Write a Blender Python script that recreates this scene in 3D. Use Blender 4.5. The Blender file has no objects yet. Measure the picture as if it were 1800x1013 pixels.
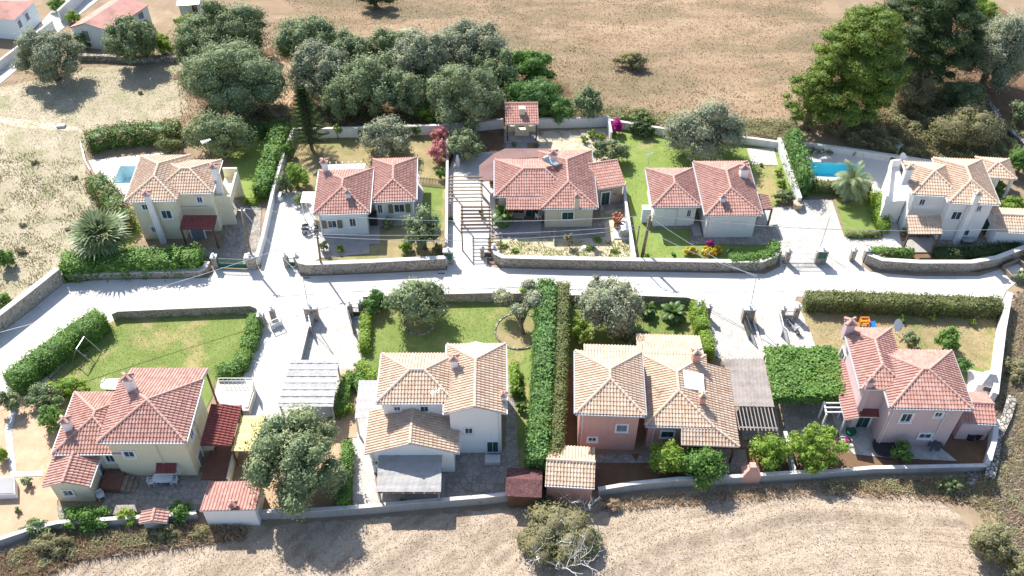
import bpy, bmesh, math, random
import numpy as np
from mathutils import Vector, geometry

random.seed(7)
rng = np.random.default_rng(7)
S = bpy.context.scene
COL = S.collection
R_ = math.radians

# ------------------------------------------------------------------ camera
CAM_H, FOCAL, PITCH = 70.0, 1720.0, R_(46.5)
cam_d = bpy.data.cameras.new('camera')
cam = bpy.data.objects.new('camera', cam_d)
COL.objects.link(cam)
cam.location = (0, 0, CAM_H)
cam.rotation_euler = (R_(90) - PITCH, 0, 0)
cam_d.sensor_width = 36.0
cam_d.lens = 36.0 * FOCAL / 1800.0
cam_d.clip_end = 2000
S.camera = cam

# ------------------------------------------------------------------ sky and sun
SUN_EL, SUN_AZ = R_(47), R_(120.5)          # direction TO the sun, measured from +X
w = bpy.data.worlds.new('World')
S.world = w
w.use_nodes = True
nt = w.node_tree
bg = nt.nodes['Background']
sky = nt.nodes.new('ShaderNodeTexSky')
sky.sky_type = 'NISHITA'
sky.sun_disc = False
sky.sun_elevation = SUN_EL
sky.sun_rotation = R_(360 - 30.5)
sky.altitude = 50
sky.air_density = 1.0
sky.dust_density = 1.2
nt.links.new(sky.outputs[0], bg.inputs[0])
bg.inputs[1].default_value = 0.12
sd = bpy.data.lights.new('sun', 'SUN')
sd.energy = 4.5
sd.angle = R_(0.5)
sd.color = (1.0, 0.95, 0.885)
sun = bpy.data.objects.new('sun', sd)
COL.objects.link(sun)
to_sun = Vector((math.cos(SUN_EL) * math.cos(SUN_AZ), math.cos(SUN_EL) * math.sin(SUN_AZ), math.sin(SUN_EL)))
sun.rotation_euler = to_sun.to_track_quat('Z', 'Y').to_euler()
sun.location = (-60, 120, 120)
S.view_settings.view_transform = 'Standard'
S.view_settings.look = 'None'
S.view_settings.gamma = 1
S.view_settings.exposure = 1.0

# ------------------------------------------------------------------ helpers
_F = Vector((0, math.cos(PITCH), -math.sin(PITCH)))
_U = Vector((0, math.sin(PITCH), math.cos(PITCH)))
_C = Vector((0, 0, CAM_H))


def ray(x, y):
    return _F * FOCAL + Vector((x - 900, 0, 0)) - _U * (y - 506.5)


def P(x, y, z=0.0):
    """point of the place at height z that lies in the photograph's direction (x, y)"""
    d = ray(x, y)
    return _C + d * ((z - CAM_H) / d.z)


W = {}                                       # world position of every object's origin


def tag(o, label=None, cat=None, group=None, kind=None):
    if label: o['label'] = label
    if cat: o['category'] = cat
    if group: o['group'] = group
    if kind: o['kind'] = kind
    return o


def thing(name, label, cat, loc, group=None):
    o = bpy.data.objects.new(name, None)
    COL.objects.link(o)
    o.empty_display_size = 0.3
    o.location = loc
    W[o.name] = Vector(loc)
    return tag(o, label, cat, group)


def link_mesh(name, me, parent=None, origin=None):
    o = bpy.data.objects.new(name, me)
    COL.objects.link(o)
    if parent:
        o.parent = parent
        W[o.name] = W[parent.name].copy()
    else:
        o.location = origin
        W[o.name] = Vector(origin)
    return o


class MB:
    """collects boxes, tubes and polygons, then links them as one mesh object"""
    def __init__(s):
        s.v, s.f, s.m = [], [], []

    def face(s, pts, m=0):
        n = len(s.v)
        s.v += [tuple(p) for p in pts]
        s.f.append(list(range(n, n + len(pts))))
        s.m.append(m)

    def hexa(s, b, t, m=0):
        n = len(s.v)
        k = len(b)
        s.v += [tuple(p) for p in b] + [tuple(p) for p in t]
        s.f.append([n + i for i in range(k)][::-1]); s.m.append(m)
        s.f.append([n + k + i for i in range(k)]); s.m.append(m)
        for i in range(k):
            j = (i + 1) % k
            s.f.append([n + i, n + j, n + k + j, n + k + i]); s.m.append(m)

    def box(s, c, dims, yaw=0.0, m=0):       # c = centre of the base
        cx, cy, cz = c
        a, b, h = dims[0] / 2, dims[1] / 2, dims[2]
        co, si = math.cos(yaw), math.sin(yaw)
        q = [(cx + x * co - y * si, cy + x * si + y * co) for x, y in ((-a, -b), (a, -b), (a, b), (-a, b))]
        s.hexa([(x, y, cz) for x, y in q], [(x, y, cz + h) for x, y in q], m)

    def obox(s, o, a, b, c, m=0):            # origin corner and three edge vectors
        o, a, b, c = Vector(o), Vector(a), Vector(b), Vector(c)
        s.hexa([o, o + a, o + a + b, o + b], [o + c, o + a + c, o + a + b + c, o + b + c], m)

    def bar(s, p, q, wd, ht=None, m=0):
        p, q = Vector(p), Vector(q)
        ht = ht or wd
        d = (q - p).normalized()
        side = d.cross(Vector((0, 0, 1)))
        side = side.normalized() if side.length > 1e-3 else Vector((1, 0, 0))
        up = side.cross(d).normalized()
        s.obox(p - side * wd / 2 - up * ht / 2, side * wd, up * ht, q - p, m)

    def tube(s, pts, rad, n=7, m=0, cap=True):
        pts = [Vector(p) for p in pts]
        if not hasattr(rad, '__len__'): rad = [rad] * len(pts)
        base = len(s.v)
        ref = Vector((0.31, 0.77, 0.2))
        for i, p in enumerate(pts):
            d = (pts[min(i + 1, len(pts) - 1)] - pts[max(i - 1, 0)]).normalized()
            a = d.cross(ref)
            if a.length < 0.1: a = d.cross(Vector((1, 0, 0)))
            a.normalize()
            b = d.cross(a)
            for k in range(n):
                t = 2 * math.pi * k / n
                s.v.append(tuple(p + (a * math.cos(t) + b * math.sin(t)) * rad[i]))
        for i in range(len(pts) - 1):
            for k in range(n):
                j = (k + 1) % n
                s.f.append([base + i * n + k, base + i * n + j, base + (i + 1) * n + j, base + (i + 1) * n + k]); s.m.append(m)
        if cap:
            s.f.append([base + k for k in range(n)][::-1]); s.m.append(m)
            e = base + (len(pts) - 1) * n
            s.f.append([e + k for k in range(n)]); s.m.append(m)

    def lathe(s, c, prof, n=12, m=0):        # prof = [(radius, z)...]
        s.tube([(c[0], c[1], c[2] + z) for r, z in prof], 1, 3) if False else None
        base = len(s.v)
        for r, z in prof:
            for k in range(n):
                t = 2 * math.pi * k / n
                s.v.append((c[0] + r * math.cos(t), c[1] + r * math.sin(t), c[2] + z))
        for i in range(len(prof) - 1):
            for k in range(n):
                j = (k + 1) % n
                s.f.append([base + i * n + k, base + i * n + j, base + (i + 1) * n + j, base + (i + 1) * n + k]); s.m.append(m)
        s.f.append([base + k for k in range(n)][::-1]); s.m.append(m)
        e = base + (len(prof) - 1) * n
        s.f.append([e + k for k in range(n)]); s.m.append(m)

    def build(s, name, mats, parent=None, smooth=False, origin=None):
        if not isinstance(mats, (list, tuple)): mats = [mats]
        a = np.array(s.v, dtype=float)
        if parent is not None:
            o = W[parent.name]
        else:
            o = Vector(origin) if origin is not None else Vector(((a[:, 0].min() + a[:, 0].max()) / 2, (a[:, 1].min() + a[:, 1].max()) / 2, a[:, 2].min()))
        a = a - np.array(o)
        me = bpy.data.meshes.new(name)
        me.from_pydata(a.tolist(), [], s.f)
        for m in mats: me.materials.append(m)
        if max(s.m) > 0: me.polygons.foreach_set('material_index', s.m)
        if smooth: me.polygons.foreach_set('use_smooth', [True] * len(me.polygons))
        me.update()
        return link_mesh(name, me, parent, o)


# ------------------------------------------------------------------ materials
def new_mat(name, rough=0.85, spec=0.3):
    m = bpy.data.materials.new(name)
    m.use_nodes = True
    b = m.node_tree.nodes['Principled BSDF']
    b.inputs['Roughness'].default_value = rough
    b.inputs['Specular IOR Level'].default_value = spec
    return m, m.node_tree, b


def N(nt, t, **kw):
    n = nt.nodes.new(t)
    for k, v in kw.items():
        if k.startswith('i_'):
            key = k[2:].replace('_', ' ')
            n.inputs[key].default_value = v
        else:
            setattr(n, k, v)
    return n


def ramp(nt, fac, stops):
    r = nt.nodes.new('ShaderNodeValToRGB')
    e = r.color_ramp.elements
    while len(e) < len(stops): e.new(0.5)
    for i, (p, c) in enumerate(stops):
        e[i].position = p
        e[i].color = (*c, 1) if len(c) == 3 else c
    nt.links.new(fac, r.inputs[0])
    return r.outputs[0]


def mix(nt, fac, a, b, mode='MIX'):
    n = nt.nodes.new('ShaderNodeMix')
    n.data_type = 'RGBA'
    n.blend_type = mode
    for s, v in ((n.inputs['Factor'], fac), (n.inputs['A'], a), (n.inputs['B'], b)):
        if hasattr(v, 'is_output'): nt.links.new(v, s)
        elif isinstance(v, (int, float)): s.default_value = v
        else: s.default_value = (*v, 1)
    return n.outputs['Result']


def pos(nt, scale=(1, 1, 1)):
    g = nt.nodes.new('ShaderNodeNewGeometry')
    mp = nt.nodes.new('ShaderNodeMapping')
    mp.inputs['Scale'].default_value = scale
    nt.links.new(g.outputs['Position'], mp.inputs[0])
    return mp.outputs[0]


def noise(nt, vec, scale, detail=4, rough=0.55, dist=0.0):
    n = N(nt, 'ShaderNodeTexNoise', i_Scale=scale, i_Detail=detail, i_Roughness=rough, i_Distortion=dist)
    nt.links.new(vec, n.inputs['Vector'])
    return n.outputs['Fac']


def bump(nt, b, h, strength, dist=0.05):
    n = N(nt, 'ShaderNodeBump', i_Strength=strength, i_Distance=dist)
    nt.links.new(h, n.inputs['Height'])
    nt.links.new(n.outputs[0], b.inputs['Normal'])


def m_plain(name, c, rough=0.7, var=0.12, scale=1.2, bmp=0.15, metal=0.0, spec=0.3, fine=9.0):
    m, nt, b = new_mat(name, rough, spec)
    v = pos(nt)
    n1 = noise(nt, v, scale, 5, 0.6)
    n2 = noise(nt, v, fine, 3)
    d = tuple(max(0, x * (1 - var * 2)) for x in c)
    l = tuple(min(0.92, x * (1 + var * 0.8)) for x in c)
    col = ramp(nt, n1, [(0.3, d), (0.5, c), (0.72, l)])
    col = mix(nt, 0.25, col, ramp(nt, n2, [(0.35, tuple(x * 0.75 for x in c)), (0.65, l)]))
    nt.links.new(col, b.inputs['Base Color'])
    b.inputs['Metallic'].default_value = metal
    if bmp: bump(nt, b, n2, bmp, 0.03)
    return m


def m_wall(name, c, stain=0.25):
    m, nt, b = new_mat(name, 0.9, 0.2)
    v = pos(nt)
    n1 = noise(nt, v, 0.5, 6, 0.65)
    vs = pos(nt, (1.6, 1.6, 0.25))
    n3 = noise(nt, vs, 1.3, 5, 0.7)
    n2 = noise(nt, v, 30, 2)
    c2 = tuple(x * (1 - stain) for x in c)
    col = mix(nt, n1, tuple(x * (1 - stain * 0.35) for x in c), c)
    col = mix(nt, ramp(nt, n3, [(0.5, (0, 0, 0)), (0.8, (0.8, 0.8, 0.8))]), col, c2)
    nt.links.new(col, b.inputs['Base Color'])
    bump(nt, b, n2, 0.25, 0.02)
    return m


def m_tile(name, cs, dirt=(0.14, 0.12, 0.09), dirtamt=0.55):
    """barrel tiles: one hue per tile from the tile UV, plus lichen and soot"""
    m, nt, b = new_mat(name, 0.82, 0.25)
    uv = nt.nodes.new('ShaderNodeUVMap')
    fl = N(nt, 'ShaderNodeVectorMath', operation='FLOOR')
    nt.links.new(uv.outputs[0], fl.inputs[0])
    wn = N(nt, 'ShaderNodeTexWhiteNoise', noise_dimensions='3D')
    nt.links.new(fl.outputs[0], wn.inputs['Vector'])
    st = [(i / (len(cs) - 1), c) for i, c in enumerate(cs)]
    col = ramp(nt, wn.outputs['Value'], st)
    v = pos(nt)
    n1 = noise(nt, v, 0.7, 6, 0.7)
    n2 = noise(nt, v, 6.0, 4, 0.7)
    mid = cs[len(cs) // 2]
    col = mix(nt, mixf(nt, n1, 0.55, 0.25), col, tuple(x * 0.72 for x in mid))
    col = mix(nt, ramp(nt, n2, [(0.52, (0, 0, 0)), (0.75, (dirtamt,) * 3)]), col, dirt)
    nt.links.new(col, b.inputs['Base Color'])
    bump(nt, b, n2, 0.3, 0.02)
    return m


def mixf(nt, f, hi, lo):
    r = N(nt, 'ShaderNodeMapRange', i_From_Min=0.35, i_From_Max=0.65, i_To_Min=lo, i_To_Max=hi)
    nt.links.new(f, r.inputs[0])
    return r.outputs[0]


def m_stone(name, stones, mortar, scale=3.0, edge=0.06, bmp=0.8, flat=False):
    m, nt, b = new_mat(name, 0.9, 0.2)
    v = pos(nt)
    nv = N(nt, 'ShaderNodeTexNoise', i_Scale=2.2, i_Detail=2)
    nt.links.new(v, nv.inputs['Vector'])
    ad = N(nt, 'ShaderNodeVectorMath', operation='MULTIPLY_ADD')
    nt.links.new(nv.outputs['Color'], ad.inputs[0])
    ad.inputs[1].default_value = (0.25, 0.25, 0.25)
    nt.links.new(v, ad.inputs[2])
    vo = N(nt, 'ShaderNodeTexVoronoi', feature='F1', i_Scale=scale)
    ve = N(nt, 'ShaderNodeTexVoronoi', feature='DISTANCE_TO_EDGE', i_Scale=scale)
    nt.links.new(ad.outputs[0], vo.inputs['Vector'])
    nt.links.new(ad.outputs[0], ve.inputs['Vector'])
    sep = nt.nodes.new('ShaderNodeSeparateColor')
    nt.links.new(vo.outputs['Color'], sep.inputs[0])
    st = [(i / (len(stones) - 1), c) for i, c in enumerate(stones)]
    col = ramp(nt, sep.outputs[0], st)
    n1 = noise(nt, v, 8, 4, 0.7)
    col = mix(nt, mixf(nt, n1, 0.4, 0.0), col, tuple(x * 0.5 for x in stones[0]))
    e = ramp(nt, ve.outputs['Distance'], [(edge * 0.5, (0, 0, 0)), (edge, (1, 1, 1))])
    col = mix(nt, e, mortar, col)
    n0 = noise(nt, v, 0.35, 4, 0.6)
    col = mix(nt, mixf(nt, n0, 0.3, 0.0), col, tuple(x * 0.6 for x in mortar))
    nt.links.new(col, b.inputs['Base Color'])
    bump(nt, b, e, bmp, 0.04)
    return m


def m_leaf(name, cs, rough=0.55, trans=0.35, spec=0.35):
    m, nt, b = new_mat(name, rough, spec)
    cs = [tuple(min(0.8, x * (1.3 if max(c) < 0.45 else 1.05)) for x in c) for c in cs]
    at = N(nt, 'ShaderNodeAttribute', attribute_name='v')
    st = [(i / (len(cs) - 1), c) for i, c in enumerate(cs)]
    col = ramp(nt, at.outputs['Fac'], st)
    n1 = noise(nt, pos(nt), 0.8, 3)
    col = mix(nt, mixf(nt, n1, 0.3, 0.0), col, tuple(x * 0.7 for x in cs[0]))
    n4 = noise(nt, pos(nt), 0.55, 5, 0.7)
    dry = tuple(min(1, x * y) for x, y in zip(cs[len(cs) // 2], (1.25, 0.95, 0.8)))
    col = mix(nt, ramp(nt, n4, [(0.52, (0, 0, 0)), (0.66, (0.6, 0.6, 0.6))]), col, dry)
    nt.links.new(col, b.inputs['Base Color'])
    tr = nt.nodes.new('ShaderNodeBsdfTranslucent')
    nt.links.new(mix(nt, 0.5, col, tuple(min(1, x * 1.3) for x in cs[-1])), tr.inputs[0])
    ms = nt.nodes.new('ShaderNodeMixShader')
    ms.inputs[0].default_value = trans
    nt.links.new(b.outputs[0], ms.inputs[1])
    nt.links.new(tr.outputs[0], ms.inputs[2])
    nt.links.new(ms.outputs[0], nt.nodes['Material Output'].inputs[0])
    return m


def m_ground(name, cs, big=0.06, mid=0.5, fine=6.0, bmp=0.5, stretch=(1, 1, 1), patch=None, rough=0.95):
    m, nt, b = new_mat(name, rough, 0.1)
    v = pos(nt, stretch)
    n0 = noise(nt, v, big, 5, 0.6, 0.5)
    n1 = noise(nt, v, mid, 6, 0.7, 0.3)
    n2 = noise(nt, v, fine, 5, 0.8)
    st = [(0.28 + 0.44 * i / (len(cs) - 1), c) for i, c in enumerate(cs)]
    a = ramp(nt, n1, st)
    c = ramp(nt, n2, st)
    col = mix(nt, 0.3, a, c)
    lo, hi = tuple(x * 0.72 for x in cs[0]), cs[-1]
    col = mix(nt, mixf(nt, n0, 0.6, 0.0), col, tuple((x + y) / 2 for x, y in zip(lo, cs[1])))
    if patch:
        n3 = noise(nt, v, patch[1], 4, 0.65, 0.6)
        col = mix(nt, ramp(nt, n3, [(patch[2], (0, 0, 0)), (patch[2] + 0.12, (patch[3],) * 3)]), col, patch[0])
    nt.links.new(col, b.inputs['Base Color'])
    bump(nt, b, n2, bmp * 0.5, 0.06)
    return m


def m_arcs(name, cs, dark):
    """mown straw field: sweeping swathes curved round the field's corner"""
    m, nt, b = new_mat(name, 0.95, 0.1)
    g = nt.nodes.new('ShaderNodeNewGeometry')
    mp = N(nt, 'ShaderNodeMapping')
    c = P(1330, 1180)
    mp.inputs['Location'].default_value = (-c.x, -c.y * 1.25, 0)
    mp.inputs['Scale'].default_value = (0.62, 1.25, 1)
    nt.links.new(g.outputs['Position'], mp.inputs[0])
    nz = N(nt, 'ShaderNodeTexNoise', i_Scale=0.13, i_Detail=3)
    nt.links.new(g.outputs['Position'], nz.inputs['Vector'])
    ln = N(nt, 'ShaderNodeVectorMath', operation='LENGTH')
    nt.links.new(mp.outputs[0], ln.inputs[0])
    ad = N(nt, 'ShaderNodeMath', operation='MULTIPLY_ADD')
    nt.links.new(nz.outputs['Fac'], ad.inputs[0])
    ad.inputs[1].default_value = 3.0
    nt.links.new(ln.outputs['Value'], ad.inputs[2])
    cmb = nt.nodes.new('ShaderNodeCombineXYZ')
    nt.links.new(ad.outputs[0], cmb.inputs[0])
    nA = noise(nt, cmb.outputs[0], 0.62, 4, 0.7)
    v = pos(nt)
    n1 = noise(nt, v, 0.45, 6, 0.75)
    n2 = noise(nt, v, 7, 5, 0.85)
    st = [(0.28 + 0.44 * i / (len(cs) - 1), x) for i, x in enumerate(cs)]
    col = mix(nt, 0.6, ramp(nt, n1, st), ramp(nt, n2, st))
    cov = ramp(nt, nA, [(0.44, (0.72,) * 3), (0.56, (0, 0, 0))])
    brk = ramp(nt, n1, [(0.38, (1, 1, 1)), (0.66, (0.15,) * 3)])
    fac = mix(nt, 1.0, cov, brk, 'MULTIPLY')
    col = mix(nt, fac, col, dark)
    nt.links.new(col, b.inputs['Base Color'])
    bump(nt, b, n2, 0.4, 0.08)
    return m


M = {}
M['ground'] = m_ground('dry_grass_ground', [(0.19, 0.14, 0.095), (0.30, 0.225, 0.15), (0.42, 0.33, 0.23)])
M['upfield'] = m_ground('upper_field', [(0.21, 0.145, 0.09), (0.32, 0.23, 0.15), (0.45, 0.345, 0.245)], mid=0.3, patch=((0.17, 0.14, 0.085), 0.12, 0.46, 0.8), stretch=(0.5, 1.3, 1))
M['lofield'] = m_arcs('mown_straw_field', [(0.29, 0.22, 0.155), (0.42, 0.34, 0.255), (0.54, 0.46, 0.365)], (0.17, 0.13, 0.10))
M['lfield'] = m_ground('left_field', [(0.27, 0.23, 0.15), (0.40, 0.35, 0.25), (0.53, 0.47, 0.36)], patch=((0.24, 0.24, 0.13), 0.3, 0.50, 0.7))
M['concrete'] = m_ground('white_concrete', [(0.47, 0.45, 0.415), (0.60, 0.575, 0.535), (0.68, 0.655, 0.615)], big=0.12, mid=0.35, fine=7, bmp=0.15, patch=((0.40, 0.38, 0.35), 0.45, 0.56, 0.6))
M['drive'] = m_stone('pale_paving', [(0.48, 0.46, 0.42), (0.62, 0.60, 0.57), (0.54, 0.51, 0.47)], (0.38, 0.36, 0.32), 1.6, 0.05, 0.2)
M['paving'] = m_stone('crazy_paving', [(0.28, 0.25, 0.21), (0.44, 0.40, 0.35), (0.36, 0.33, 0.29)], (0.20, 0.185, 0.16), 1.9, 0.05, 0.4)
M['terracotta_floor'] = m_stone('terracotta_floor', [(0.22, 0.10, 0.07), (0.27, 0.13, 0.09)], (0.2, 0.13, 0.1), 2.6, 0.04, 0.2)
M['tilefloor'] = m_plain('grey_floor_tiles', (0.36, 0.33, 0.31), 0.6)
M['lawn'] = m_ground('lawn', [(0.12, 0.18, 0.045), (0.175, 0.235, 0.065), (0.25, 0.29, 0.10)], big=0.2, mid=0.7, fine=9, patch=((0.33, 0.27, 0.13), 0.22, 0.53, 0.65))
M['lawn_bright'] = m_ground('lawn_bright', [(0.145, 0.215, 0.05), (0.20, 0.265, 0.07), (0.28, 0.32, 0.11)], big=0.2, mid=0.7, fine=9, patch=((0.36, 0.30, 0.16), 0.16, 0.58, 0.6))
M['lawn_dry'] = m_ground('lawn_dry', [(0.21, 0.17, 0.08), (0.32, 0.26, 0.14), (0.42, 0.35, 0.21)], big=0.2, mid=0.6, fine=8, patch=((0.16, 0.19, 0.06), 0.25, 0.5, 0.7))
M['lawn_mix'] = m_ground('lawn_mix', [(0.12, 0.175, 0.045), (0.185, 0.24, 0.07), (0.28, 0.305, 0.11)], big=0.2, mid=0.6, fine=8, patch=((0.38, 0.29, 0.15), 0.18, 0.5, 0.7))
M['soil'] = m_ground('orange_soil', [(0.36, 0.24, 0.145), (0.49, 0.35, 0.235), (0.60, 0.46, 0.33)], mid=0.8, patch=((0.25, 0.20, 0.1), 0.5, 0.58, 0.5))
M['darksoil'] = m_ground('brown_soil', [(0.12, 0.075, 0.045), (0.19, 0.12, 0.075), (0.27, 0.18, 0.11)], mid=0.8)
M['palesoil'] = m_ground('pale_soil', [(0.36, 0.30, 0.21), (0.52, 0.45, 0.34), (0.62, 0.55, 0.44)], mid=0.8, patch=((0.16, 0.2, 0.06), 0.6, 0.53, 0.75))
M['stone'] = m_stone('rubble_stone', [(0.20, 0.16, 0.13), (0.34, 0.29, 0.24), (0.45, 0.40, 0.34)], (0.48, 0.45, 0.40), 3.4, 0.10, 0.9)
M['stone_dry'] = m_stone('dry_stone', [(0.30, 0.27, 0.23), (0.48, 0.45, 0.40), (0.60, 0.57, 0.52)], (0.10, 0.09, 0.07), 2.4, 0.10, 1.0)
M['honey_stone'] = m_stone('honey_stone', [(0.36, 0.26, 0.15), (0.52, 0.42, 0.28), (0.44, 0.36, 0.26)], (0.52, 0.48, 0.4), 2.0, 0.05, 0.6)
M['cap'] = m_plain('concrete_cap', (0.58, 0.56, 0.53), 0.9)
M['whitewash'] = m_wall('whitewash', (0.70, 0.70, 0.69), 0.3)
M['whitewall'] = m_wall('white_house_wall', (0.80, 0.785, 0.765), 0.12)
M['creamwall'] = m_wall('cream_wall', (0.76, 0.71, 0.54), 0.15)
M['bluewall'] = m_wall('pale_blue_wall', (0.66, 0.74, 0.75), 0.10)
M['yellowwall'] = m_wall('yellow_wall', (0.72, 0.66, 0.48), 0.15)
M['pinkwall'] = m_wall('salmon_wall', (0.60, 0.34, 0.28), 0.25)
M['mauvewall'] = m_wall('mauve_pink_wall', (0.60, 0.46, 0.46), 0.15)
M['olivewall'] = m_wall('sand_wall', (0.58, 0.54, 0.42), 0.15)
M['greywall'] = m_wall('weathered_shade_darkened_wall', (0.36, 0.35, 0.34), 0.4)  # weathered render; base also darkened to paint in the shaded face below a bright cap
M['redtile'] = m_tile('red_tile', [(0.37, 0.17, 0.135), (0.46, 0.245, 0.20), (0.55, 0.34, 0.285), (0.42, 0.21, 0.17)])
M['pinktile'] = m_tile('pink_tile', [(0.41, 0.19, 0.155), (0.47, 0.24, 0.20), (0.53, 0.31, 0.265), (0.44, 0.21, 0.17)])
M['tantile'] = m_tile('tan_tile', [(0.50, 0.31, 0.20), (0.58, 0.42, 0.30), (0.66, 0.52, 0.40), (0.54, 0.36, 0.25)])
M['maroontile'] = m_tile('maroon_tile', [(0.22, 0.06, 0.055), (0.28, 0.085, 0.075), (0.25, 0.07, 0.065)])
M['oldroof'] = m_plain('old_pink_sheet', (0.46, 0.25, 0.21), 0.9, 0.2, 0.7)
M['fascia'] = m_plain('white_fascia', (0.66, 0.65, 0.64), 0.6, 0.05)
M['gutter'] = m_plain('grey_gutter', (0.40, 0.42, 0.45), 0.5, 0.05)
M['white'] = m_plain('white_paint', (0.78, 0.78, 0.78), 0.5, 0.04)
M['wood'] = m_plain('dark_wood', (0.13, 0.07, 0.045), 0.7, 0.2, 2.0)
M['woodmid'] = m_plain('weathered_wood', (0.27, 0.22, 0.17), 0.8, 0.25, 2.0)
M['pole'] = m_plain('pole_wood', (0.25, 0.18, 0.125), 0.85, 0.25, 2.0)
M['reed'] = m_plain('grey_reed', (0.34, 0.33, 0.32), 0.9, 0.15, 0.8, 0.6, fine=14)
M['reedbrown'] = m_plain('brown_reed', (0.28, 0.245, 0.22), 0.9, 0.2, 0.8, 0.6, fine=14)
M['reedwhite'] = m_plain('white_mesh_cover', (0.38, 0.375, 0.37), 0.9, 0.08, 0.8, 0.3, fine=14)
M['felt'] = m_plain('brown_felt', (0.20, 0.125, 0.115), 0.9, 0.12, 0.8)
M['shingle'] = m_stone('maroon_shingle', [(0.15, 0.07, 0.07), (0.20, 0.10, 0.095)], (0.09, 0.04, 0.04), 3.0, 0.05, 0.3)
M['yellow'] = m_plain('yellow_canvas', (0.80, 0.60, 0.25), 0.8, 0.05)
M['metal'] = m_plain('grey_metal', (0.42, 0.43, 0.44), 0.45, 0.1, metal=0.6)
M['iron'] = m_plain('dark_iron', (0.08, 0.08, 0.085), 0.5, 0.1)
M['greenpaint'] = m_plain('green_paint', (0.02, 0.13, 0.085), 0.5, 0.1)
M['greenshut'] = m_plain('dark_green_shutter', (0.03, 0.085, 0.075), 0.5, 0.1)
M['oliveshut'] = m_plain('olive_shutter', (0.20, 0.20, 0.14), 0.6, 0.1)
M['greyshut'] = m_plain('grey_shutter', (0.22, 0.25, 0.28), 0.6, 0.1)
M['bark'] = m_plain('bark', (0.17, 0.13, 0.095), 0.95, 0.3, 3.0, 0.8)
M['deadwood'] = m_plain('bleached_wood', (0.62, 0.59, 0.55), 0.85, 0.12, 3.0)
M['poolin'] = m_plain('pool_lining', (0.58, 0.76, 0.80), 0.6, 0.08)
M['poolblue'] = m_plain('bright_pool_lining', (0.45, 0.80, 0.88), 0.5, 0.05)
M['pooldeck'] = m_ground('pool_deck', [(0.56, 0.54, 0.50), (0.64, 0.62, 0.58), (0.70, 0.68, 0.64)], bmp=0.1)
M['black'] = m_plain('black_plastic', (0.035, 0.035, 0.04), 0.5, 0.1)
M['red'] = m_plain('red_paint', (0.45, 0.04, 0.03), 0.4, 0.1)
M['blue'] = m_plain('blue_plastic', (0.03, 0.25, 0.65), 0.4, 0.05)
M['orange'] = m_plain('orange_plastic', (0.85, 0.28, 0.03), 0.4, 0.05)
M['pot'] = m_plain('terracotta_pot', (0.42, 0.18, 0.11), 0.8, 0.1)
M['bulb'] = m_plain('white_globe', (0.8, 0.8, 0.78), 0.3, 0.02)

m, nt_, b_ = new_mat('window_glass', 0.08, 0.6)
b_.inputs['Base Color'].default_value = (0.05, 0.07, 0.09, 1)
M['glass'] = m
m, nt_, b_ = new_mat('solar_glass', 0.12, 0.6)
b_.inputs['Base Color'].default_value = (0.45, 0.55, 0.56, 1)
M['solar'] = m
m, nt_, b_ = new_mat('pool_water', 0.03, 0.5)
tr_ = nt_.nodes.new('ShaderNodeBsdfTransparent')
tr_.inputs[0].default_value = (0.50, 0.92, 0.98, 1)
gl_ = N(nt_, 'ShaderNodeBsdfGlossy', i_Roughness=0.04)
bp_ = N(nt_, 'ShaderNodeBump', i_Strength=0.35, i_Distance=0.05)
nt_.links.new(noise(nt_, pos(nt_), 2.2, 3), bp_.inputs['Height'])
nt_.links.new(bp_.outputs[0], gl_.inputs['Normal'])
fr_ = N(nt_, 'ShaderNodeFresnel', i_IOR=1.33)
mx_ = nt_.nodes.new('ShaderNodeMixShader')
nt_.links.new(fr_.outputs[0], mx_.inputs[0]); nt_.links.new(tr_.outputs[0], mx_.inputs[1]); nt_.links.new(gl_.outputs[0], mx_.inputs[2])
nt_.links.new(mx_.outputs[0], nt_.nodes['Material Output'].inputs[0])
M['water'] = m

M['olive'] = m_leaf('olive_leaf', [(0.08, 0.11, 0.045), (0.135, 0.18, 0.08), (0.21, 0.26, 0.135), (0.31, 0.36, 0.22)], 0.65, 0.14)
M['olivegrey'] = m_leaf('silver_olive_leaf', [(0.10, 0.12, 0.065), (0.17, 0.195, 0.115), (0.26, 0.285, 0.19), (0.37, 0.395, 0.29)], 0.65, 0.14)
M['oliveg'] = m_leaf('green_olive_leaf', [(0.07, 0.10, 0.04), (0.115, 0.16, 0.068), (0.18, 0.225, 0.105), (0.26, 0.305, 0.16)], 0.65, 0.14)
M['broad'] = m_leaf('broad_leaf', [(0.05, 0.10, 0.02), (0.08, 0.17, 0.03), (0.12, 0.23, 0.045), (0.19, 0.30, 0.08)], 0.6, 0.3)
M['lime'] = m_leaf('lime_leaf', [(0.09, 0.16, 0.02), (0.15, 0.24, 0.03), (0.22, 0.32, 0.05), (0.30, 0.38, 0.09)], 0.6, 0.35)
M['pine'] = m_leaf('pine_needle', [(0.045, 0.08, 0.012), (0.09, 0.145, 0.02), (0.145, 0.205, 0.028), (0.22, 0.28, 0.045)], 0.7, 0.1)
M['darkgreen'] = m_leaf('dark_leaf', [(0.025, 0.045, 0.015), (0.04, 0.07, 0.022), (0.06, 0.10, 0.03), (0.09, 0.13, 0.05)], 0.6, 0.25)
M['cypress'] = m_leaf('cypress_leaf', [(0.05, 0.11, 0.03), (0.075, 0.16, 0.04), (0.11, 0.21, 0.05), (0.15, 0.26, 0.07)], 0.55, 0.3)
M['brownhedge'] = m_leaf('clipped_hedge_leaf', [(0.085, 0.08, 0.03), (0.11, 0.125, 0.045), (0.13, 0.17, 0.055), (0.18, 0.24, 0.08)], 0.65, 0.25)
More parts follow.
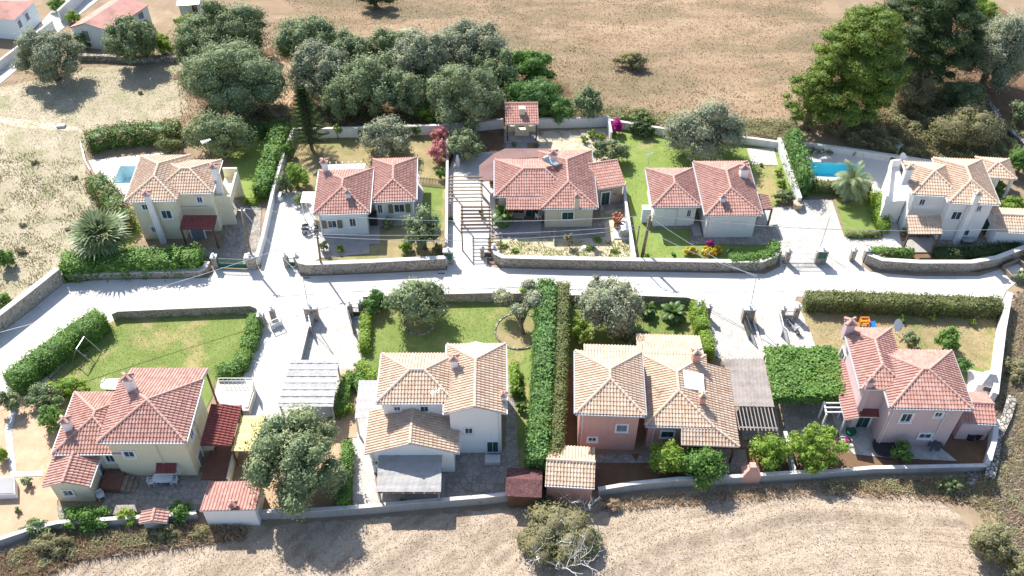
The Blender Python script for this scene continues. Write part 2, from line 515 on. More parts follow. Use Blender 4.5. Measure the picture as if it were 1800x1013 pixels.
M['scrub'] = m_leaf('scrub_leaf', [(0.15, 0.125, 0.07), (0.18, 0.175, 0.09), (0.20, 0.23, 0.10), (0.34, 0.31, 0.19)], 0.8, 0.3)
M['straw'] = m_leaf('straw', [(0.26, 0.185, 0.115), (0.33, 0.25, 0.16), (0.40, 0.31, 0.215), (0.46, 0.38, 0.28)], 0.9, 0.3)
M['strawpale'] = m_leaf('pale_straw', [(0.33, 0.26, 0.18), (0.40, 0.33, 0.245), (0.46, 0.39, 0.30), (0.52, 0.46, 0.38)], 0.9, 0.3)
M['grassblade'] = m_leaf('grass_blade', [(0.13, 0.18, 0.04), (0.19, 0.25, 0.055), (0.27, 0.31, 0.09), (0.36, 0.36, 0.14)], 0.8, 0.4)
M['pinkflower'] = m_leaf('pink_flower', [(0.10, 0.14, 0.05), (0.55, 0.14, 0.20), (0.70, 0.24, 0.30), (0.80, 0.42, 0.46)], 0.7, 0.3)
M['magenta'] = m_leaf('magenta_flower', [(0.20, 0.02, 0.12), (0.42, 0.02, 0.26), (0.55, 0.04, 0.36)], 0.7, 0.3)
M['yellowflower'] = m_leaf('yellow_flower', [(0.16, 0.18, 0.03), (0.70, 0.45, 0.03), (0.80, 0.58, 0.05)], 0.7, 0.3)
M['whiteflower'] = m_leaf('white_flower_bush', [(0.06, 0.11, 0.03), (0.10, 0.16, 0.05), (0.16, 0.22, 0.08), (0.62, 0.60, 0.55)], 0.6, 0.3)
M['redflowerhedge'] = m_leaf('oleander_hedge_leaf', [(0.04, 0.09, 0.02), (0.07, 0.15, 0.03), (0.10, 0.20, 0.04), (0.30, 0.12, 0.10)], 0.5, 0.3)
M['palmleaf'] = m_leaf('palm_frond', [(0.07, 0.11, 0.045), (0.14, 0.19, 0.09), (0.28, 0.33, 0.19)], 0.45, 0.25)
M['cycadleaf'] = m_leaf('cycad_frond', [(0.04, 0.08, 0.02), (0.07, 0.13, 0.03), (0.11, 0.18, 0.05)], 0.45, 0.25)


# ------------------------------------------------------------------ setting helpers
def edge_pts(px, z, jit=0.0):
    pts = [P(x, y, 0) for x, y in px]
    out = []
    for i, p in enumerate(pts):
        q = pts[(i + 1) % len(pts)]
        if jit:
            n = max(1, int((q - p).length / 0.5))
            for k in range(n):
                r = p.lerp(q, k / n)
                out.append(Vector((r.x + random.uniform(-jit, jit), r.y + random.uniform(-jit, jit), z)))
        else:
            out.append(Vector((p.x, p.y, z)))
    return out


_lift = [0]


def sheet(name, px, z, mat, jit=0.0, holes=(), kind='structure'):
    _lift[0] += 1
    z += _lift[0] * 0.0011                  # no two sheets share a plane
    loops = [edge_pts(px, z, jit)] + [[Vector((p.x, p.y, z)) for p in h] for h in holes]
    tris = geometry.tessellate_polygon(loops)
    flat = [p for l in loops for p in l]
    b = MB()
    b.v = [tuple(p) for p in flat]
    for t in tris:
        a, c, d = (flat[i] for i in t)
        t = list(t)
        if (c - a).cross(d - a).z < 0: t.reverse()
        b.f.append(t); b.m.append(0)
    o = b.build(name, mat, origin=(flat[0].x, flat[0].y, z))
    return tag(o, kind=kind)


def inside(poly, x, y):
    r = np.zeros(len(x), bool)
    n = len(poly)
    for i in range(n):
        x1, y1 = poly[i]; x2, y2 = poly[(i + 1) % n]
        c = ((y1 > y) != (y2 > y))
        r ^= c & (x < (x2 - x1) * (y - y1) / (y2 - y1 + 1e-12) + x1)
    return r


def sample_poly(px, n):
    poly = [tuple(P(a, b)[:2]) for a, b in px]
    xs, ys = [p[0] for p in poly], [p[1] for p in poly]
    out = []
    got = 0
    while got < n:
        x = rng.uniform(min(xs), max(xs), n * 2)
        y = rng.uniform(min(ys), max(ys), n * 2)
        k = inside(poly, x, y)
        out.append(np.stack([x[k], y[k]], 1))
        got += k.sum()
    return np.concatenate(out)[:n]


def poly_area(px):
    p = [P(a, b) for a, b in px]
    return abs(sum(p[i].x * p[(i + 1) % len(p)].y - p[(i + 1) % len(p)].x * p[i].y for i in range(len(p)))) / 2


def quads_mesh(name, V, vals, mat, parent=None, origin=None, extra=None):
    """V: (n,4,3) leaf quads; vals: one number per leaf; extra: (verts, quads) opaque core"""
    o = np.array(W[parent.name]) if parent is not None else np.array(origin, float)
    n = len(V)
    verts = V.reshape(-1, 3) - o
    faces = np.arange(n * 4).reshape(n, 4)
    if extra is not None and len(extra[0]):
        ev = np.array(extra[0], float) - o
        ef = np.array(extra[1], int) + len(verts)
        verts = np.concatenate([verts, ev])
        faces = np.concatenate([faces, ef])
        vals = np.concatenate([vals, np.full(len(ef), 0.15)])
    me = bpy.data.meshes.new(name)
    me.vertices.add(len(verts))
    me.vertices.foreach_set('co', verts.astype(np.float32).ravel())
    me.loops.add(len(faces) * 4)
    me.loops.foreach_set('vertex_index', faces.astype(np.int32).ravel())
    me.polygons.add(len(faces))
    me.polygons.foreach_set('loop_start', np.arange(0, len(faces) * 4, 4, dtype=np.int32))
    me.polygons.foreach_set('loop_total', np.full(len(faces), 4, dtype=np.int32))
    at = me.attributes.new('v', 'FLOAT', 'FACE')
    at.data.foreach_set('value', vals.astype(np.float32))
    me.materials.append(mat)
    me.update(calc_edges=True)
    me.validate()
    return link_mesh(name, me, parent, None if parent else Vector(o))


def leaves(cent, out, ln, wd, outbias=0.7):
    n = len(cent)
    nm = out * (outbias + 0.25) + np.array([0, 0, 0.25]) + rng.normal(size=(n, 3)) * 0.42
    nm /= np.linalg.norm(nm, axis=1)[:, None] + 1e-9
    t = np.cross(nm, rng.normal(size=(n, 3)))
    t /= np.linalg.norm(t, axis=1)[:, None] + 1e-9
    s = np.cross(nm, t)
    f = rng.uniform(0.6, 1.35, (n, 1))
    a, b = t * ln * f / 2, s * wd * f / 2
    return np.stack([cent - a, cent + b, cent + a, cent - b], 1)


def rdirs(n, zmin=-1.0):
    d = rng.normal(size=(int(n * 2.5) + 8, 3))
    d /= np.linalg.norm(d, axis=1)[:, None]
    return d[d[:, 2] > zmin][:n]


def blob_core(c, r, k=0.72, n=8):
    vs, fs = [], []
    for i in range(n // 2 + 1):
        th = math.pi * i / (n // 2)
        for j in range(n):
            ph = 2 * math.pi * j / n
            vs.append((c[0] + r[0] * k * math.sin(th) * math.cos(ph), c[1] + r[1] * k * math.sin(th) * math.sin(ph), c[2] + r[2] * k * math.cos(th)))
    for i in range(n // 2):
        for j in range(n):
            fs.append((i * n + j, (i + 1) * n + j, (i + 1) * n + (j + 1) % n, i * n + (j + 1) % n))
    return vs, fs


def crown_data(lobes, dens, ln, wd):
    """lobes: [(centre, (rx,ry,rz))]; returns leaf quads, values and opaque cores"""
    Vs, vals, cv, cf = [], [], [], []
    for c, r in lobes:
        R = (r[0] * r[1] * r[2]) ** (1 / 3)
        n = max(12, int(dens * R * R))
        d = rdirs(n)
        n = len(d)
        k = rng.uniform(0.72, 1.08, (n, 1)) ** 0.8
        ph = rng.uniform(0, 6.28, 3)
        k = k * (1 + 0.20 * (np.sin(d[:, :1] * 5 + ph[0]) * np.sin(d[:, 1:2] * 5.5 + ph[1]) + 0.5 * np.sin(d[:, 2:] * 9 + ph[2])))
        st = rng.random((n, 1)) < 0.05
        k = np.where(st, k * rng.uniform(1.05, 1.3, (n, 1)), k)
        p = np.array(c) + d * np.array(r) * k
        Vs.append(leaves(p, d, ln, wd))
        lobe_v = rng.uniform(-0.12, 0.12)
        vals.append(np.clip(rng.normal(0.5 + lobe_v, 0.22, n), 0, 1))
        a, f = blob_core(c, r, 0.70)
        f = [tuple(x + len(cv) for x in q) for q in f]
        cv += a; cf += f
    return np.concatenate(Vs), np.concatenate(vals), (cv, cf)


def make_lobes(c, R, n, k=0.62, s=(0.30, 0.46), zmin=-0.6):
    out = [(tuple(c), tuple(x * 0.56 for x in R))]
    # spread the lobes evenly, with jitter
    for i in range(n):
        z = zmin + (1 - zmin) * (i + random.random()) / n
        ph = i * 2.39996 + random.uniform(-0.4, 0.4)
        q = math.sqrt(max(0, 1 - z * z))
        kk = k * random.uniform(0.82, 1.24)
        lc = (c[0] + R[0] * kk * q * math.cos(ph), c[1] + R[1] * kk * q * math.sin(ph), c[2] + R[2] * kk * z)
        f = random.uniform(s[0] * 0.8, s[1])
        out.append((lc, (R[0] * f, R[1] * f, max(R[2] * f, min(R[0], R[1]) * f * 0.7) * random.uniform(.8, 1.25))))
    return out


def trunk_mesh(root, base, top, r, mat, nlimb=4, spread=1.2):
    b = MB()
    base, top = Vector(base), Vector(top)
    mid = base.lerp(top, 0.5) + Vector((random.uniform(-.2, .2), random.uniform(-.2, .2), 0)) * r * 3
    b.tube([base - Vector((0, 0, 0.1)), base.lerp(mid, 0.3), mid, top], [r * 1.5, r * 1.05, r * 0.85, r * 0.5], 8)
    for i in range(nlimb):
        a = 2 * math.pi * (i + random.random() * 0.6) / nlimb
        h = (top - base).length
        s0 = mid.lerp(top, random.uniform(0, 0.6))
        e = s0 + Vector((math.cos(a) * spread, math.sin(a) * spread, h * random.uniform(0.25, 0.5)))
        b.tube([s0, s0.lerp(e, 0.5) + Vector((0, 0, -0.1)), e], [r * 0.5, r * 0.35, r * 0.12], 6)
    return b.build('trunk', mat, root, smooth=True)


def px_m(x, y, z=0):
    p = P(x, y, z)
    return FOCAL / ((p - _C).dot(_F))


def tree(name, label, cx, cy, rx, ry, mat, cat='tree', group=None, hz=None, lobes=14, dens=330, leaf=(0.24, 0.11), trunk=True, k=0.62, s=(0.30, 0.46), ground=0.0, mats2=None, zfrac=None):
    """cx,cy = middle of the crown in the photograph, rx,ry = its half extents there"""
    sc = px_m(cx, cy, 2)
    R = rx / sc
    # half extent seen vertically mixes the depth and the height of the crown
    el = math.atan2(CAM_H, P(cx, cy).y)
    Ry = ry / sc
    rz = Ry if Ry < R * 1.25 else Ry * 1.05
    rz = max(0.35 * R, min(rz, R * 1.5)) if zfrac is None else R * zfrac
    rd = min(R, max(0.55 * R, Ry))
    hz = (hz if hz is not None else rz * 0.25) * 0.5
    zc = ground + hz + rz * 0.88
    if R > 1.5: R, rd, rz = R * 1.1, rd * 1.1, rz * 1.12
    c = P(cx, cy, zc)
    root = thing(name, label, cat, (c.x, c.y, ground), group)
    L = make_lobes(c, (R, rd, rz), lobes, k, s)
    V, val, core = crown_data(L, dens, *leaf)
    keep = V[:, :, 2].min(1) > ground + 0.03
    V, val = V[keep], val[keep]
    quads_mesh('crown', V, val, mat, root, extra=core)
    if trunk:
        trunk_mesh(root, (c.x, c.y, ground), (c.x, c.y, zc), max(0.05, R * 0.09), M['bark'], 5, R * 0.55)
    return root


def bush(name, label, cx, cy, rx, ry, mat, cat='bush', group=None, lobes=9, dens=420, leaf=(0.2, 0.12), zfrac=None, ground=0.0):
    return tree(name, label, cx, cy, rx, ry, mat, cat, group, hz=0.0, lobes=lobes, dens=dens, leaf=leaf, trunk=True, zfrac=zfrac, ground=ground)


def hedge(name, label, px, wd, ht, mat, cat='hedge', group=None, dens=75, leaf=(0.2, 0.11), rough=0.10, z0=0.0, lumpy=0.0, label_px=None):
    """clipped or loose hedge along the ground line px"""
    pts = [P(x, y, z0) for x, y in px]
    Vs, vals, cv, cf = [], [], [], []
    for p, q in zip(pts[:-1], pts[1:]):
        d = (q - p); L = d.length; d.normalize()
        n_ = Vector((-d.y, d.x, 0))
        for nm, area, fn in (
                ('top', L * wd, lambda a, b: (a * L, (b - 0.5) * wd, ht)),
                ('s1', L * ht, lambda a, b: (a * L, -wd / 2, b * ht)),
                ('s2', L * ht, lambda a, b: (a * L, wd / 2, b * ht)),
                ('e1', wd * ht, lambda a, b: (0, (a - 0.5) * wd, b * ht)),
                ('e2', wd * ht, lambda a, b: (L, (a - 0.5) * wd, b * ht))):
            n = int(area * dens) + 4
            A, B = rng.random(n), rng.random(n)
            xs = np.array([fn(a, b) for a, b in zip(A, B)], float)
            out = {'top': (0, 0, 1), 's1': (0, -1, 0), 's2': (0, 1, 0), 'e1': (-1, 0, 0), 'e2': (1, 0, 0)}[nm]
            # rounded edges and lumps
            edge = np.minimum(1, (wd / 2 - np.abs(xs[:, 1]) + 0.0) / 0.25)
            if nm == 'top': xs[:, 2] -= (1 - np.clip(edge, 0, 1)) * 0.22
            lump = (np.sin(xs[:, 0] * 1.9 + p.x) + np.sin(xs[:, 0] * 3.7 + p.y + xs[:, 1] * 2)) * 0.5 * (lumpy + 0.05)
            if nm in ('s1', 's2'): xs[:, 1] += np.sign(xs[:, 1]) * lump * 0.8
            if nm == 'top': xs[:, 2] += lump
            xs += np.array(out) * rng.normal(0, rough, (n, 1)) + rng.normal(0, 0.05, (n, 3))
            wv = np.array([p.x, p.y, z0]) + xs[:, :1] * np.array(d) + xs[:, 1:2] * np.array(n_) + xs[:, 2:] * np.array([0, 0, 1.0])
            ow = np.array(d) * out[0] + np.array(n_) * out[1] + np.array([0, 0, 1.0]) * out[2]
            Vs.append(leaves(wv, np.tile(ow, (n, 1)), *leaf))
            clump = 0.5 + 0.13 * np.sin(xs[:, 0] * 2.3 + xs[:, 1] * 1.7)
            vals.append(np.clip(rng.normal(clump, 0.22), 0, 1))
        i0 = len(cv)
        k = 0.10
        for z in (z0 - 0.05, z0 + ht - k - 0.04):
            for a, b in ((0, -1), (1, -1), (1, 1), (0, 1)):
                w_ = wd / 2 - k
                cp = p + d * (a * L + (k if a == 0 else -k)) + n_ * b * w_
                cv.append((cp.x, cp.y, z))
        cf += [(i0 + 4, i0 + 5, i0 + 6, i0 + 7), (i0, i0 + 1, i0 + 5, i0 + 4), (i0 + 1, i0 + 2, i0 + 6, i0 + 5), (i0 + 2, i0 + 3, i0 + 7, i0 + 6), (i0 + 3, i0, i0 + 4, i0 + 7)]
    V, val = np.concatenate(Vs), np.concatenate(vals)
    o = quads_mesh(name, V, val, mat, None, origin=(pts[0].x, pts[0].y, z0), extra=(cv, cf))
    return tag(o, label, cat, group)


def blades(name, px, n, mat, ht=(0.12, 0.35), wd=0.07, clump=0.5, z=0.0, lean=0.5, avoid=()):
    xy = sample_poly(px, n)
    for a in avoid:
        pl = [tuple(P(*q)[:2]) for q in a]
        xy = xy[~inside(pl, xy[:, 0], xy[:, 1])]
    # patchy cover
    f = np.sin(xy[:, 0] * 0.9 + np.sin(xy[:, 1] * 0.7) * 2) * np.sin(xy[:, 1] * 1.3 + np.sin(xy[:, 0] * 0.5) * 2)
    xy = xy[rng.random(len(xy)) < 1 - clump * (0.5 - 0.5 * f)]
    n = len(xy)
    h = rng.uniform(*ht, n)
    a = rng.uniform(0, 2 * math.pi, n)
    t = np.stack([np.cos(a), np.sin(a), np.zeros(n)], 1) * wd * rng.uniform(0.6, 1.3, (n, 1))
    base = np.stack([xy[:, 0], xy[:, 1], np.full(n, z)], 1)
    tip = base + np.stack([rng.normal(0, lean, n) * h, rng.normal(0, lean, n) * h, h], 1)
    V = np.stack([base - t, base + t, tip + t * 0.25, tip - t * 0.25], 1)
    patch = 0.5 + 0.25 * np.sin(xy[:, 0] * 0.35 + 1.3 * np.sin(xy[:, 1] * 0.3))
    val = np.clip(rng.normal(patch, 0.2), 0, 1)
    o = quads_mesh(name, V, val, mat, None, origin=(xy[:, 0].mean(), xy[:, 1].mean(), z))
    return tag(o, kind='stuff')


def scrub(name, px, n, mat, ht=0.8, leaf=(0.2, 0.1), lump=1.4, z=0.0):
    """tangled undergrowth: leaves over a lumpy low surface"""
    xy = sample_poly(px, n)
    x, y = xy[:, 0], xy[:, 1]
    f = (np.sin(x * lump + 1.7 * np.sin(y * 0.8)) * np.sin(y * lump * 1.1 + 1.3 * np.sin(x * 0.9)) + 0.6 * np.sin(x * 2.9 + y * 1.7)) * 0.35 + 0.45
    f = np.clip(f, 0.02, 1.2)
    z0 = f * ht * rng.uniform(0.5, 1.05, n) + z + 0.02
    g = np.stack([x, y, z0], 1)
    up = np.tile(np.array([0, 0, 1.0]), (n, 1))
    V = leaves(g, up, *leaf, outbias=0.5)
    val = np.clip(rng.normal(0.3 + 0.4 * np.clip(f, 0, 1), 0.2), 0, 1)
    o = quads_mesh(name, V, val, mat, None, origin=(x.mean(), y.mean(), z))
    return tag(o, kind='stuff')


# ------------------------------------------------------------------ building helpers
ZV = Vector((0, 0, 1))
PITCH_R = math.tan(R_(21))
OV = 0.38


class Block:
    """rectangular building block given by three eave corners in the photograph and the eave height"""
    def __init__(s, FL, FR, BK, he, z0=-0.2):
        a, b, k = P(*FL, he), P(*FR, he), P(*BK, he)
        s.u = (b - a); s.u.z = 0
        s.w = s.u.length; s.u.normalize()
        s.v = Vector((-s.u.y, s.u.x, 0))
        s.d = (k - a).dot(s.v)
        s.o = Vector((a.x, a.y, 0))
        s.he, s.z0 = he, z0
        s.yaw = math.atan2(s.u.y, s.u.x)

    def pt(s, x, y, z):
        return s.o + s.u * x + s.v * y + ZV * z

    def plane(s, side, ov=OV):
        """outer face of a wall: point, direction along it, outward normal"""
        return {'F': (s.pt(ov, ov, 0), s.u, -s.v), 'B': (s.pt(s.w - ov, s.d - ov, 0), -s.u, s.v),
                'R': (s.pt(s.w - ov, ov, 0), s.v, s.u), 'L': (s.pt(ov, s.d - ov, 0), -s.v, -s.u)}[side]


def roof_faces(b, kind, tanp=PITCH_R):
    w, d, he = b.w, b.d, b.he
    c0, c1, c2, c3 = b.pt(0, 0, he), b.pt(w, 0, he), b.pt(w, d, he), b.pt(0, d, he)
    if kind == 'hip':
        kind = 'hip_y' if w <= d else 'hip_x'
    if kind == 'hip_y':
        k = min(w / 2, d / 2); h = he + w / 2 * tanp
        r1, r2 = b.pt(w / 2, k, h), b.pt(w / 2, max(d - k, k + 0.02), h)
        return [[c0, c1, r1], [c1, c2, r2, r1], [c2, c3, r2], [c3, c0, r1, r2]], [(c0, r1), (c1, r1), (c2, r2), (c3, r2), (r1, r2)]
    if kind == 'hip_x':
        k = min(w / 2, d / 2); h = he + d / 2 * tanp
        r1, r2 = b.pt(k, d / 2, h), b.pt(max(w - k, k + 0.02), d / 2, h)
        return [[c0, c1, r2, r1], [c1, c2, r2], [c2, c3, r1, r2], [c3, c0, r1]], [(c0, r1), (c3, r1), (c1, r2), (c2, r2), (r1, r2)]
    if kind in ('gable_y', 'gable_hip'):
        h = he + w / 2 * tanp
        e = d - w / 2 if kind == 'gable_hip' else d
        r1, r2 = b.pt(w / 2, 0, h), b.pt(w / 2, e, h)
        fs = [[c1, c2, r2, r1], [c3, c0, r1, r2]]
        rg = [(r1, r2)]
        if kind == 'gable_hip':
            fs.append([c2, c3, r2]); rg += [(c2, r2), (c3, r2)]
        return fs, rg
    if kind == 'gable_x':
        h = he + d / 2 * tanp
        r1, r2 = b.pt(0, d / 2, h), b.pt(w, d / 2, h)
        return [[c0, c1, r2, r1], [c2, c3, r1, r2]], [(r1, r2)]


def tiled(faces, name, mat, parent, ridges=(), trim='fascia', thick=0.12, col=0.265, row=0.37):
    """roof of real barrel tiles laid in courses, over a slab, with ridge tiles"""
    out = bmesh.new()
    uvl = out.loops.layers.uv.new('UVMap')
    prof = [(0.0, 0.0), (0.09, 0.050), (0.26, 0.078), (0.43, 0.050), (0.52, 0.0), (0.76, -0.01), (1.0, 0.0)]
    for f in faces:
        f = [Vector(p) for p in f]
        n = (f[1] - f[0]).cross(f[2] - f[0]).normalized()
        if n.z < 0: f.reverse(); n = -n
        up = (ZV - n * n.z)
        if up.length < 1e-3: continue
        up.normalize()
        ua = up.cross(n).normalized()
        o = f[0]
        us = [(p - o).dot(ua) for p in f]
        vs = [(p - o).dot(up) for p in f]
        u0, u1, v0, v1 = min(us), max(us), min(vs), max(vs)
        nc, nr = max(1, math.ceil((u1 - u0) / col)), max(1, math.ceil((v1 - v0) / row))
        V, F, UV = [], [], []
        P_ = len(prof) - 1
        xs = [(c + a, z) for c in range(nc) for a, z in prof[:-1]] + [(nc, 0.0)]
        L = len(xs)
        for r in range(nr):
            for k, (vv, lift) in enumerate(((r, 0.0), (r, 0.045), (r + 1, 0.006))):
                for x, z in xs:
                    V.append(o + ua * (u0 + x * col) + up * (v0 + vv * row) + n * (0.03 + z + lift))
        for r in range(nr):
            for k in (0, 1):
                b0 = (r * 3 + k) * L
                for i in range(L - 1):
                    F.append((b0 + i, b0 + i + 1, b0 + L + i + 1, b0 + L + i))
                    cc = i // P_
                    UV.append(((cc + 0.5), r + 0.5))
        bm = bmesh.new()
        ul = bm.loops.layers.uv.new('UVMap')
        bv = [bm.verts.new(p) for p in V]
        for q, uv in zip(F, UV):
            fc = bm.faces.new([bv[i] for i in q])
            for lp in fc.loops: lp[ul].uv = (uv[0] + round(o.x * 7), uv[1] + round(o.y * 5))
        m = len(f)
        for i in range(m):
            a, c = f[i], f[(i + 1) % m]
            e = (c - a)
            if e.length < 0.05: continue
            en = e.cross(n).normalized()          # outward
            level = abs(e.normalized().z) < 0.02 and (a - o).dot(up) - v0 < 0.05
            co = a + en * (0.06 if level else 0.0)
            bmesh.ops.bisect_plane(bm, geom=bm.verts[:] + bm.edges[:] + bm.faces[:], plane_co=co, plane_no=en, clear_outer=True)
        tmp = bpy.data.meshes.new('t')
        bm.to_mesh(tmp); bm.free()
        out.from_mesh(tmp)
        bpy.data.meshes.remove(tmp)
    nt_faces = len(out.faces)
    # slab under the tiles
    for f in faces:
        f = [Vector(p) for p in f]
        n = (f[1] - f[0]).cross(f[2] - f[0]).normalized()
        if n.z < 0: f.reverse()
        t = [out.verts.new(p + ZV * 0.012) for p in f]
        bt = [out.verts.new(p - ZV * thick) for p in f]
        k = len(f)
        fs = [out.faces.new(t), out.faces.new(bt[::-1])]
        for i in range(k):
            j = (i + 1) % k
            fs.append(out.faces.new((bt[i], bt[j], t[j], t[i])))
        for q in fs: q.material_index = 1
    me = bpy.data.meshes.new(name)
    o0 = W[parent.name]
    bmesh.ops.translate(out, verts=out.verts, vec=-o0)
    out.to_mesh(me); out.free()
    me.materials.append(mat)
    me.materials.append(M[trim])
    ob = link_mesh(name, me, parent)
    if ridges:
        b = MB()
        for p, q in ridges:
            p, q = Vector(p), Vector(q)
            d = q - p
            L = d.length
            if L < 0.15: continue
            k = max(1, round(L / 0.42))
            for i in range(k):
                a, c = p + d * (i / k), p + d * ((i + 1.06) / k)
                b.tube([a + ZV * 0.05, c + ZV * 0.05], [0.145, 0.115], 7)
        me_o = b.build('ridge_tiles', mat, ob)
    return ob


def walls(blocks, mat, parent, gables=(), name='wall', ov=OV):
    b = MB()
    for k, bl in enumerate(blocks):
        w, d = bl.w, bl.d
        top = bl.he - 0.06 - 0.004 * k
        q = [(ov, ov), (w - ov, ov), (w - ov, d - ov), (ov, d - ov)]
        b.hexa([bl.pt(x, y, bl.z0) for x, y in q], [bl.pt(x, y, top) for x, y in q])
    for bl, kind in gables:
        w, d = bl.w, bl.d
        if kind == 'y':
            h = (w / 2 - ov) * PITCH_R - 0.06 + ov * PITCH_R
            t = ov * PITCH_R - 0.12
            for y0, y1 in ((ov - 0.003, d - ov + .003),):
                a = [bl.pt(ov - .003, y0, bl.he - 0.1), bl.pt(w - ov + .003, y0, bl.he - 0.1), bl.pt(w - ov + .003, y0, bl.he + t), bl.pt(w / 2, y0, bl.he + w / 2 * PITCH_R - 0.13), bl.pt(ov - .003, y0, bl.he + t)]
                b.hexa(a, [p + bl.v * (y1 - y0) for p in a])
        else:
            t = ov * PITCH_R - 0.12
            x0, x1 = ov - .003, w - ov + .003
            a = [bl.pt(x0, ov - .003, bl.he - 0.1), bl.pt(x0, d - ov + .003, bl.he - 0.1), bl.pt(x0, d - ov + .003, bl.he + t), bl.pt(x0, d / 2, bl.he + d / 2 * PITCH_R - 0.13), bl.pt(x0, ov - .003, bl.he + t)]
            b.hexa(a, [p + bl.u * (x1 - x0) for p in a])
    return b.build(name, mat, parent)


def gutters(blocks, parent, sides='FLRB', mat='gutter'):
    for bl, sd_ in blocks:
        c = {'F': ((0, 0), (bl.w, 0), -bl.v), 'R': ((bl.w, 0), (bl.w, bl.d), bl.u), 'B': ((bl.w, bl.d), (0, bl.d), bl.v), 'L': ((0, bl.d), (0, 0), -bl.u)}
        for s in sd_:
            (x0, y0), (x1, y1), n = c[s]
            b = MB()
            b.bar(bl.pt(x0, y0, bl.he - 0.05) + n * 0.10, bl.pt(x1, y1, bl.he - 0.05) + n * 0.10, 0.11, 0.12)
            b.build('gutter', M[mat], parent)


def hit(px, py, plane):
    p0, dr, n = plane
    d = ray(px, py)
    t = (p0 - _C).dot(n) / d.dot(n)
    return _C + d * t


def opening(root, plane, px, py, w, h, style='window', name=None, label=None, bars=0):
    """window or door whose middle is seen at (px, py) on a wall plane"""
    p0, dr, n = plane
    c = hit(px, py, plane)
    fr = 0.13
    name = name or ('door' if 'door' in style else 'window')
    b = MB()
    o = c - dr * w / 2 - ZV * h / 2
    dep = 0.09
    T = n * (dep + 0.03)
    O = o - n * 0.03
    if 'frameless' not in style:
        b.obox(O - dr * fr, dr * fr, ZV * h, T)
        b.obox(O + dr * w, dr * fr, ZV * h, T)
        b.obox(O - dr * fr + ZV * h, dr * (w + 2 * fr), ZV * fr, T)
        b.obox(O - dr * (fr + .03) - ZV * fr, dr * (w + 2 * fr + .06), ZV * fr, T + n * 0.05)
    else:
        b.obox(O - dr * .02 - ZV * .04, dr * (w + .04), ZV * .04, T)
    if style in ('window', 'side_shutters', 'window_frameless'):
        b.obox(O + dr * (w / 2 - 0.02), dr * 0.04, ZV * h, n * (0.07))
        b.obox(O, dr * 0.05, ZV * h, n * (0.07)); b.obox(O + dr * (w - 0.05), dr * 0.05, ZV * h, n * 0.07)
        b.obox(O + ZV * (h - 0.05), dr * w, ZV * 0.05, n * 0.066); b.obox(O, dr * w, ZV * 0.05, n * 0.066)
    f = b.build(name, M['white'], root)
    if label: f['label'] = label
    g = MB()
    if style in ('window', 'side_shutters', 'window_frameless'):
        g.obox(O + ZV * 0.004, dr * w, ZV * (h - .008), n * 0.045)
        g.build('pane', M['glass'], f)
    elif style.startswith('shut') or style.startswith('door'):
        mt = {'green': 'greenshut', 'white': 'white', 'grey': 'greyshut', 'wood': 'wood', 'olive': 'oliveshut', 'black': 'iron'}[style.split('_')[1]]
        half = w / 2 - 0.02
        k = max(4, int(h / 0.14))
        for x in (0, w / 2 + 0.02):
            g.obox(O + dr * x + ZV * 0.004, dr * half, ZV * (h - .008), n * 0.05)
            for i in range(k):
                g.obox(O + dr * (x + 0.07) + ZV * (0.05 + (h - .1) * i / k), dr * (half - 0.14), ZV * ((h - .1) / k * 0.55), n * 0.075)
        g.build('door_leaf' if 'door' in style else 'shutter', M[mt], f)
    if style == 'side_shutters':
        for x in (-0.5 - fr + 0.05, w + fr - 0.05):
            g = MB()
            g.obox(O + dr * x + n * .02, dr * 0.5, ZV * h, n * 0.14)
            for i in range(8):
                g.obox(O + dr * (x + 0.06) + ZV * (0.05 + (h - .1) * i / 8) + n * .02, dr * 0.38, ZV * ((h - .1) / 8 * 0.55), n * 0.165)
            g.build('shutter', M['oliveshut'], f)
    return f


def chimney(root, px, py, ztop, size=0.62, low=None, wallmat='white', tilemat='redtile', cap='cross', shaft=None):
    """chimney whose top is seen at (px, py); low = height where the stack starts"""
    c = P(px, py, ztop)
    low = ztop - 2.0 if low is None else low
    yaw = 0.1
    b = MB()
    b.box((c.x, c.y, low), (size, size * 0.8, ztop - 0.42 - low), yaw)
    b.box((c.x, c.y, ztop - 0.42), (size + 0.12, size * 0.8 + 0.12, 0.07), yaw)
    for x, y in ((-1, -1), (1, -1), (1, 1), (-1, 1)):
        b.box((c.x + x * size * 0.36, c.y + y * size * 0.28, ztop - 0.35), (0.11, 0.11, 0.2), yaw)
    ch = b.build('chimney', M[wallmat], root)
    t = MB()
    s2 = size * 0.62
    zc = ztop - 0.15
    for sx in (-1, 1):
        for sy in (-1, 1):
            p = Vector((c.x + sx * s2, c.y + sy * s2 * 0.85, zc - 0.02))
            t.tube([p, Vector((c.x + sx * .02, c.y + sy * .02, zc + 0.20))], [0.15, 0.12], 7)
    t.hexa([Vector((c.x + x * s2 * .8, c.y + y * s2 * .7, zc - .02)) for x, y in ((-1, -1), (1, -1), (1, 1), (-1, 1))], [Vector((c.x + x * .06, c.y + y * .06, zc + 0.17)) for x, y in ((-1, -1), (1, -1), (1, 1), (-1, 1))])
    t.build('chimney_cap', M[tilemat], ch)
    return ch


def para(FL, hF, FR, hR, BL, hB):
    a, b, c = P(*FL, hF), P(*FR, hR), P(*BL, hB)
    return [a, b, b + (c - a), c]


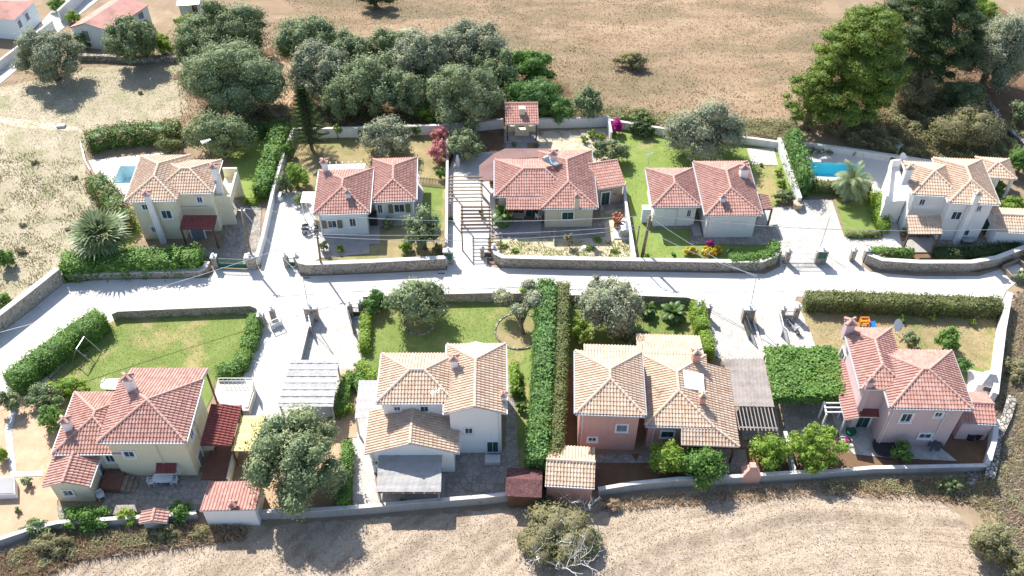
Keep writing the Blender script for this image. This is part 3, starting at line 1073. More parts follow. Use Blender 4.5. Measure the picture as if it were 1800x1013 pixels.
def canopy_roof(root, face, tilemat, posts=(), postmat='wood', name='porch_roof', trim='wood', braces=True, ridges=()):
    """small tiled lean-to roof with posts under the given corner indices"""
    r = tiled([face], name, M[tilemat], root, ridges, trim=trim, thick=0.09)
    for i in posts:
        cen = sum(face, Vector()) / 4
        p = face[i].lerp(cen, 0.07)
        b = MB()
        b.box((p.x, p.y, 0), (0.16, 0.16, p.z - 0.12))
        b.build('post', M[postmat], root)
    return r


def stone_wall(name, label, px, ht, th, mat, cap='cap', cat='wall', z0=0.0, capt=0.07, group=None):
    """garden wall along the ground line px (middle of the wall)"""
    pts = [P(x, y, z0) for x, y in px]
    b = MB()
    L, Rr = [], []
    n = len(pts)
    for i in range(n):
        d = Vector((0, 0, 0))
        if i > 0: d += (pts[i] - pts[i - 1]).normalized()
        if i < n - 1: d += (pts[i + 1] - pts[i]).normalized()
        d.normalize()
        s = Vector((-d.y, d.x, 0))
        L.append((pts[i], s))
    for i in range(n - 1):
        (p, s), (q, t) = L[i], L[i + 1]
        for z_a, z_b, w_, m in ((-0.3, ht - capt, th / 2, 0), (ht - capt, ht, th / 2 + 0.04, 1)):
            b.hexa([p - s * w_ + ZV * z_a, q - t * w_ + ZV * z_a, q + t * w_ + ZV * z_a, p + s * w_ + ZV * z_a],
                   [p - s * w_ + ZV * z_b, q - t * w_ + ZV * z_b, q + t * w_ + ZV * z_b, p + s * w_ + ZV * z_b], m)
    # drop the coincident inner end faces
    keep = [(f, m) for k, (f, m) in enumerate(zip(b.f, b.m))]
    b.f, b.m = [], []
    for k, (f, m) in enumerate(keep):
        seg, loc = divmod(k, 12)
        side = loc % 6
        if side == 3 and seg < n - 2: continue      # end face at q
        if side == 5 and seg > 0: continue          # end face at p
        b.f.append(f); b.m.append(m)
    o = b.build(name, [M[mat], M[cap]], origin=(pts[0].x, pts[0].y, z0))
    return tag(o, label, cat, group)


def pillar(label, x, y, ht=1.7, s=0.5, mat='stone', group='stone gate pillars', lamp=True, panel=None, wide=None):
    p = P(x, y)
    t = thing('gate_pillar', label, 'pillar', p, group)
    wd = wide or s
    b = MB()
    b.box((p.x, p.y, -0.1), (wd, s, ht + 0.1))
    b.build('shaft', M[mat], t)
    b = MB()
    b.box((p.x, p.y, ht), (wd + 0.12, s + 0.12, 0.09))
    b.build('cap', M['cap'], t)
    if lamp:
        b = MB()
        b.lathe((p.x, p.y, ht + 0.09), [(0.05, 0), (0.05, 0.08), (0.13, 0.14), (0.16, 0.24), (0.12, 0.34), (0.03, 0.38)], 10)
        b.build('lamp', M['bulb'] if lamp is True else M['iron'], t)
    if panel:
        b = MB()
        b.box((p.x, p.y - s / 2 - 0.02, ht - 0.95), (wd * 0.72, 0.06, 0.75))
        b.build('meter_door', M[panel], t)
    return t


def gate(label, a, c, ht=1.4, mat='greenpaint', style='solid', group='driveway gates', za=0):
    p, q = P(*a), P(*c)
    t = thing('gate', label, 'gate', p, group)
    d = (q - p); L = d.length; d.normalize()
    b = MB()
    for z in (0.12, ht * 0.52, ht):
        b.bar(p + ZV * z, q + ZV * z, 0.05, 0.06)
    for x in (0, L):
        b.bar(p + d * x + ZV * 0.05, p + d * x + ZV * (ht + .03), 0.07)
    b.build('frame', M[mat], t)
    b = MB()
    if style == 'solid':
        b.bar(p + d * .05 + ZV * ht * 0.30, q - d * .05 + ZV * ht * 0.30, 0.02, ht * 0.38)
    k = max(2, int(L / 0.13))
    for i in range(1, k):
        x = L * i / k
        b.bar(p + d * x + ZV * 0.1, p + d * x + ZV * ht, 0.025)
    b.build('bars', M[mat], t)
    return t


def pole(name, label, base, top, h, r, mat='pole', cat='pole', group=None, arms=True):
    p, q = P(*base), P(*top, h)
    # keep the lean modest
    t = thing(name, label, cat, p, group)
    b = MB()
    b.tube([p - ZV * 0.3, q], [r * 1.15, r * 0.8], 9)
    b.build('shaft', M[mat], t, smooth=True)
    if arms:
        b = MB()
        b.bar(q + Vector((-0.35, 0, -0.3)), q + Vector((0.35, 0, -0.3)), 0.07)
        for x in (-0.3, 0, 0.3):
            b.lathe((q.x + x, q.y, q.z - 0.26), [(0.03, 0), (0.05, 0.05), (0.05, 0.12), (0.02, 0.16)], 7)
        b.build('insulator_bar', M['metal'], t)
    return t, q


def wire(label, p, q, sag=0.6, r=0.028, mat='metal', group='overhead wires'):
    p, q = Vector(p), Vector(q)
    b = MB()
    pts = [p.lerp(q, i / 14) - ZV * sag * 4 * (i / 14) * (1 - i / 14) for i in range(15)]
    b.tube(pts, r, 5)
    o = b.build('overhead_wire', M[mat], origin=p)
    return tag(o, label, 'wire', group)


def slat_pergola(name, label, quad, h, nb, dirn='x', mat='woodmid', cover=None, coverpart=(0, 1), posts=True, cat='pergola', cz=0.20, postm=None, rails=2, nposts=2, bw=0.09, drop=0.0):
    """quad = FL,FR,BR,BL of the top in the photograph"""
    c = [P(x, y, h) for x, y in quad]
    for i in (0, 1): c[i].z -= drop
    t = thing(name, label, cat, (c[0].x, c[0].y, 0))
    L = lambda a, b_: (c[0].lerp(c[1], a)).lerp(c[3].lerp(c[2], a), b_)
    for i in range(nb):
        k = (i + 0.5) / nb if nb > 1 else 0.5
        b = MB()
        if dirn == 'x': b.bar(L(-0.03, k) + ZV * 0.1, L(1.03, k) + ZV * 0.1, bw, bw * 1.2)
        else: b.bar(L(k, -0.03) + ZV * 0.1, L(k, 1.03) + ZV * 0.1, bw, bw * 1.2)
        b.build('beam', M[mat], t)
    for k in [j / (rails - 1) for j in range(rails)]:
        b = MB()
        k2 = 0.02 + 0.96 * k
        if dirn == 'x': b.bar(L(k2, 0), L(k2, 1), 0.12, 0.12)
        else: b.bar(L(0, k2), L(1, k2), 0.12, 0.12)
        b.build('rail', M[mat], t)
    if posts:
        for a in (0.02, 0.98):
            for j in range(nposts):
                p = L(a, 0.03 + 0.94 * j / (nposts - 1))
                b = MB()
                b.box((p.x, p.y, 0), (0.13, 0.13, p.z - 0.06))
                b.build('post', M[postm or mat], t)
    if cover:
        a0, a1 = coverpart
        q = [L(-0.02, a0), L(1.02, a0), L(1.02, a1), L(-0.02, a1)]
        b = MB()
        nx, ny = 16, 12
        for j in range(ny):
            for i in range(nx):
                def pp(i, j):
                    p = q[0].lerp(q[1], i / nx).lerp(q[3].lerp(q[2], i / nx), j / ny)
                    return p + ZV * (cz + 0.025 * math.sin(i * 1.9 + j) + 0.02 * math.sin(j * 2.3))
                e = [pp(i, j), pp(i + 1, j), pp(i + 1, j + 1), pp(i, j + 1)]
                b.face(e)
                b.face([x - ZV * 0.04 for x in e][::-1])
        b.build('cover', M[cover], t)
    return t


def palm(name, label, base, crown_px, hc, R, mat, kind='fan', nf=34, group=None, trunk_r=0.3):
    p = P(*base)
    c = P(*crown_px, hc)
    t = thing(name, label, 'palm', p, group)
    b = MB()
    pts = [p - ZV * 0.1] + [p.lerp(c, k) for k in (0.2, 0.4, 0.6, 0.8, 1.0)]
    b.tube(pts, [trunk_r * x for x in (1.35, 1.1, 0.95, 1.0, 1.1, 0.7)], 10)
    b.build('trunk', M['bark'], t)
    V, vals = [], []
    for i in range(nf):
        az = i * 2.39996 + random.uniform(-0.2, 0.2)
        el = R_(80) - (i / nf) * R_(105)
        el += random.uniform(-.1, .1) * (2.2 if kind == 'fan' else 1)
        L = R * random.uniform(0.85, 1.1)
        h = Vector((math.cos(az), math.sin(az), 0))
        s = Vector((-h.y, h.x, 0))
        if kind == 'fan':
            stem = c + (h * math.cos(el) + ZV * math.sin(el)) * L * random.uniform(0.30, 0.48)
            d0 = (h * math.cos(el) + ZV * math.sin(el))
            up = s.cross(d0).normalized()
            nb = 13
            for k in range(nb):
                a = R_(-95) + R_(190) * k / (nb - 1)
                d = d0 * math.cos(a) + s * math.sin(a)
                d2 = (d - ZV * 0.35).normalized()
                l1 = L * 0.6 * (0.75 + 0.25 * math.cos(a))
                m1 = stem + d * l1 * 0.55
                e = m1 + d2 * l1 * 0.5
                sd2 = d.cross(up).normalized() * 0.12
                V.append([stem, m1 - sd2, m1 + sd2, stem + d * 0.01]); V[-1] = [stem - sd2 * .2, m1 - sd2, m1 + sd2, stem + sd2 * .2]
                V.append([m1 - sd2, e - sd2 * .1, e + sd2 * .1, m1 + sd2])
                x = random.gauss(0.5, 0.22); vals += [x, x + .1]
            V.append([c - s * .04, stem - s * .03, stem + s * .03, c + s * .04]); vals.append(.6)
        else:
            n = 12
            prev = c.copy()
            d = h * math.cos(el) + ZV * math.sin(el)
            for k in range(n):
                nx = prev + d * (L / n)
                fr = (k + 0.5) / n
                lf = L * 0.24 * math.sin(math.pi * min(1, fr * 0.85 + 0.12)) + 0.05
                upv = s.cross(d).normalized()
                for sg in (-1, 1):
                    for m_ in (0.0, 0.5):
                        a0 = prev.lerp(nx, m_)
                        tip = a0 + s * sg * lf * 0.85 + d * lf * 0.5 - ZV * lf * 0.25
                        wv = d * 0.05
                        V.append([a0 - wv, a0 + wv, tip + wv * .3, tip - wv * .3]); vals.append(random.gauss(0.5, 0.25))
                V.append([prev - s * .035, nx - s * .03, nx + s * .03, prev + s * .035]); vals.append(0.8)
                prev = nx
                d = (d - ZV * (0.16 if el > 0 else 0.10)).normalized()
    Vn = np.array([[tuple(x) for x in q] for q in V], float)
    quads_mesh('fronds', Vn, np.clip(np.array(vals), 0, 1), mat, t)
    return t


def pot_plant(label, x, y, z=0, s=0.3, mat='broad', group='potted plants', pot='pot'):
    p = P(x, y, z)
    t = thing('potted_plant', label, 'potted plant', p, group)
    b = MB()
    b.lathe(tuple(p), [(s * 0.55, 0), (s * 0.8, s * 1.1), (s * 0.9, s * 1.15), (s * 0.7, s * 1.15)], 10)
    b.build('pot', M[pot], t)
    L = [((p.x, p.y, p.z + s * 1.8), (s, s, s * 0.8))]
    V, v, c = crown_data(L, 500, 0.16, 0.09)
    quads_mesh('foliage', V, v, M[mat], t, extra=c)
    return t


def chair(label, x, y, z=0, yaw=0.0, mat='white', group='white garden chairs'):
    p = P(x, y, z)
    t = thing('garden_chair', label, 'chair', p, group)
    co, si = math.cos(yaw), math.sin(yaw)
    def T(a, b_): return (p.x + a * co - b_ * si, p.y + a * si + b_ * co)
    b = MB()
    b.box((*T(0, 0), p.z + 0.42), (0.5, 0.48, 0.04), yaw)
    b.build('seat', M[mat], t)
    b = MB()
    for k in range(5):
        b.box((*T(-0.2 + k * 0.1, 0.25), p.z + 0.46), (0.06, 0.03, 0.38), yaw)
    b.box((*T(0, 0.25), p.z + 0.84), (0.5, 0.04, 0.07), yaw)
    b.build('backrest', M[mat], t)
    for sx in (-1, 1):
        b = MB()
        b.box((*T(sx * 0.27, 0), p.z + 0.62), (0.05, 0.46, 0.035), yaw)
        b.build('armrest', M[mat], t)
        for sy in (-1, 1):
            b = MB()
            b.box((*T(sx * 0.23, sy * 0.21), p.z), (0.05, 0.05, 0.42 if sy > 0 else 0.62), yaw)
            b.build('leg', M[mat], t)
    return t


def table(label, x, y, z=0, r=(0.9, 0.55), mat='white', h=0.74):
    p = P(x, y, z)
    t = thing('garden_table', label, 'table', p)
    b = MB()
    n = 16
    q = [(p.x + r[0] * math.copysign(abs(math.cos(a)) ** 0.6, math.cos(a)), p.y + r[1] * math.copysign(abs(math.sin(a)) ** 0.6, math.sin(a))) for a in [2 * math.pi * i / n for i in range(n)]]
    b.hexa([Vector((a, c, p.z + h - 0.04)) for a, c in q], [Vector((a, c, p.z + h)) for a, c in q])
    b.build('table_top', M[mat], t)
    for sx in (-1, 1):
        for sy in (-1, 1):
            b = MB()
            b.box((p.x + sx * r[0] * 0.7, p.y + sy * r[1] * 0.6, p.z), (0.07, 0.07, h - 0.04))
            b.build('leg', M[mat], t)
    return t


def dish(label, x, y, z, r=0.42, az=-0.9, mat='white'):
    p = P(x, y, z)
    t = thing('satellite_dish', label, 'satellite dish', (p.x, p.y, p.z - 0.9), 'satellite dishes')
    b = MB()
    b.bar(p - ZV * 0.95, p, 0.05)
    b.build('mast', M['metal'], t)
    d = Vector((math.cos(az) * 0.75, math.sin(az) * 0.75, 0.6)).normalized()
    a = d.cross(ZV).normalized(); c = a.cross(d).normalized()
    b = MB()
    rings = [(0.0, 0.0), (0.4, 0.02), (0.75, 0.07), (1.0, 0.13)]
    n = 14
    base = []
    for k, zz in rings[1:]:
        base.append([p + (a * math.cos(2 * math.pi * i / n) + c * math.sin(2 * math.pi * i / n)) * r * k + d * r * zz for i in range(n)])
    for i in range(n):
        j = (i + 1) % n
        b.face([p, base[0][i], base[0][j]])
        b.face([p - d * .02, base[0][j] - d * .02, base[0][i] - d * .02])
        for k in (0, 1):
            b.face([base[k][i], base[k + 1][i], base[k + 1][j], base[k][j]])
            b.face([base[k][j] - d * .02, base[k + 1][j] - d * .02, base[k + 1][i] - d * .02, base[k][i] - d * .02])
    b.build('reflector', M[mat], t)
    b = MB()
    b.bar(p - c * r * 0.9, p + d * r * 1.1, 0.03)
    b.box(tuple(p + d * r * 1.1 - ZV * .04), (0.09, 0.09, 0.1))
    b.build('feed_arm', M['metal'], t)
    return t


def antenna(label, x, y, z, h=1.8):
    p = P(x, y, z)
    t = thing('television_antenna', label, 'antenna', p, 'television antennas')
    b = MB()
    b.bar(p, p + ZV * h, 0.04)
    b.build('mast', M['metal'], t)
    b = MB()
    q = p + ZV * h
    a = Vector((0.8, 0.5, 0)).normalized(); s = Vector((-a.y, a.x, 0))
    b.bar(q - a * 0.5, q + a * 0.5, 0.03)
    for i in range(7):
        c = q + a * (-0.45 + i * 0.15)
        b.bar(c - s * (0.35 - i * 0.03), c + s * (0.35 - i * 0.03), 0.02)
    b.build('elements', M['metal'], t)
    return t


def scooter(label, x, y, yaw, c1='white', s=1.0):
    p = P(x, y)
    t = thing('scooter', label, 'scooter', p, 'parked scooters and motorbikes')
    d = Vector((math.cos(yaw), math.sin(yaw), 0)); n = Vector((-d.y, d.x, 0))
    for k in (-0.62, 0.62):
        c = p + d * k * s + ZV * 0.26
        b = MB()
        prev = None
        ring = [c + (d * math.cos(a) + ZV * math.sin(a)) * 0.22 for a in [2 * math.pi * i / 14 for i in range(15)]]
        b.tube(ring, 0.055, 6, cap=False)
        wh = b.build('wheel', M['black'], t)
        b = MB()
        b.tube([c - n * 0.04, c + n * 0.04], 0.16, 10)
        b.build('rim', M['metal'], wh)
    b = MB()
    b.tube([p + d * -0.75 + ZV * 0.55, p + d * -0.35 + ZV * 0.62, p + d * -0.05 + ZV * 0.5, p + d * 0.0 + ZV * 0.32, p + d * 0.3 + ZV * 0.3, p + d * 0.42 + ZV * 0.75], [0.10, 0.17, 0.16, 0.13, 0.12, 0.10], 8)
    b.obox(p + d * 0.36 - n * 0.22 + ZV * 0.35, n * 0.44, d * 0.06, ZV * 0.5 + d * 0.08)
    b.build('body', M[c1], t)
    b = MB()
    b.tube([p + d * -0.75 + ZV * 0.72, p + d * -0.4 + ZV * 0.78, p + d * -0.05 + ZV * 0.72], [0.09, 0.15, 0.10], 8)
    b.build('saddle', M['black'], t)
    b = MB()
    b.tube([p + d * 0.62 + ZV * 0.3, p + d * 0.42 + ZV * 1.0], 0.03, 6)
    b.tube([p + d * 0.36 - n * 0.33 + ZV * 1.0, p + d * 0.42 + ZV * 1.03, p + d * 0.36 + n * 0.33 + ZV * 1.0], 0.025, 6)
    b.build('handlebar', M['metal'], t)
    b = MB()
    b.lathe(tuple(p + d * 0.5 + ZV * 0.86), [(0.03, 0), (0.09, 0.04), (0.09, 0.12), (0.03, 0.15)], 9)
    b.build('headlight', M['bulb'], t)
    return t


def ac_unit(root, plane, px, py, s=(0.85, 0.3, 0.6)):
    p0, dr, n = plane
    c = hit(px, py, plane)
    b = MB()
    b.obox(c - dr * s[0] / 2 - ZV * s[2] / 2 + n * 0.08, dr * s[0], n * s[1], ZV * s[2])
    for i in range(6):
        b.obox(c - dr * s[0] * .4 + n * (s[1] + 0.08) - ZV * (s[2] * .4) + ZV * i * 0.09, dr * s[0] * .5, n * 0.02, ZV * 0.04)
    b.obox(c - dr * .03 - ZV * (s[2] / 2 + .04), dr * .06, n * (s[1] + .08), ZV * .04)
    return b.build('air_conditioner', M['white'], root)


def paved(px, z=0.05, mat='paving', name='paving', jit=0.0):
    return sheet(name, px, z, M[mat], jit)


# ================================================================== THE SETTING
def px_to_world_loop(px): return [P(x, y, 0) for x, y in px]


POOL1 = [(205, 313), (222, 294), (262, 293), (262, 322), (205, 323)]
POOL1 = [(198, 323), (212, 293), (256, 293), (242, 323)]
POOL2 = [(1418, 285), (1512, 289), (1518, 318), (1430, 311)]


def rect_loop(px):
    a, b, c = P(*px[0]), P(*px[3]), P(*px[1])
    return [a, b, b + (c - a), c]


pool1, pool2 = rect_loop(POOL1), rect_loop(POOL2)
g = MB()
outer = [Vector((-420, -120, 0)), Vector((420, -120, 0)), Vector((420, 620, 0)), Vector((-420, 620, 0))]
flat = outer + pool1 + pool2
for t in geometry.tessellate_polygon([outer, pool1, pool2]):
    a, b, c = (flat[i] for i in t)
    t = list(t)
    if (b - a).cross(c - a).z < 0: t.reverse()
    g.f.append(t); g.m.append(0)
g.v = [tuple(p) for p in flat]
tag(g.build('ground', M['ground'], origin=(0, 60, 0)), kind='structure')

sheet('upper_field', [(560, 60), (700, 60), (880, 90), (1010, 190), (1380, 245), (1500, 120), (1460, -40), (1500, -330), (300, -330), (440, 20)], 0.012, M['upfield'], 0.15)
LOF = [(-260, 1300), (-160, 960), (100, 945), (480, 925), (950, 890), (1190, 868), (1440, 850), (1640, 865), (1740, 960), (1790, 1080), (1950, 1300)]
sheet('mown_field', LOF, 0.012, M['lofield'], 0.15)
LF = [(-160, 180), (20, 150), (150, 120), (330, 110), (330, 200), (150, 250), (150, 330), (200, 410), (110, 480), (0, 560), (-200, 640)]
sheet('left_field', LF, 0.012, M['lfield'], 0.15)

# pale worn tracks in the left field
sheet('dirt_track', [(-160, 205), (0, 206), (60, 214), (130, 222), (150, 232), (60, 226), (0, 218), (-160, 220)], 0.018, M['palesoil'], 0.25)
sheet('worn_patch', [(700, 52), (722, 50), (730, 62), (706, 66)], 0.018, M['palesoil'], 0.2)

# road and drives
sheet('road', [(-220, 760), (-30, 612), (0, 588), (60, 542), (112, 499), (170, 493), (366, 489), (380, 474), (520, 474), (530, 487), (785, 476), (850, 462), (872, 472), (1110, 478), (1345, 482), (1378, 466), (1512, 466), (1530, 479), (1610, 486), (1720, 486), (1795, 462), (1800, 486), (1768, 512),
               (1762, 526), (1400, 522), (1395, 535), (1230, 537), (990, 533), (800, 531), (642, 533), (640, 545), (465, 545), (455, 552), (212, 560), (180, 585), (60, 690), (0, 745), (-220, 920)], 0.03, M['concrete'])
sheet('driveway', [(458, 480), (462, 430), (483, 345), (500, 335), (548, 340), (556, 400), (566, 420), (562, 455), (535, 470), (527, 480)], 0.04, M['concrete'])
sheet('driveway', [(786, 482), (789, 300), (800, 268), (868, 268), (872, 400), (858, 420), (856, 468)], 0.04, M['concrete'])
sheet('driveway', [(1372, 472), (1366, 432), (1342, 428), (1322, 400), (1345, 368), (1402, 362), (1412, 352), (1462, 352), (1484, 418), (1548, 418), (1590, 425), (1600, 440), (1520, 442), (1514, 472)], 0.04, M['drive'])
sheet('driveway', [(462, 541), (548, 541), (556, 560), (528, 640), (600, 640), (594, 730), (470, 760), (430, 745), (376, 700), (384, 664), (428, 662), (462, 575)], 0.04, M['concrete'])
sheet('driveway', [(550, 541), (640, 541), (638, 622), (632, 640), (664, 668), (664, 740), (652, 800), (668, 893), (620, 905), (620, 780), (600, 740), (596, 700), (530, 640)], 0.044, M['drive'])
sheet('driveway', [(1234, 533), (1314, 533), (1346, 645), (1345, 720), (1300, 720), (1275, 640), (1250, 620), (1240, 560)], 0.044, M['drive'])
sheet('driveway', [(1322, 533), (1402, 530), (1416, 556), (1436, 618), (1480, 700), (1390, 720), (1350, 645)], 0.04, M['drive'])
sheet('village_road', [(-160, 230), (0, 148), (60, 98), (122, 40), (200, -20), (170, -40), (90, 20), (60, 55), (0, 108), (-160, 190)], 0.03, M['concrete'])

# lawns and garden soils
lawn = lambda px, mt='lawn', z=0.02, name='lawn', j=0.12: sheet(name, px, z, M[mt], j)
lawn([(400, 258), (505, 215), (492, 270), (460, 358), (424, 360), (408, 300)], 'lawn_bright')
lawn([(215, 345), (250, 400), (232, 440), (200, 445), (180, 400)], 'lawn')
lawn([(500, 245), (620, 243), (782, 236), (782, 470), (566, 456), (566, 418), (548, 395), (548, 335), (496, 330), (490, 290)], 'lawn_dry')
lawn([(738, 330), (778, 330), (778, 400), (738, 400)], 'lawn', 0.026)
lawn([(790, 238), (885, 232), (885, 262), (860, 300), (790, 300)], 'darksoil', name='garden_soil')
lawn([(950, 232), (1068, 226), (1112, 450), (1065, 420), (1040, 280), (945, 262)], 'palesoil', 0.022, 'garden_soil')
lawn([(868, 418), (1065, 416), (1112, 430), (1112, 458), (880, 458), (868, 445)], 'palesoil', 0.022, 'garden_soil')
lawn([(1070, 226), (1300, 248), (1368, 262), (1398, 345), (1340, 372), (1345, 430), (1364, 452), (1340, 468), (1125, 462), (1100, 335)], 'lawn_bright')
lawn([(1305, 300), (1370, 290), (1398, 345), (1340, 362)], 'lawn_mix', 0.026)
lawn([(1420, 322), (1520, 330), (1534, 360), (1552, 412), (1486, 416), (1466, 348), (1412, 345)], 'lawn', 0.05)
lawn([(1520, 445), (1600, 442), (1740, 440), (1850, 430), (1800, 460), (1720, 478), (1600, 474), (1530, 468)], 'darksoil', 0.034, 'garden_soil')
lawn([(205, 560), (300, 556), (456, 550), (448, 600), (428, 660), (380, 664), (360, 740), (180, 740), (60, 700), (150, 600)], 'lawn_mix')
lawn([(644, 533), (800, 530), (930, 530), (950, 545), (935, 850), (892, 850), (890, 700), (664, 700), (664, 668), (638, 640)], 'lawn_mix')
lawn([(650, 585), (800, 640), (800, 660), (664, 660), (650, 640)], 'lawn', 0.026)
lawn([(988, 533), (1232, 533), (1238, 600), (1252, 630), (1010, 640), (1000, 700), (985, 700)], 'lawn_bright')
lawn([(1130, 545), (1215, 545), (1225, 600), (1180, 610), (1120, 590)], 'lawn_mix', 0.026)
lawn([(982, 640), (1012, 640), (1014, 800), (1100, 860), (1060, 862), (955, 862), (960, 800), (975, 780)], 'darksoil', 0.024, 'garden_soil')
lawn([(1046, 802), (1400, 780), (1520, 800), (1740, 720), (1738, 822), (1430, 838), (1170, 852), (1060, 862)], 'darksoil', 0.016, 'garden_soil')
lawn([(1402, 536), (1752, 548), (1742, 690), (1700, 700), (1600, 690), (1470, 640), (1436, 612)], 'lawn_dry')
lawn([(1670, 630), (1728, 650), (1720, 672), (1690, 668)], 'lawn', 0.026)
lawn([(-100, 760), (20, 700), (70, 690), (180, 700), (180, 800), (100, 880), (105, 915), (0, 955), (-100, 980)], 'soil', 0.02, 'garden_soil')
lawn([(440, 760), (610, 740), (612, 905), (440, 908)], 'soil', 0.018, 'garden_soil')
lawn([(600, 650), (630, 650), (628, 770), (604, 770)], 'soil', 0.05, 'garden_soil')
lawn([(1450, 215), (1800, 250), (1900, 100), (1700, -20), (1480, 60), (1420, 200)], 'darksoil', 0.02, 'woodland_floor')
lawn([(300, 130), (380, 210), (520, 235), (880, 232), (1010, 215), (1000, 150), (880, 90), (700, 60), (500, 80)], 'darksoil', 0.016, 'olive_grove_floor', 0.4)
lawn([(482, 95), (530, 130), (505, 205), (470, 205), (478, 150)], 'soil', 0.02, 'footpath', 0.2)

# paving
paved([(238, 436), (392, 436), (405, 350), (460, 362), (456, 445), (452, 468), (384, 468), (370, 452), (240, 458)], 0.03)
paved([(158, 284), (310, 270), (300, 340), (215, 345), (190, 340), (168, 310)], 0.028, 'pooldeck', 'pool_deck') if False else sheet('pool_deck', [(156, 283), (320, 266), (320, 340), (213, 343), (190, 334), (166, 305)], 0.03, M['pooldeck'], 0, [pool1])
sheet('pool_deck', [(1408, 262), (1585, 288), (1570, 340), (1590, 470), (1575, 470), (1545, 400), (1528, 345), (1520, 332), (1412, 318)], 0.03, M['pooldeck'], 0, [pool2])
paved([(560, 455), (650, 447), (650, 430), (668, 430), (668, 400), (735, 395), (745, 340), (735, 300), (560, 320)], 0.034, 'tilefloor')
paved([(862, 415), (872, 395), (1060, 392), (1062, 330), (1102, 330), (1100, 366), (1064, 372), (1062, 416), (1020, 420), (880, 420)], 0.034, 'paving')
paved([(890, 262), (888, 232), (946, 232), (946, 244), (927, 244), (927, 262)], 0.034, 'tilefloor')
paved([(1142, 402), (1214, 404), (1212, 430), (1350, 432), (1372, 420), (1362, 396), (1330, 396), (1325, 350)], 0.034, 'paving')
paved([(1312, 262), (1360, 262), (1368, 292), (1322, 290)], 0.034, 'drive')
paved([(1590, 430), (1600, 440), (1720, 442), (1790, 450), (1800, 420), (1590, 420)], 0.05, 'paving')
paved([(98, 892), (180, 892), (195, 830), (360, 832), (380, 850), (352, 900), (190, 906), (110, 918)], 0.034, 'paving')
paved([(780, 800), (888, 790), (895, 640), (903, 640), (914, 862), (870, 884), (780, 888)], 0.034, 'paving')
paved([(666, 834), (782, 834), (782, 888), (666, 892)], 0.05, 'tilefloor')
paved([(1012, 800), (1110, 800), (1118, 812), (1128, 792), (1280, 790), (1310, 792), (1320, 850), (1240, 850), (1235, 815), (1010, 815)], 0.034, 'paving')
paved([(1450, 700), (1540, 760), (1655, 790), (1682, 812), (1560, 806), (1500, 800), (1480, 780)], 0.05, 'drive')
paved([(1368, 705), (1486, 700), (1500, 760), (1384, 772)], 0.036, 'paving')
paved([(1296, 715), (1366, 715), (1372, 772), (1305, 775)], 0.036, 'paving')
paved([(1700, 650), (1742, 660), (1742, 720), (1700, 700)], 0.034, 'concrete')
paved([(28, 690), (38, 692), (22, 760), (30, 830), (76, 828), (76, 838), (20, 840), (8, 760)], 0.03, 'drive', 'stepping_path')

# pools: basin below ground and, for the full one, its water
for lp, wz, mt in ((pool1, None, 'poolin'), (pool2, -0.22, 'poolblue')):
    b = MB()
    t = [Vector((p.x, p.y, 0.035)) for p in lp]
    bt = [Vector((p.x, p.y, -1.6)) for p in lp]
    b.face(bt)
    for i in range(4):
        j = (i + 1) % 4
        b.face([t[j], t[i], bt[i], bt[j]])
    cen = sum(t, Vector()) / 4
    for i in range(4):
        j = (i + 1) % 4
        o1, o2 = (t[i] - cen) * 1.05 + cen, (t[j] - cen) * 1.05 + cen
        b.hexa([t[i], o1, o2, t[j]], [p + ZV * 0.03 for p in (t[i], o1, o2, t[j])], 1)
    o = b.build('pool', [M[mt], M['cap']])
    if wz is None:
        tag(o, 'empty pale blue swimming pool beside the far left yellow house', 'swimming pool')
    else:
        tag(o, 'bright turquoise filled swimming pool behind the hedge and date palm', 'swimming pool')
        b = MB(); b.face([Vector((p.x, p.y, wz)) for p in lp])
        tag(b.build('pool_water', M['water']), kind='structure')

# ================================================================== WALLS
stone_wall('stone_wall', 'rubble stone retaining wall along the road at the far left field', [(-120, 668), (0, 584), (60, 537), (112, 495)], 1.9, 0.5, 'stone')
stone_wall('stone_wall', 'low stone wall under the flowering hedge of the yellow house', [(112, 491), (240, 487), (352, 485), (364, 478), (368, 470)], 0.85, 0.45, 'stone')
stone_wall('stone_wall', 'stone front wall with pale coping before the small pale blue house', [(526, 470), (530, 478), (545, 481), (650, 477), (784, 470)], 1.45, 0.4, 'stone')
stone_wall('stone_wall', 'long stone front wall curving round the pale soil garden and bright lawn', [(868, 452), (872, 461), (884, 467), (1000, 470), (1115, 472), (1280, 475), (1335, 474), (1360, 464), (1368, 450)], 1.3, 0.4, 'stone')
stone_wall('stone_wall', 'curving stone front wall of the white villa at the right', [(1519, 452), (1522, 463), (1545, 472), (1610, 476), (1700, 476), (1745, 468), (1800, 447), (1850, 440)], 1.3, 0.4, 'stone')
stone_wall('stone_wall', 'stone garden wall behind the yellowish lawn with the swing frame', [(200, 562), (212, 557), (320, 552), (445, 547), (457, 552), (463, 563)], 1.0, 0.4, 'stone')
stone_wall('stone_wall', 'stone garden wall behind the lawn with the ringed olive tree', [(640, 533), (700, 530), (870, 526), (948, 528)], 1.15, 0.4, 'stone')
stone_wall('stone_wall', 'stone garden wall behind the pair of cycads', [(985, 530), (1100, 530), (1205, 534), (1226, 540)], 1.15, 0.4, 'stone')
stone_wall('garden_wall', 'white rendered wall between the yellow house and the blue house drive', [(455, 466), (465, 430), (484, 345), (502, 280), (518, 243)], 1.2, 0.25, 'whitewash', capt=0.03)
stone_wall('garden_wall', 'whitewashed back wall behind the araucaria and olive garden', [(518, 243), (620, 241), (700, 238), (784, 236), (885, 226)], 1.35, 0.25, 'whitewash', capt=0.03)
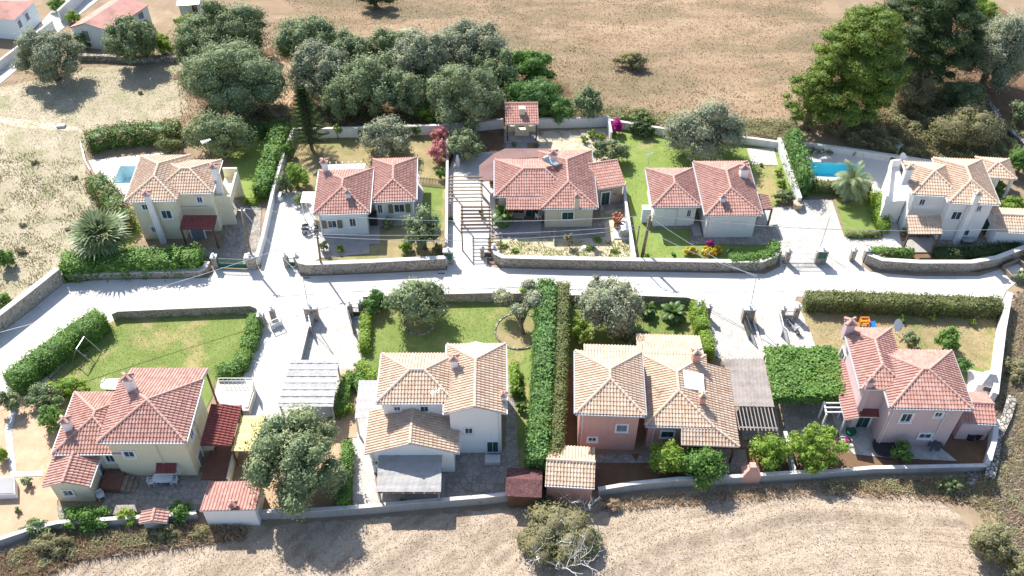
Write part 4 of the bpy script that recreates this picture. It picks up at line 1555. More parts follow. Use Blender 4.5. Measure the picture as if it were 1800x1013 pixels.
stone_wall('garden_wall', 'white back wall running from the barbecue pavilion to the bougainvillea', [(944, 225), (1000, 224), (1068, 222)], 1.35, 0.25, 'whitewash', capt=0.03)
stone_wall('garden_wall', 'white back wall half hidden behind the bright lawn and big olive', [(1068, 222), (1130, 232), (1180, 240), (1300, 252), (1372, 262)], 1.0, 0.25, 'whitewash', capt=0.03)
stone_wall('garden_wall', 'narrow white wall along the open slatted driveway pergola', [(785, 468), (786, 380), (787, 300), (787, 238)], 1.2, 0.2, 'whitewash', capt=0.03)
stone_wall('garden_wall', 'white wall dividing the stone shed garden from the bright lawn', [(1114, 468), (1106, 420), (1098, 368), (1096, 335)], 1.3, 0.2, 'whitewash', capt=0.03)
stone_wall('garden_wall', 'short white wall beside the magenta bougainvillea', [(1068, 222), (1073, 250)], 1.4, 0.2, 'whitewash', capt=0.03)
stone_wall('garden_wall', 'white wall descending beside the tall cypress screen', [(1366, 258), (1378, 290), (1392, 330), (1402, 364)], 1.3, 0.35, 'whitewash', capt=0.03)
stone_wall('garden_wall', 'white wall behind the turquoise pool lined with flower pots', [(1402, 262), (1480, 272), (1580, 287), (1640, 296)], 1.0, 0.25, 'whitewash', capt=0.03)
stone_wall('garden_wall', 'thick sunlit white wall at the right edge of the dry lawn', [(1764, 535), (1752, 600), (1742, 680), (1738, 712)], 1.7, 0.45, 'whitewash', capt=0.03)
stone_wall('garden_wall', 'white weathered wall at the corner beside the mauve house', [(1742, 755), (1738, 790), (1728, 826)], 1.5, 0.35, 'whitewash', capt=0.03)
stone_wall('garden_wall', 'low weathered boundary wall below the yellow house patio', [(-60, 990), (0, 962), (60, 942), (110, 930), (235, 922), (345, 914), (350, 912)], 1.1, 0.25, 'greywall', capt=0.05)
stone_wall('garden_wall', 'grey boundary wall behind the big olive and reed terrace', [(444, 912), (560, 908), (650, 902), (725, 895), (850, 885), (950, 874)], 1.1, 0.25, 'greywall', capt=0.05)
stone_wall('garden_wall', 'curving boundary wall below the salmon house citrus trees', [(1050, 872), (1110, 862), (1190, 854), (1270, 851), (1340, 846), (1440, 840)], 1.1, 0.25, 'greywall', capt=0.05)
stone_wall('garden_wall', 'boundary wall below the mauve pink house', [(1440, 840), (1530, 832), (1640, 830), (1728, 828)], 0.9, 0.25, 'greywall', capt=0.05)
stone_wall('garden_wall', 'long narrow concrete wall between two white driveways', [(551, 566), (541, 590), (528, 645)], 0.95, 0.28, 'greywall', capt=0.04)
stone_wall('garden_wall', 'thin low kerb wall dividing the drives before the brown carport', [(1322, 562), (1334, 600), (1346, 640)], 0.3, 0.15, 'greywall', capt=0.04)
stone_wall('garden_wall', 'white dividing wall between the lime tree and walnut tree', [(1376, 770), (1384, 800), (1392, 838)], 1.0, 0.25, 'whitewash', capt=0.03)
stone_wall('garden_wall', 'low white wall along the village road at the top left', [(-120, 200), (0, 124), (50, 86), (96, 50)], 1.2, 0.25, 'whitewash', capt=0.03)
stone_wall('garden_wall', 'panelled white wall beyond the village road', [(108, 38), (150, -2), (190, -30)], 1.6, 0.25, 'whitewash', capt=0.03)
stone_wall('stone_wall', 'dry stone field wall below the old pink roofed barn', [(140, 106), (180, 106), (240, 110), (312, 108)], 0.8, 0.5, 'stone_dry', 'stone_dry')
stone_wall('stone_wall', 'pale tumbled stone wall in the wood at the top right', [(1732, 185), (1760, 225), (1800, 262), (1840, 300)], 0.8, 0.5, 'stone_dry', 'stone_dry')
stone_wall('stone_wall', 'crooked dry stone wall in the scrub beside the mauve house', [(1775, 705), (1765, 740), (1748, 775), (1742, 815), (1735, 845)], 0.7, 0.7, 'stone_dry', 'stone_dry')


# ================================================================== HOUSES
def downpipe(root, bl, side, at, z1=None, mat='fascia'):
    p0, dr, n = bl.plane(side)
    L = (bl.w if side in 'FB' else bl.d) - 2 * OV
    q = p0 + dr * (L * at) + n * 0.07
    b = MB()
    b.tube([q + ZV * 0.05, q + ZV * ((z1 or bl.he) - 0.3), q + n * 0.3 + ZV * ((z1 or bl.he) - 0.06)], 0.05, 6)
    b.build('downpipe', M[mat], root)


# ---- 1: far left, two storeys, cream with tan roof
h1 = thing('house', 'two storey cream house with tan hipped roof beside the empty pool', 'house', P(310, 400), 'detached villas along the road')
A = Block((220, 354), (311, 352), (252, 275), 5.6)
B = Block((296, 340), (373, 339), (387, 282), 5.6)
B.o -= B.u * 1.6; B.w += 1.6
fa, ra = roof_faces(A, 'hip'); fb, rb = roof_faces(B, 'hip_x')
walls([A, B], M['creamwall'], h1)
tiled(fa, 'roof', M['tantile'], h1, ra)
tiled(fb, 'roof', M['tantile'], h1, rb)
gutters([(A, 'FL'), (B, 'FR')], h1, mat='fascia')
downpipe(h1, A, 'F', .97); downpipe(h1, B, 'F', .03)
opening(h1, A.plane('F'), 255, 364, 0.6, 0.7)
opening(h1, A.plane('F'), 293, 377, 1.0, 1.1)
opening(h1, A.plane('F'), 271, 403, 0.55, 0.75)
opening(h1, B.plane('F'), 351, 351, 0.55, 0.75)
opening(h1, A.plane('F'), 347, 408, 1.3, 1.9, 'door_grey')
opening(h1, B.plane('R'), 398, 347, 0.7, 1.0, 'shut_grey')
opening(h1, B.plane('R'), 389, 378, 0.7, 1.0, 'shut_grey')
for fx, fy, tx, ty in ((291, 428, 256, 338),):
    chimney(h1, tx, ty, 6.9, 0.55, 0.0)
chimney(h1, 374, 290, 7.6, 0.6, 0.0)
f = para((316, 403), 2.75, (376, 403), 2.75, (322, 379), 3.35)
canopy_roof(h1, f, 'maroontile', (0, 1))
b = MB()
p = hit(347, 376, B.plane('F')); 
b.obox(B.pt(-0.2, OV - .14, 3.45), B.u * (B.w - .6), -B.v * 0.1, ZV * 0.12)
b.build('string_course', M['fascia'], h1)
# balcony on the far side
b = MB()
b.obox(B.pt(B.w - OV, B.d * 0.25, 0), B.u * 1.5, B.v * 0.2, ZV * 4.0)
b.obox(B.pt(B.w - OV, B.d + 0.6, 0), B.u * 1.5, B.v * 0.2, ZV * 4.0)
b.obox(B.pt(B.w - OV, B.d * 0.25 + .2, 2.6), B.u * 1.5, B.v * (B.d * 0.75 + 0.4), ZV * 0.2)
b.obox(B.pt(B.w - OV + 1.32, B.d * 0.25 + .2, 2.8), B.u * 0.18, B.v * (B.d * 0.75 + 0.4), ZV * 0.9)
b.build('balcony', M['creamwall'], h1)
ac_unit(h1, B.plane('R'), 402, 366)
antenna('tall thin antenna on the tan roof of the cream house', 368, 270, 7.2, 1.6)

# ---- 2: small pale blue house
h2 = thing('house', 'single storey pale blue house with two red hipped roofs and olive shutters', 'house', P(650, 400), 'detached villas along the road')
A = Block((551, 377), (649, 374), (562, 300), 3.35)
B = Block((651, 355), (731, 352), (640, 281), 3.0)
A.d = max(A.d, 5)
for q in ((A, 'hip_y'), (B, 'hip_y')): pass
fa, ra = roof_faces(A, 'hip_y'); fb, rb = roof_faces(B, 'hip_y')
C_ = Block((649, 357), (690, 356), (649, 300), 2.9)
walls([A, B], M['bluewall'], h2)
tiled(fa, 'roof', M['redtile'], h2, ra); tiled(fb, 'roof', M['redtile'], h2, rb)
gutters([(A, 'FLR'), (B, 'FR')], h2, mat='fascia')
downpipe(h2, A, 'F', .03); downpipe(h2, B, 'F', .97)
opening(h2, A.plane('F'), 584, 394, 0.9, 1.0, 'side_shutters')
opening(h2, A.plane('F'), 620, 391, 0.65, 1.1, 'window')
opening(h2, B.plane('F'), 668, 367, 0.5, 1.2, 'window')
opening(h2, B.plane('F'), 702, 366, 1.1, 1.1, 'side_shutters')
chimney(h2, 569, 281, 5.2, 0.62, 3.2)
chimney(h2, 611, 335, 4.9, 0.5, 3.0)
ac_unit(h2, B.plane('R'), 733, 362); ac_unit(h2, B.plane('R'), 733, 334)
# white roof terrace with stub posts behind
T_ = Block((575, 302), (641, 300), (577, 289), 2.8)
walls([T_], M['white'], h2, name='terrace', ov=0)
for i in range(6):
    b = MB(); p = T_.pt(T_.w * (i + 0.4) / 6, T_.d - 0.2, 2.7); b.box(tuple(p), (0.09, 0.09, 0.55)); b.build('terrace_post', M['white'], h2)
# white sheet awning on the left
b = MB(); q = [P(528, 357, 2.3), P(551, 357, 2.5), P(553, 338, 2.5), P(532, 338, 2.3)]
b.hexa(q, [p + ZV * 0.06 for p in q]); b.build('awning', M['white'], h2)
for p in (q[0].lerp(q[1], .08), q[3].lerp(q[2], .08)):
    b = MB(); b.box((p.x, p.y, 0), (0.08, 0.08, 2.28)); b.build('awning_post', M['white'], h2)
# dark storage box by the wall
b = MB(); p = P(656, 394); b.box(tuple(p), (0.9, 0.7, 1.45)); b.box((p.x, p.y, 1.45), (1.0, 0.8, 0.08))
tag(b.build('storage_cabinet', M['black']), 'black storage cabinet in the corner of the pale blue house', 'cabinet')

# ---- 3: cream house with brown felt canopy
h3 = thing('house', 'sand coloured house with large red roof and brown felt canopy', 'house', P(960, 380), 'detached villas along the road')
A = Block((952, 367), (1050, 366), (1030, 266), 3.0)
B = Block((870, 346), (1010, 345), (882, 281), 3.0)
C_ = Block((869, 343), (950, 342), (869, 309), 2.97)
fa, ra = roof_faces(A, 'hip_y'); fb, rb = roof_faces(B, 'hip_x')
B2 = Block((893, 346), (951, 346), (893, 300), 3.0)
walls([A, B], M['olivewall'], h3)
tiled(fa, 'roof', M['redtile'], h3, ra); tiled(fb, 'roof', M['redtile'], h3, rb)
gutters([(A, 'FR'), (B, 'FL')], h3)
downpipe(h3, A, 'F', .04)
f = para((890, 369), 2.55, (951, 369), 2.55, (890, 347), 3.05)
canopy_roof(h3, f, 'redtile', (0,))
opening(h3, A.plane('F'), 998, 379, 1.15, 1.0, 'shut_green')
opening(h3, B.plane('F'), 912, 376, 1.1, 1.6, 'door_wood'); opening(h3, B.plane('F'), 935, 376, 1.3, 1.7, 'door_green')
chimney(h3, 973, 266, 5.3, 0.7, 3.2, tilemat='pinktile')
chimney(h3, 1015, 342, 4.8, 0.5, 3.0, 'olivewall')
b = MB(); q = [P(843, 319, 2.5), P(870, 318, 2.6), P(872, 311, 2.75), P(884, 281, 2.85), P(966, 276, 2.9), P(966, 262, 2.6), P(888, 262, 2.5), P(868, 271, 2.5), P(842, 292, 2.5)]
b.hexa([p - ZV * .05 for p in q], [p + ZV * 0.06 for p in q]); b.build('felt_canopy', M['felt'], h3)
for x, y in ((844, 317), (843, 293), (870, 272), (890, 263)):
    b = MB(); p = P(x, y, 2.4); b.box((p.x + .15, p.y, 0), (0.14, 0.14, 2.4)); b.build('canopy_post', M['wood'], h3)
# roof solar collector
q = [P(955, 284, 4.6), P(976, 293, 4.25), P(986, 289, 4.35), P(964, 280, 4.7)]
b = MB(); b.hexa([p + ZV * .02 for p in q], [p + ZV * .1 for p in q])
a_ = [p.lerp(sum(q, Vector()) / 4, .12) + ZV * .104 for p in q]; b.hexa(a_, [p + ZV * .02 for p in a_], 1)
b.tube([q[0] + ZV * .3, q[3] + ZV * .3], .22, 9)
b.build('solar_water_heater', [M['metal'], M['solar']], h3)
b = MB(); p = P(948, 400); b.box((p.x - 2.2, p.y - .2, 0), (4.8, 2.3, 0.22)); b.build('porch_floor', M['tilefloor'], h3)
table('dark table under the porch roof of the sand coloured house', 912, 388, 0.22, (0.6, 0.4), 'metal')
chair('white plastic chair on the porch of the sand coloured house', 946, 386, 0.22, 2.2)

# stone shed to its right
sh = thing('shed', 'small honey stone shed with red tile roof and green door', 'shed', P(1080, 358))
A = Block((1048, 334), (1100, 326), (1092, 291), 2.5)
q = [A.pt(0, 0, 2.5), A.pt(A.w, 0, 2.5), A.pt(A.w, A.d, 3.3), A.pt(0, A.d, 3.3)]
bw = MB(); bw.hexa([A.pt(x, y, -.1) for x, y in ((.25, .25), (A.w - .25, .25), (A.w - .25, A.d - .25), (.25, A.d - .25))], [A.pt(.25, .25, 2.48), A.pt(A.w - .25, .25, 2.48), A.pt(A.w - .25, A.d - .25, 3.14), A.pt(.25, A.d - .25, 3.14)])
bw.build('wall', M['honey_stone'], sh)
tiled([q], 'roof', M['redtile'], sh, [(q[3], q[2])])
opening(sh, A.plane('F', .25), 1064, 349, 0.85, 1.75, 'door_green')

# barbecue pavilion
bb = thing('barbecue_pavilion', 'red tiled barbecue pavilion on wooden posts at the back wall', 'pavilion', P(917, 232))
A = Block((888, 219), (947, 218), (889, 194), 2.6)
q = [A.pt(0, 0, 2.6), A.pt(A.w, 0, 2.6), A.pt(A.w, A.d, 3.5), A.pt(0, A.d, 3.5)]
tiled([q], 'roof', M['pinktile'], bb, [(q[3], q[2])])
for x, y in ((.25, .2), (A.w - .25, .2), (.25, A.d - .3), (A.w - .25, A.d - .3)):
    b = MB(); p = A.pt(x, y, 0); b.box((p.x, p.y, 0), (0.16, 0.16, 2.55 + (.5 if y > 1 else 0))); b.build('post', M['wood'], bb)
b = MB()
o = A.pt(A.w * .3, A.d - 1.6, 0)
b.obox(o, A.u * 0.35, A.v * .8, ZV * 1.5); b.obox(o + A.u * 1.25, A.u * 0.35, A.v * .8, ZV * 1.5); b.obox(o + ZV * 1.5, A.u * 1.6, A.v * .8, ZV * .5)
b.obox(o + ZV * .003 + A.u * .35, A.u * .9, A.v * .7, ZV * .8)
b.obox(o + A.u * .45 + ZV * 2, A.u * .7, A.v * .6, ZV * 1.9)
b.build('oven', M['yellowwall'], bb)
b = MB(); b.obox(A.pt(.1, A.d - .9, 0), A.u * 1.2, A.v * .6, ZV * .95); b.obox(A.pt(A.w - 1.5, A.d - .9, 0), A.u * 1.3, A.v * .6, ZV * .95); b.build('counter', M['yellowwall'], bb)
b = MB(); b.obox(A.pt(-.1, -.2, .0), A.u * (A.w + .2), A.v * (A.d), ZV * .14); b.build('floor_slab', M['tilefloor'], bb)

# ---- 4: white house with red roof
h4 = thing('house', 'single storey white house with twin red hipped roofs and white shutters', 'house', P(1240, 400), 'detached villas along the road')
A = Block((1147, 364), (1233, 363), (1130, 297), 3.1)
B = Block((1240, 379), (1340, 378), (1219, 285), 3.5)
fa, ra = roof_faces(A, 'hip_y'); fb, rb = roof_faces(B, 'hip_y')
walls([A, B], M['whitewall'], h4)
tiled(fa, 'roof', M['redtile'], h4, ra); tiled(fb, 'roof', M['redtile'], h4, rb)
gutters([(A, 'FL'), (B, 'FLR')], h4)
downpipe(h4, A, 'F', .55); downpipe(h4, B, 'F', .03)
opening(h4, A.plane('F'), 1178, 375, 1.0, 0.95, 'shut_white'); opening(h4, A.plane('F'), 1211, 375, 0.42, 0.95)
opening(h4, B.plane('F'), 1265, 396, 1.0, 0.95, 'shut_white'); opening(h4, B.plane('F'), 1299, 396, 1.2, 0.95, 'shut_white')
chimney(h4, 1310, 291, 5.4, 0.8, 3.2); chimney(h4, 1272, 343, 4.9, 0.5, 3.2)
f = para((1340, 369), 2.75, (1359, 367), 2.3, (1330, 342), 2.75)
f = [P(1339, 369, 2.8), P(1358, 368, 2.45), P(1349, 343, 2.45), P(1331, 342, 2.8)]
canopy_roof(h4, f, 'redtile', (1,))
for y in (326, 341, 355): ac_unit(h4, A.plane('L'), 1131 + (y - 326) * .18, y)
b = MB(); p = P(1134, 389); b.box(tuple(p), (0.9, 0.6, 1.9)); b.box((p.x, p.y, 1.9), (1.0, .7, .07)); b.build('meter_cupboard', M['white'], h4)
b = MB(); q = [P(x, y) for x, y in ((1219, 418), (1233, 418), (1228, 395), (1212, 395))]; b.hexa(q, [p + ZV * .3 for p in q]); b.build('door_step', M['tilefloor'], h4)

# ---- 5: top right white villa
h5 = thing('house', 'two storey white villa with tan roofs and balcony beside the turquoise pool', 'house', P(1640, 400), 'detached villas along the road')
B = Block((1605, 342), (1690, 346), (1578, 284), 5.5)
A = Block((1668, 356), (1757, 360), (1708, 281), 5.5)
fa, ra = roof_faces(A, 'hip_y'); fb, rb = roof_faces(B, 'hip_x')
walls([A, B], M['whitewall'], h5)
tiled(fa, 'roof', M['tantile'], h5, ra); tiled(fb, 'roof', M['tantile'], h5, rb)
gutters([(A, 'FLR'), (B, 'FL')], h5, mat='fascia')
downpipe(h5, A, 'F', .42); downpipe(h5, B, 'F', .05)
C_ = Block((1640, 300), (1716, 304), (1634, 276), 5.45)
opening(h5, B.plane('F'), 1621, 355, 0.55, 0.8); opening(h5, A.plane('F'), 1681, 379, 0.95, 1.05); opening(h5, A.plane('F'), 1721, 366, 0.45, 0.7); opening(h5, A.plane('F'), 1698, 408, 0.55, 0.8, 'shut_green')
opening(h5, B.plane('L'), 1564, 348, 0.8, 1.1, 'shut_green'); opening(h5, B.plane('L'), 1580, 383, 0.8, 1.3, 'shut_green')
opening(h5, B.plane('F'), 1622, 418, 1.3, 1.9, 'door_wood')
chimney(h5, 1600, 291, 7.4, 0.7, 5.0, tilemat='tantile'); chimney(h5, 1721, 337, 7.0, 0.55, 0.0, tilemat='tantile')
f = para((1596, 412), 2.7, (1656, 412), 2.7, (1594, 379), 3.45)
canopy_roof(h5, f, 'tantile', (0, 1))
b = MB(); q = [P(x, y, 3.3) for x, y in ((1556, 356), (1592, 352), (1580, 292), (1563, 294))]
b.hexa([p - ZV * 3.3 for p in q], q); n4 = 4
b.build('terrace_block', M['whitewall'], h5)
b = MB()
for p_, q_ in ((q[0], q[3]), (q[3], q[2])):
    b.bar(p_ + ZV * .45, q_ + ZV * .45, 0.2, 0.9)
b.build('parapet', M['whitewall'], h5)
# rear pavilion and right garage
pv = thing('pavilion', 'tan hipped garden pavilion behind the white villa', 'pavilion', P(1745, 330))
A = Block((1726, 312), (1787, 316), (1768, 280), 2.7)
fa, ra = roof_faces(A, 'hip_x')
tiled(fa, 'roof', M['tantile'], pv, ra)
for x in (.3, A.w / 2, A.w - .3):
    for y in (.3, A.d - .3):
        b = MB(); p = A.pt(x, y, 0); b.box((p.x, p.y, 0), (.3, .3, 2.62), A.yaw); b.build('column', M['whitewall'], pv)
ga = thing('garage', 'low white garage with tan gabled roof at the right edge', 'garage', P(1790, 440))
A = Block((1750, 407), (1842, 411), (1744, 366), 2.6)
fa, ra = roof_faces(A, 'gable_x')
walls([A], M['whitewall'], ga, [(A, 'x')]); tiled(fa, 'roof', M['tantile'], ga, ra); gutters([(A, 'F')], ga, mat='fascia')
opening(ga, A.plane('L'), 1733, 400, 1.2, 1.9, 'door_green')

# ---- 6: bottom left
h6 = thing('house', 'two storey yellow house with red hipped roofs at the bottom left', 'house', P(270, 820), 'detached villas along the road')
A = Block((172, 777), (326, 777), (363, 668), 5.5)
B = Block((92, 798), (215, 797), (142, 690), 3.35)
C_ = Block((74, 857), (156, 857), (98, 803), 2.7)
f1, r1 = roof_faces(A, 'hip_y'); f2, r2 = roof_faces(B, 'hip'); f3, r3 = roof_faces(C_, 'gable_y')
walls([A, B, C_], M['yellowwall'], h6, [(C_, 'y')])
tiled(f1, 'roof', M['redtile'], h6, r1); tiled(f2, 'roof', M['redtile'], h6, r2); tiled(f3, 'roof', M['redtile'], h6, r3)
q = [A.pt(A.w * .04, A.d - .1, 5.52), A.pt(A.w, A.d - .1, 5.52), A.pt(A.w, A.d + 1.75, 4.8), A.pt(A.w * .04, A.d + 1.75, 4.8)]
tiled([q], 'porch_roof', M['redtile'], h6)
for x in (A.w * .08, A.w * .97):
    b = MB(); p = A.pt(x, A.d + 1.5, 0); b.box((p.x, p.y, 0), (.14, .14, 4.75)); b.build('post', M['wood'], h6)
gutters([(A, 'FR'), (B, 'FL'), (C_, 'R')], h6, mat='fascia')
downpipe(h6, A, 'F', .62); downpipe(h6, A, 'R', .5)
opening(h6, A.plane('F'), 227, 798, 0.85, 0.8); opening(h6, A.plane('F'), 303, 826, 0.9, 0.75)
opening(h6, A.plane('R'), 336, 763, 0.8, 0.9); opening(h6, A.plane('R'), 352, 805, 0.9, 1.5, 'shut_grey')
opening(h6, C_.plane('F'), 120, 866, 0.75, 0.75); opening(h6, C_.plane('R'), 181, 826, 0.9, 1.8, 'door_grey'); opening(h6, B.plane('F'), 193, 805, 0.7, 1.1)
p = hit(295, 818, A.plane('F'))
q = [p - A.v * .75 - A.u * .85 - ZV * .1, p - A.v * .75 + A.u * .85 - ZV * .1, p + A.u * .85 + ZV * .3, p - A.u * .85 + ZV * .3]
tiled([q], 'window_canopy', M['maroontile'], h6)
chimney(h6, 222, 661, 7.9, 0.7, 5.6); chimney(h6, 112, 736, 5.2, 0.65, 3.4)
f = [P(351, 783, 3.3), P(406, 784, 2.6), P(425, 714, 2.6), P(371, 711, 3.3)]
canopy_roof(h6, f, 'maroontile', (1, 2), trim='wood')
b = MB(); q = [P(x, y) for x, y in ((180, 866), (214, 868), (224, 838), (190, 834))]; b.hexa(q, [p + ZV * .7 for p in q]); b.build('entrance_terrace', M['terracotta_floor'], h6)
b = MB()
for i in range(3):
    q = [P(x, y) for x, y in ((214 + 8 * i, 868), (222 + 8 * i, 868), (231 + 8 * i, 842), (223 + 8 * i, 842))]; b.hexa(q, [p + ZV * (.55 - .18 * i) for p in q])
b.build('steps', M['woodmid'], h6)
b = MB(); q = [P(x, y) for x, y in ((354, 845), (404, 845), (420, 778), (378, 770))]; b.hexa(q, [p + ZV * .25 for p in q]); b.build('side_terrace', M['terracotta_floor'], h6)
b = MB(); q = [P(x, y, .9) for x, y in ((386, 722), (437, 722), (447, 690), (447, 676), (388, 676))]; b.hexa([p - ZV * .9 for p in q], q); b.build('raised_terrace', M['concrete'], h6)
b = MB()
for i in range(5):
    a_, c_ = q[1:5][min(i, 2)], q[1:5][min(i + 1, 3)]
for a_, c_ in ((q[2], q[3]), (q[3], q[4])):
    b.bar(a_ + ZV * 0.9, c_ + ZV * 0.9, 0.04); b.bar(a_ + ZV * 0.5, c_ + ZV * 0.5, 0.03)
    for i in range(8): b.bar(a_.lerp(c_, i / 8), a_.lerp(c_, i / 8) + ZV * .9, 0.03)
b.build('railing', M['white'], h6)
aw = thing('awning', 'bright yellow canvas awning beside the big olive tree', 'awning', P(440, 800))
b = MB(); q = [P(406, 793, 2.25), P(446, 793, 2.25), P(466, 731, 2.25), P(424, 731, 2.25)]
nn = 10
for i in range(nn):
    a0, a1 = q[0].lerp(q[3], i / nn), q[0].lerp(q[3], (i + 1) / nn); c0, c1 = q[1].lerp(q[2], i / nn), q[1].lerp(q[2], (i + 1) / nn)
    s0, s1 = 0.04 * math.sin(i * 2.2), 0.04 * math.sin((i + 1) * 2.2)
    b.face([a0 + ZV * s0, c0 + ZV * s0, c1 + ZV * s1, a1 + ZV * s1]); b.face([a1 + ZV * (s1 - .02), c1 + ZV * (s1 - .02), c0 + ZV * (s0 - .02), a0 + ZV * (s0 - .02)])
b.build('canvas', M['yellow'], aw)
for p in q:
    b = MB(); pp_ = p.lerp(sum(q, Vector()) / 4, .04); b.box((pp_.x, pp_.y, 0), (.1, .1, 2.2)); b.build('post', M['wood'], aw)
b = MB()
for i in range(4): b.bar(q[i] - ZV * .07, q[(i + 1) % 4] - ZV * .07, .08)
b.build('frame', M['wood'], aw)
stone_wall('garden_wall', 'low yellow wall beside the terracotta side terrace', [(404, 850), (412, 815), (420, 790)], 0.8, 0.2, 'yellowwall', 'yellowwall')
stone_wall('garden_wall', 'short yellow parapet at the end of the white drive', [(437, 728), (443, 705), (449, 690)], 1.0, 0.2, 'yellowwall', 'yellowwall')
og = thing('outbuilding', 'white outbuilding with salmon red lean-to roof beside the big olive', 'outbuilding', P(400, 910))
A = Block((351, 899), (450, 897), (380, 841), 2.5)
q = [A.pt(0, 0, 2.5), A.pt(A.w, 0, 2.5), A.pt(A.w, A.d, 1.9), A.pt(0, A.d, 1.9)]
bw = MB(); bw.hexa([A.pt(x, y, -.1) for x, y in ((.15, .12), (A.w - .15, .12), (A.w - .15, A.d - .2), (.15, A.d - .2))], [A.pt(.15, .12, 2.42), A.pt(A.w - .15, .12, 2.42), A.pt(A.w - .15, A.d - .2, 1.86), A.pt(.15, A.d - .2, 1.86)])
bw.build('wall', M['whitewall'], og)
tiled([q], 'roof', M['pinktile'], og)
chimney(og, 408, 884, 3.1, 0.45, 2.2, 'pinkwall', 'pinktile')
gr = thing('barbecue_canopy', 'tiny red tiled canopy over the wall between two round citrus bushes', 'canopy', P(268, 915))
A = Block((244, 921), (293, 920), (252, 899), 1.5)
f3, r3 = roof_faces(A, 'gable_y', 0.3); walls([A], M['greywall'], gr, ov=.2); tiled(f3, 'roof', M['redtile'], gr, r3)

# ---- 7: bottom centre white house
h7 = thing('house', 'two storey white house with orange tan roof in the bottom centre', 'house', P(770, 780), 'detached villas along the road')
A = Block((781, 729), (889, 728), (885, 605), 6.1)
B = Block((662, 708), (800, 708), (667, 622), 6.1)
C_ = Block((641, 799), (805, 798), (646, 738), 3.3)
C_.d += 0.8
f1, r1 = roof_faces(A, 'gable_hip'); f2, r2 = roof_faces(B, 'hip_x'); f3, r3 = roof_faces(C_, 'gable_y')
walls([A, B, C_], M['whitewall'], h7, [(A, 'y'), (C_, 'y')])
tiled(f1, 'roof', M['tantile'], h7, r1); tiled(f2, 'roof', M['tantile'], h7, r2); tiled(f3, 'roof', M['tantile'], h7, r3)
gutters([(A, 'RL'), (B, 'FL'), (C_, 'RL')], h7, mat='fascia')
downpipe(h7, A, 'F', .95); downpipe(h7, C_, 'F', .03)
opening(h7, B.plane('F'), 698, 718, 0.55, 0.55); opening(h7, B.plane('F'), 746, 718, 0.6, 0.65, 'shut_green')
opening(h7, A.plane('F'), 824, 757, 0.65, 0.8); opening(h7, A.plane('F'), 866, 785, 0.9, 1.5, 'shut_green')
b = MB(); p = P(866, 812); b.box((p.x, p.y, 0), (1.3, .8, .5)); b.build('door_step', M['cap'], h7)
chimney(h7, 798, 627, 7.7, 0.6, 5.8); chimney(h7, 885, 692, 7.0, 0.4, 5.0)
antenna('television antenna on the orange tan roof in the bottom centre', 768, 705, 6.4, 1.3)
opening(h7, C_.plane('R'), 802, 810, 0.7, 0.8, 'shut_green'); opening(h7, C_.plane('F'), 660, 812, 0.35, 0.5, 'shut_green')

# ---- 8: salmon house
h8 = thing('house', 'salmon pink house with joined tan hipped roofs and solar panel', 'house', P(1150, 780), 'detached villas along the road')
A = Block((1012, 727), (1134, 731), (1009, 617), 5.5)
B = Block((1134, 748), (1256, 752), (1127, 622), 3.6)
f1, r1 = roof_faces(A, 'hip_y'); f2, r2 = roof_faces(B, 'hip_y')
walls([A, B], M['pinkwall'], h8)
tiled(f1, 'roof', M['tantile'], h8, r1); tiled(f2, 'roof', M['tantile'], h8, r2)
gutters([(A, 'FLR'), (B, 'F')], h8)
downpipe(h8, A, 'F', .05); downpipe(h8, B, 'F', .1)
q = [A.pt(A.w * .13, A.d - .05, 5.52), A.pt(A.w * .96, A.d - .05, 5.52), A.pt(A.w * .96, A.d + 1.0, 5.15), A.pt(A.w * .13, A.d + 1.0, 5.15)]
tiled([q], 'porch_roof', M['tantile'], h8)
q = [B.pt(-.2, B.d - .05, 3.62), B.pt(B.w * .98, B.d - .05, 3.62), B.pt(B.w * .98, B.d + 3.0, 2.7), B.pt(-.2, B.d + 3.0, 2.7)]
tiled([q], 'porch_roof', M['tantile'], h8)
# skirt roof on the right and front
he, lo, sw = 3.58, 2.85, 2.0
a0, a1 = B.pt(B.w, B.d * .88, he), B.pt(B.w, 0, he)
c0, c1 = B.pt(B.w + sw, B.d * .88, lo), B.pt(B.w + sw, -1.3, lo)
m0 = B.pt(B.w * .52, 0, he); m1 = B.pt(B.w * .52, -1.3, lo)
fR = [c1, c0, a0, a1]; fF = [m1, c1, a1, m0]
tiled([fR, fF], 'veranda_roof', M['tantile'], h8, [(c1, a1)])
for x, y in ((B.w * .56, -1.0), (B.w + sw - .3, -1.0), (B.w + sw - .3, B.d * .4), (B.w + sw - .3, B.d * .8)):
    b = MB(); p = B.pt(x, y, 0); b.box((p.x, p.y, 0), (.16, .16, 2.8)); b.build('post', M['wood'], h8)
opening(h8, A.plane('F'), 1093, 752, 0.85, 0.9, 'shut_grey'); opening(h8, A.plane('F'), 1041, 772, 0.7, 0.55); opening(h8, B.plane('F'), 1173, 763, 1.0, 0.85, 'shut_green')
chimney(h8, 1226, 616, 5.5, 0.65, 3.6, 'pinkwall', 'tantile'); chimney(h8, 1237, 692, 5.3, 0.5, 3.6, 'pinkwall', 'tantile')
q = [P(1203, 684, 4.4), P(1238, 690, 4.0), P(1236, 660, 4.05), P(1200, 652, 4.45)]
b = MB(); b.hexa([p + ZV * .1 for p in q], [p + ZV * .18 for p in q])
a_ = [p.lerp(sum(q, Vector()) / 4, .1) + ZV * .184 for p in q]; b.hexa(a_, [p + ZV * .015 for p in a_], 1)
b.build('solar_panel', [M['white'], M['solar']], h8)
antenna('television antenna on the roof valley of the salmon house', 1127, 625, 6.0, 1.5)
ac_unit(h8, A.plane('L'), 1007, 735); ac_unit(h8, A.plane('L'), 1007, 705)
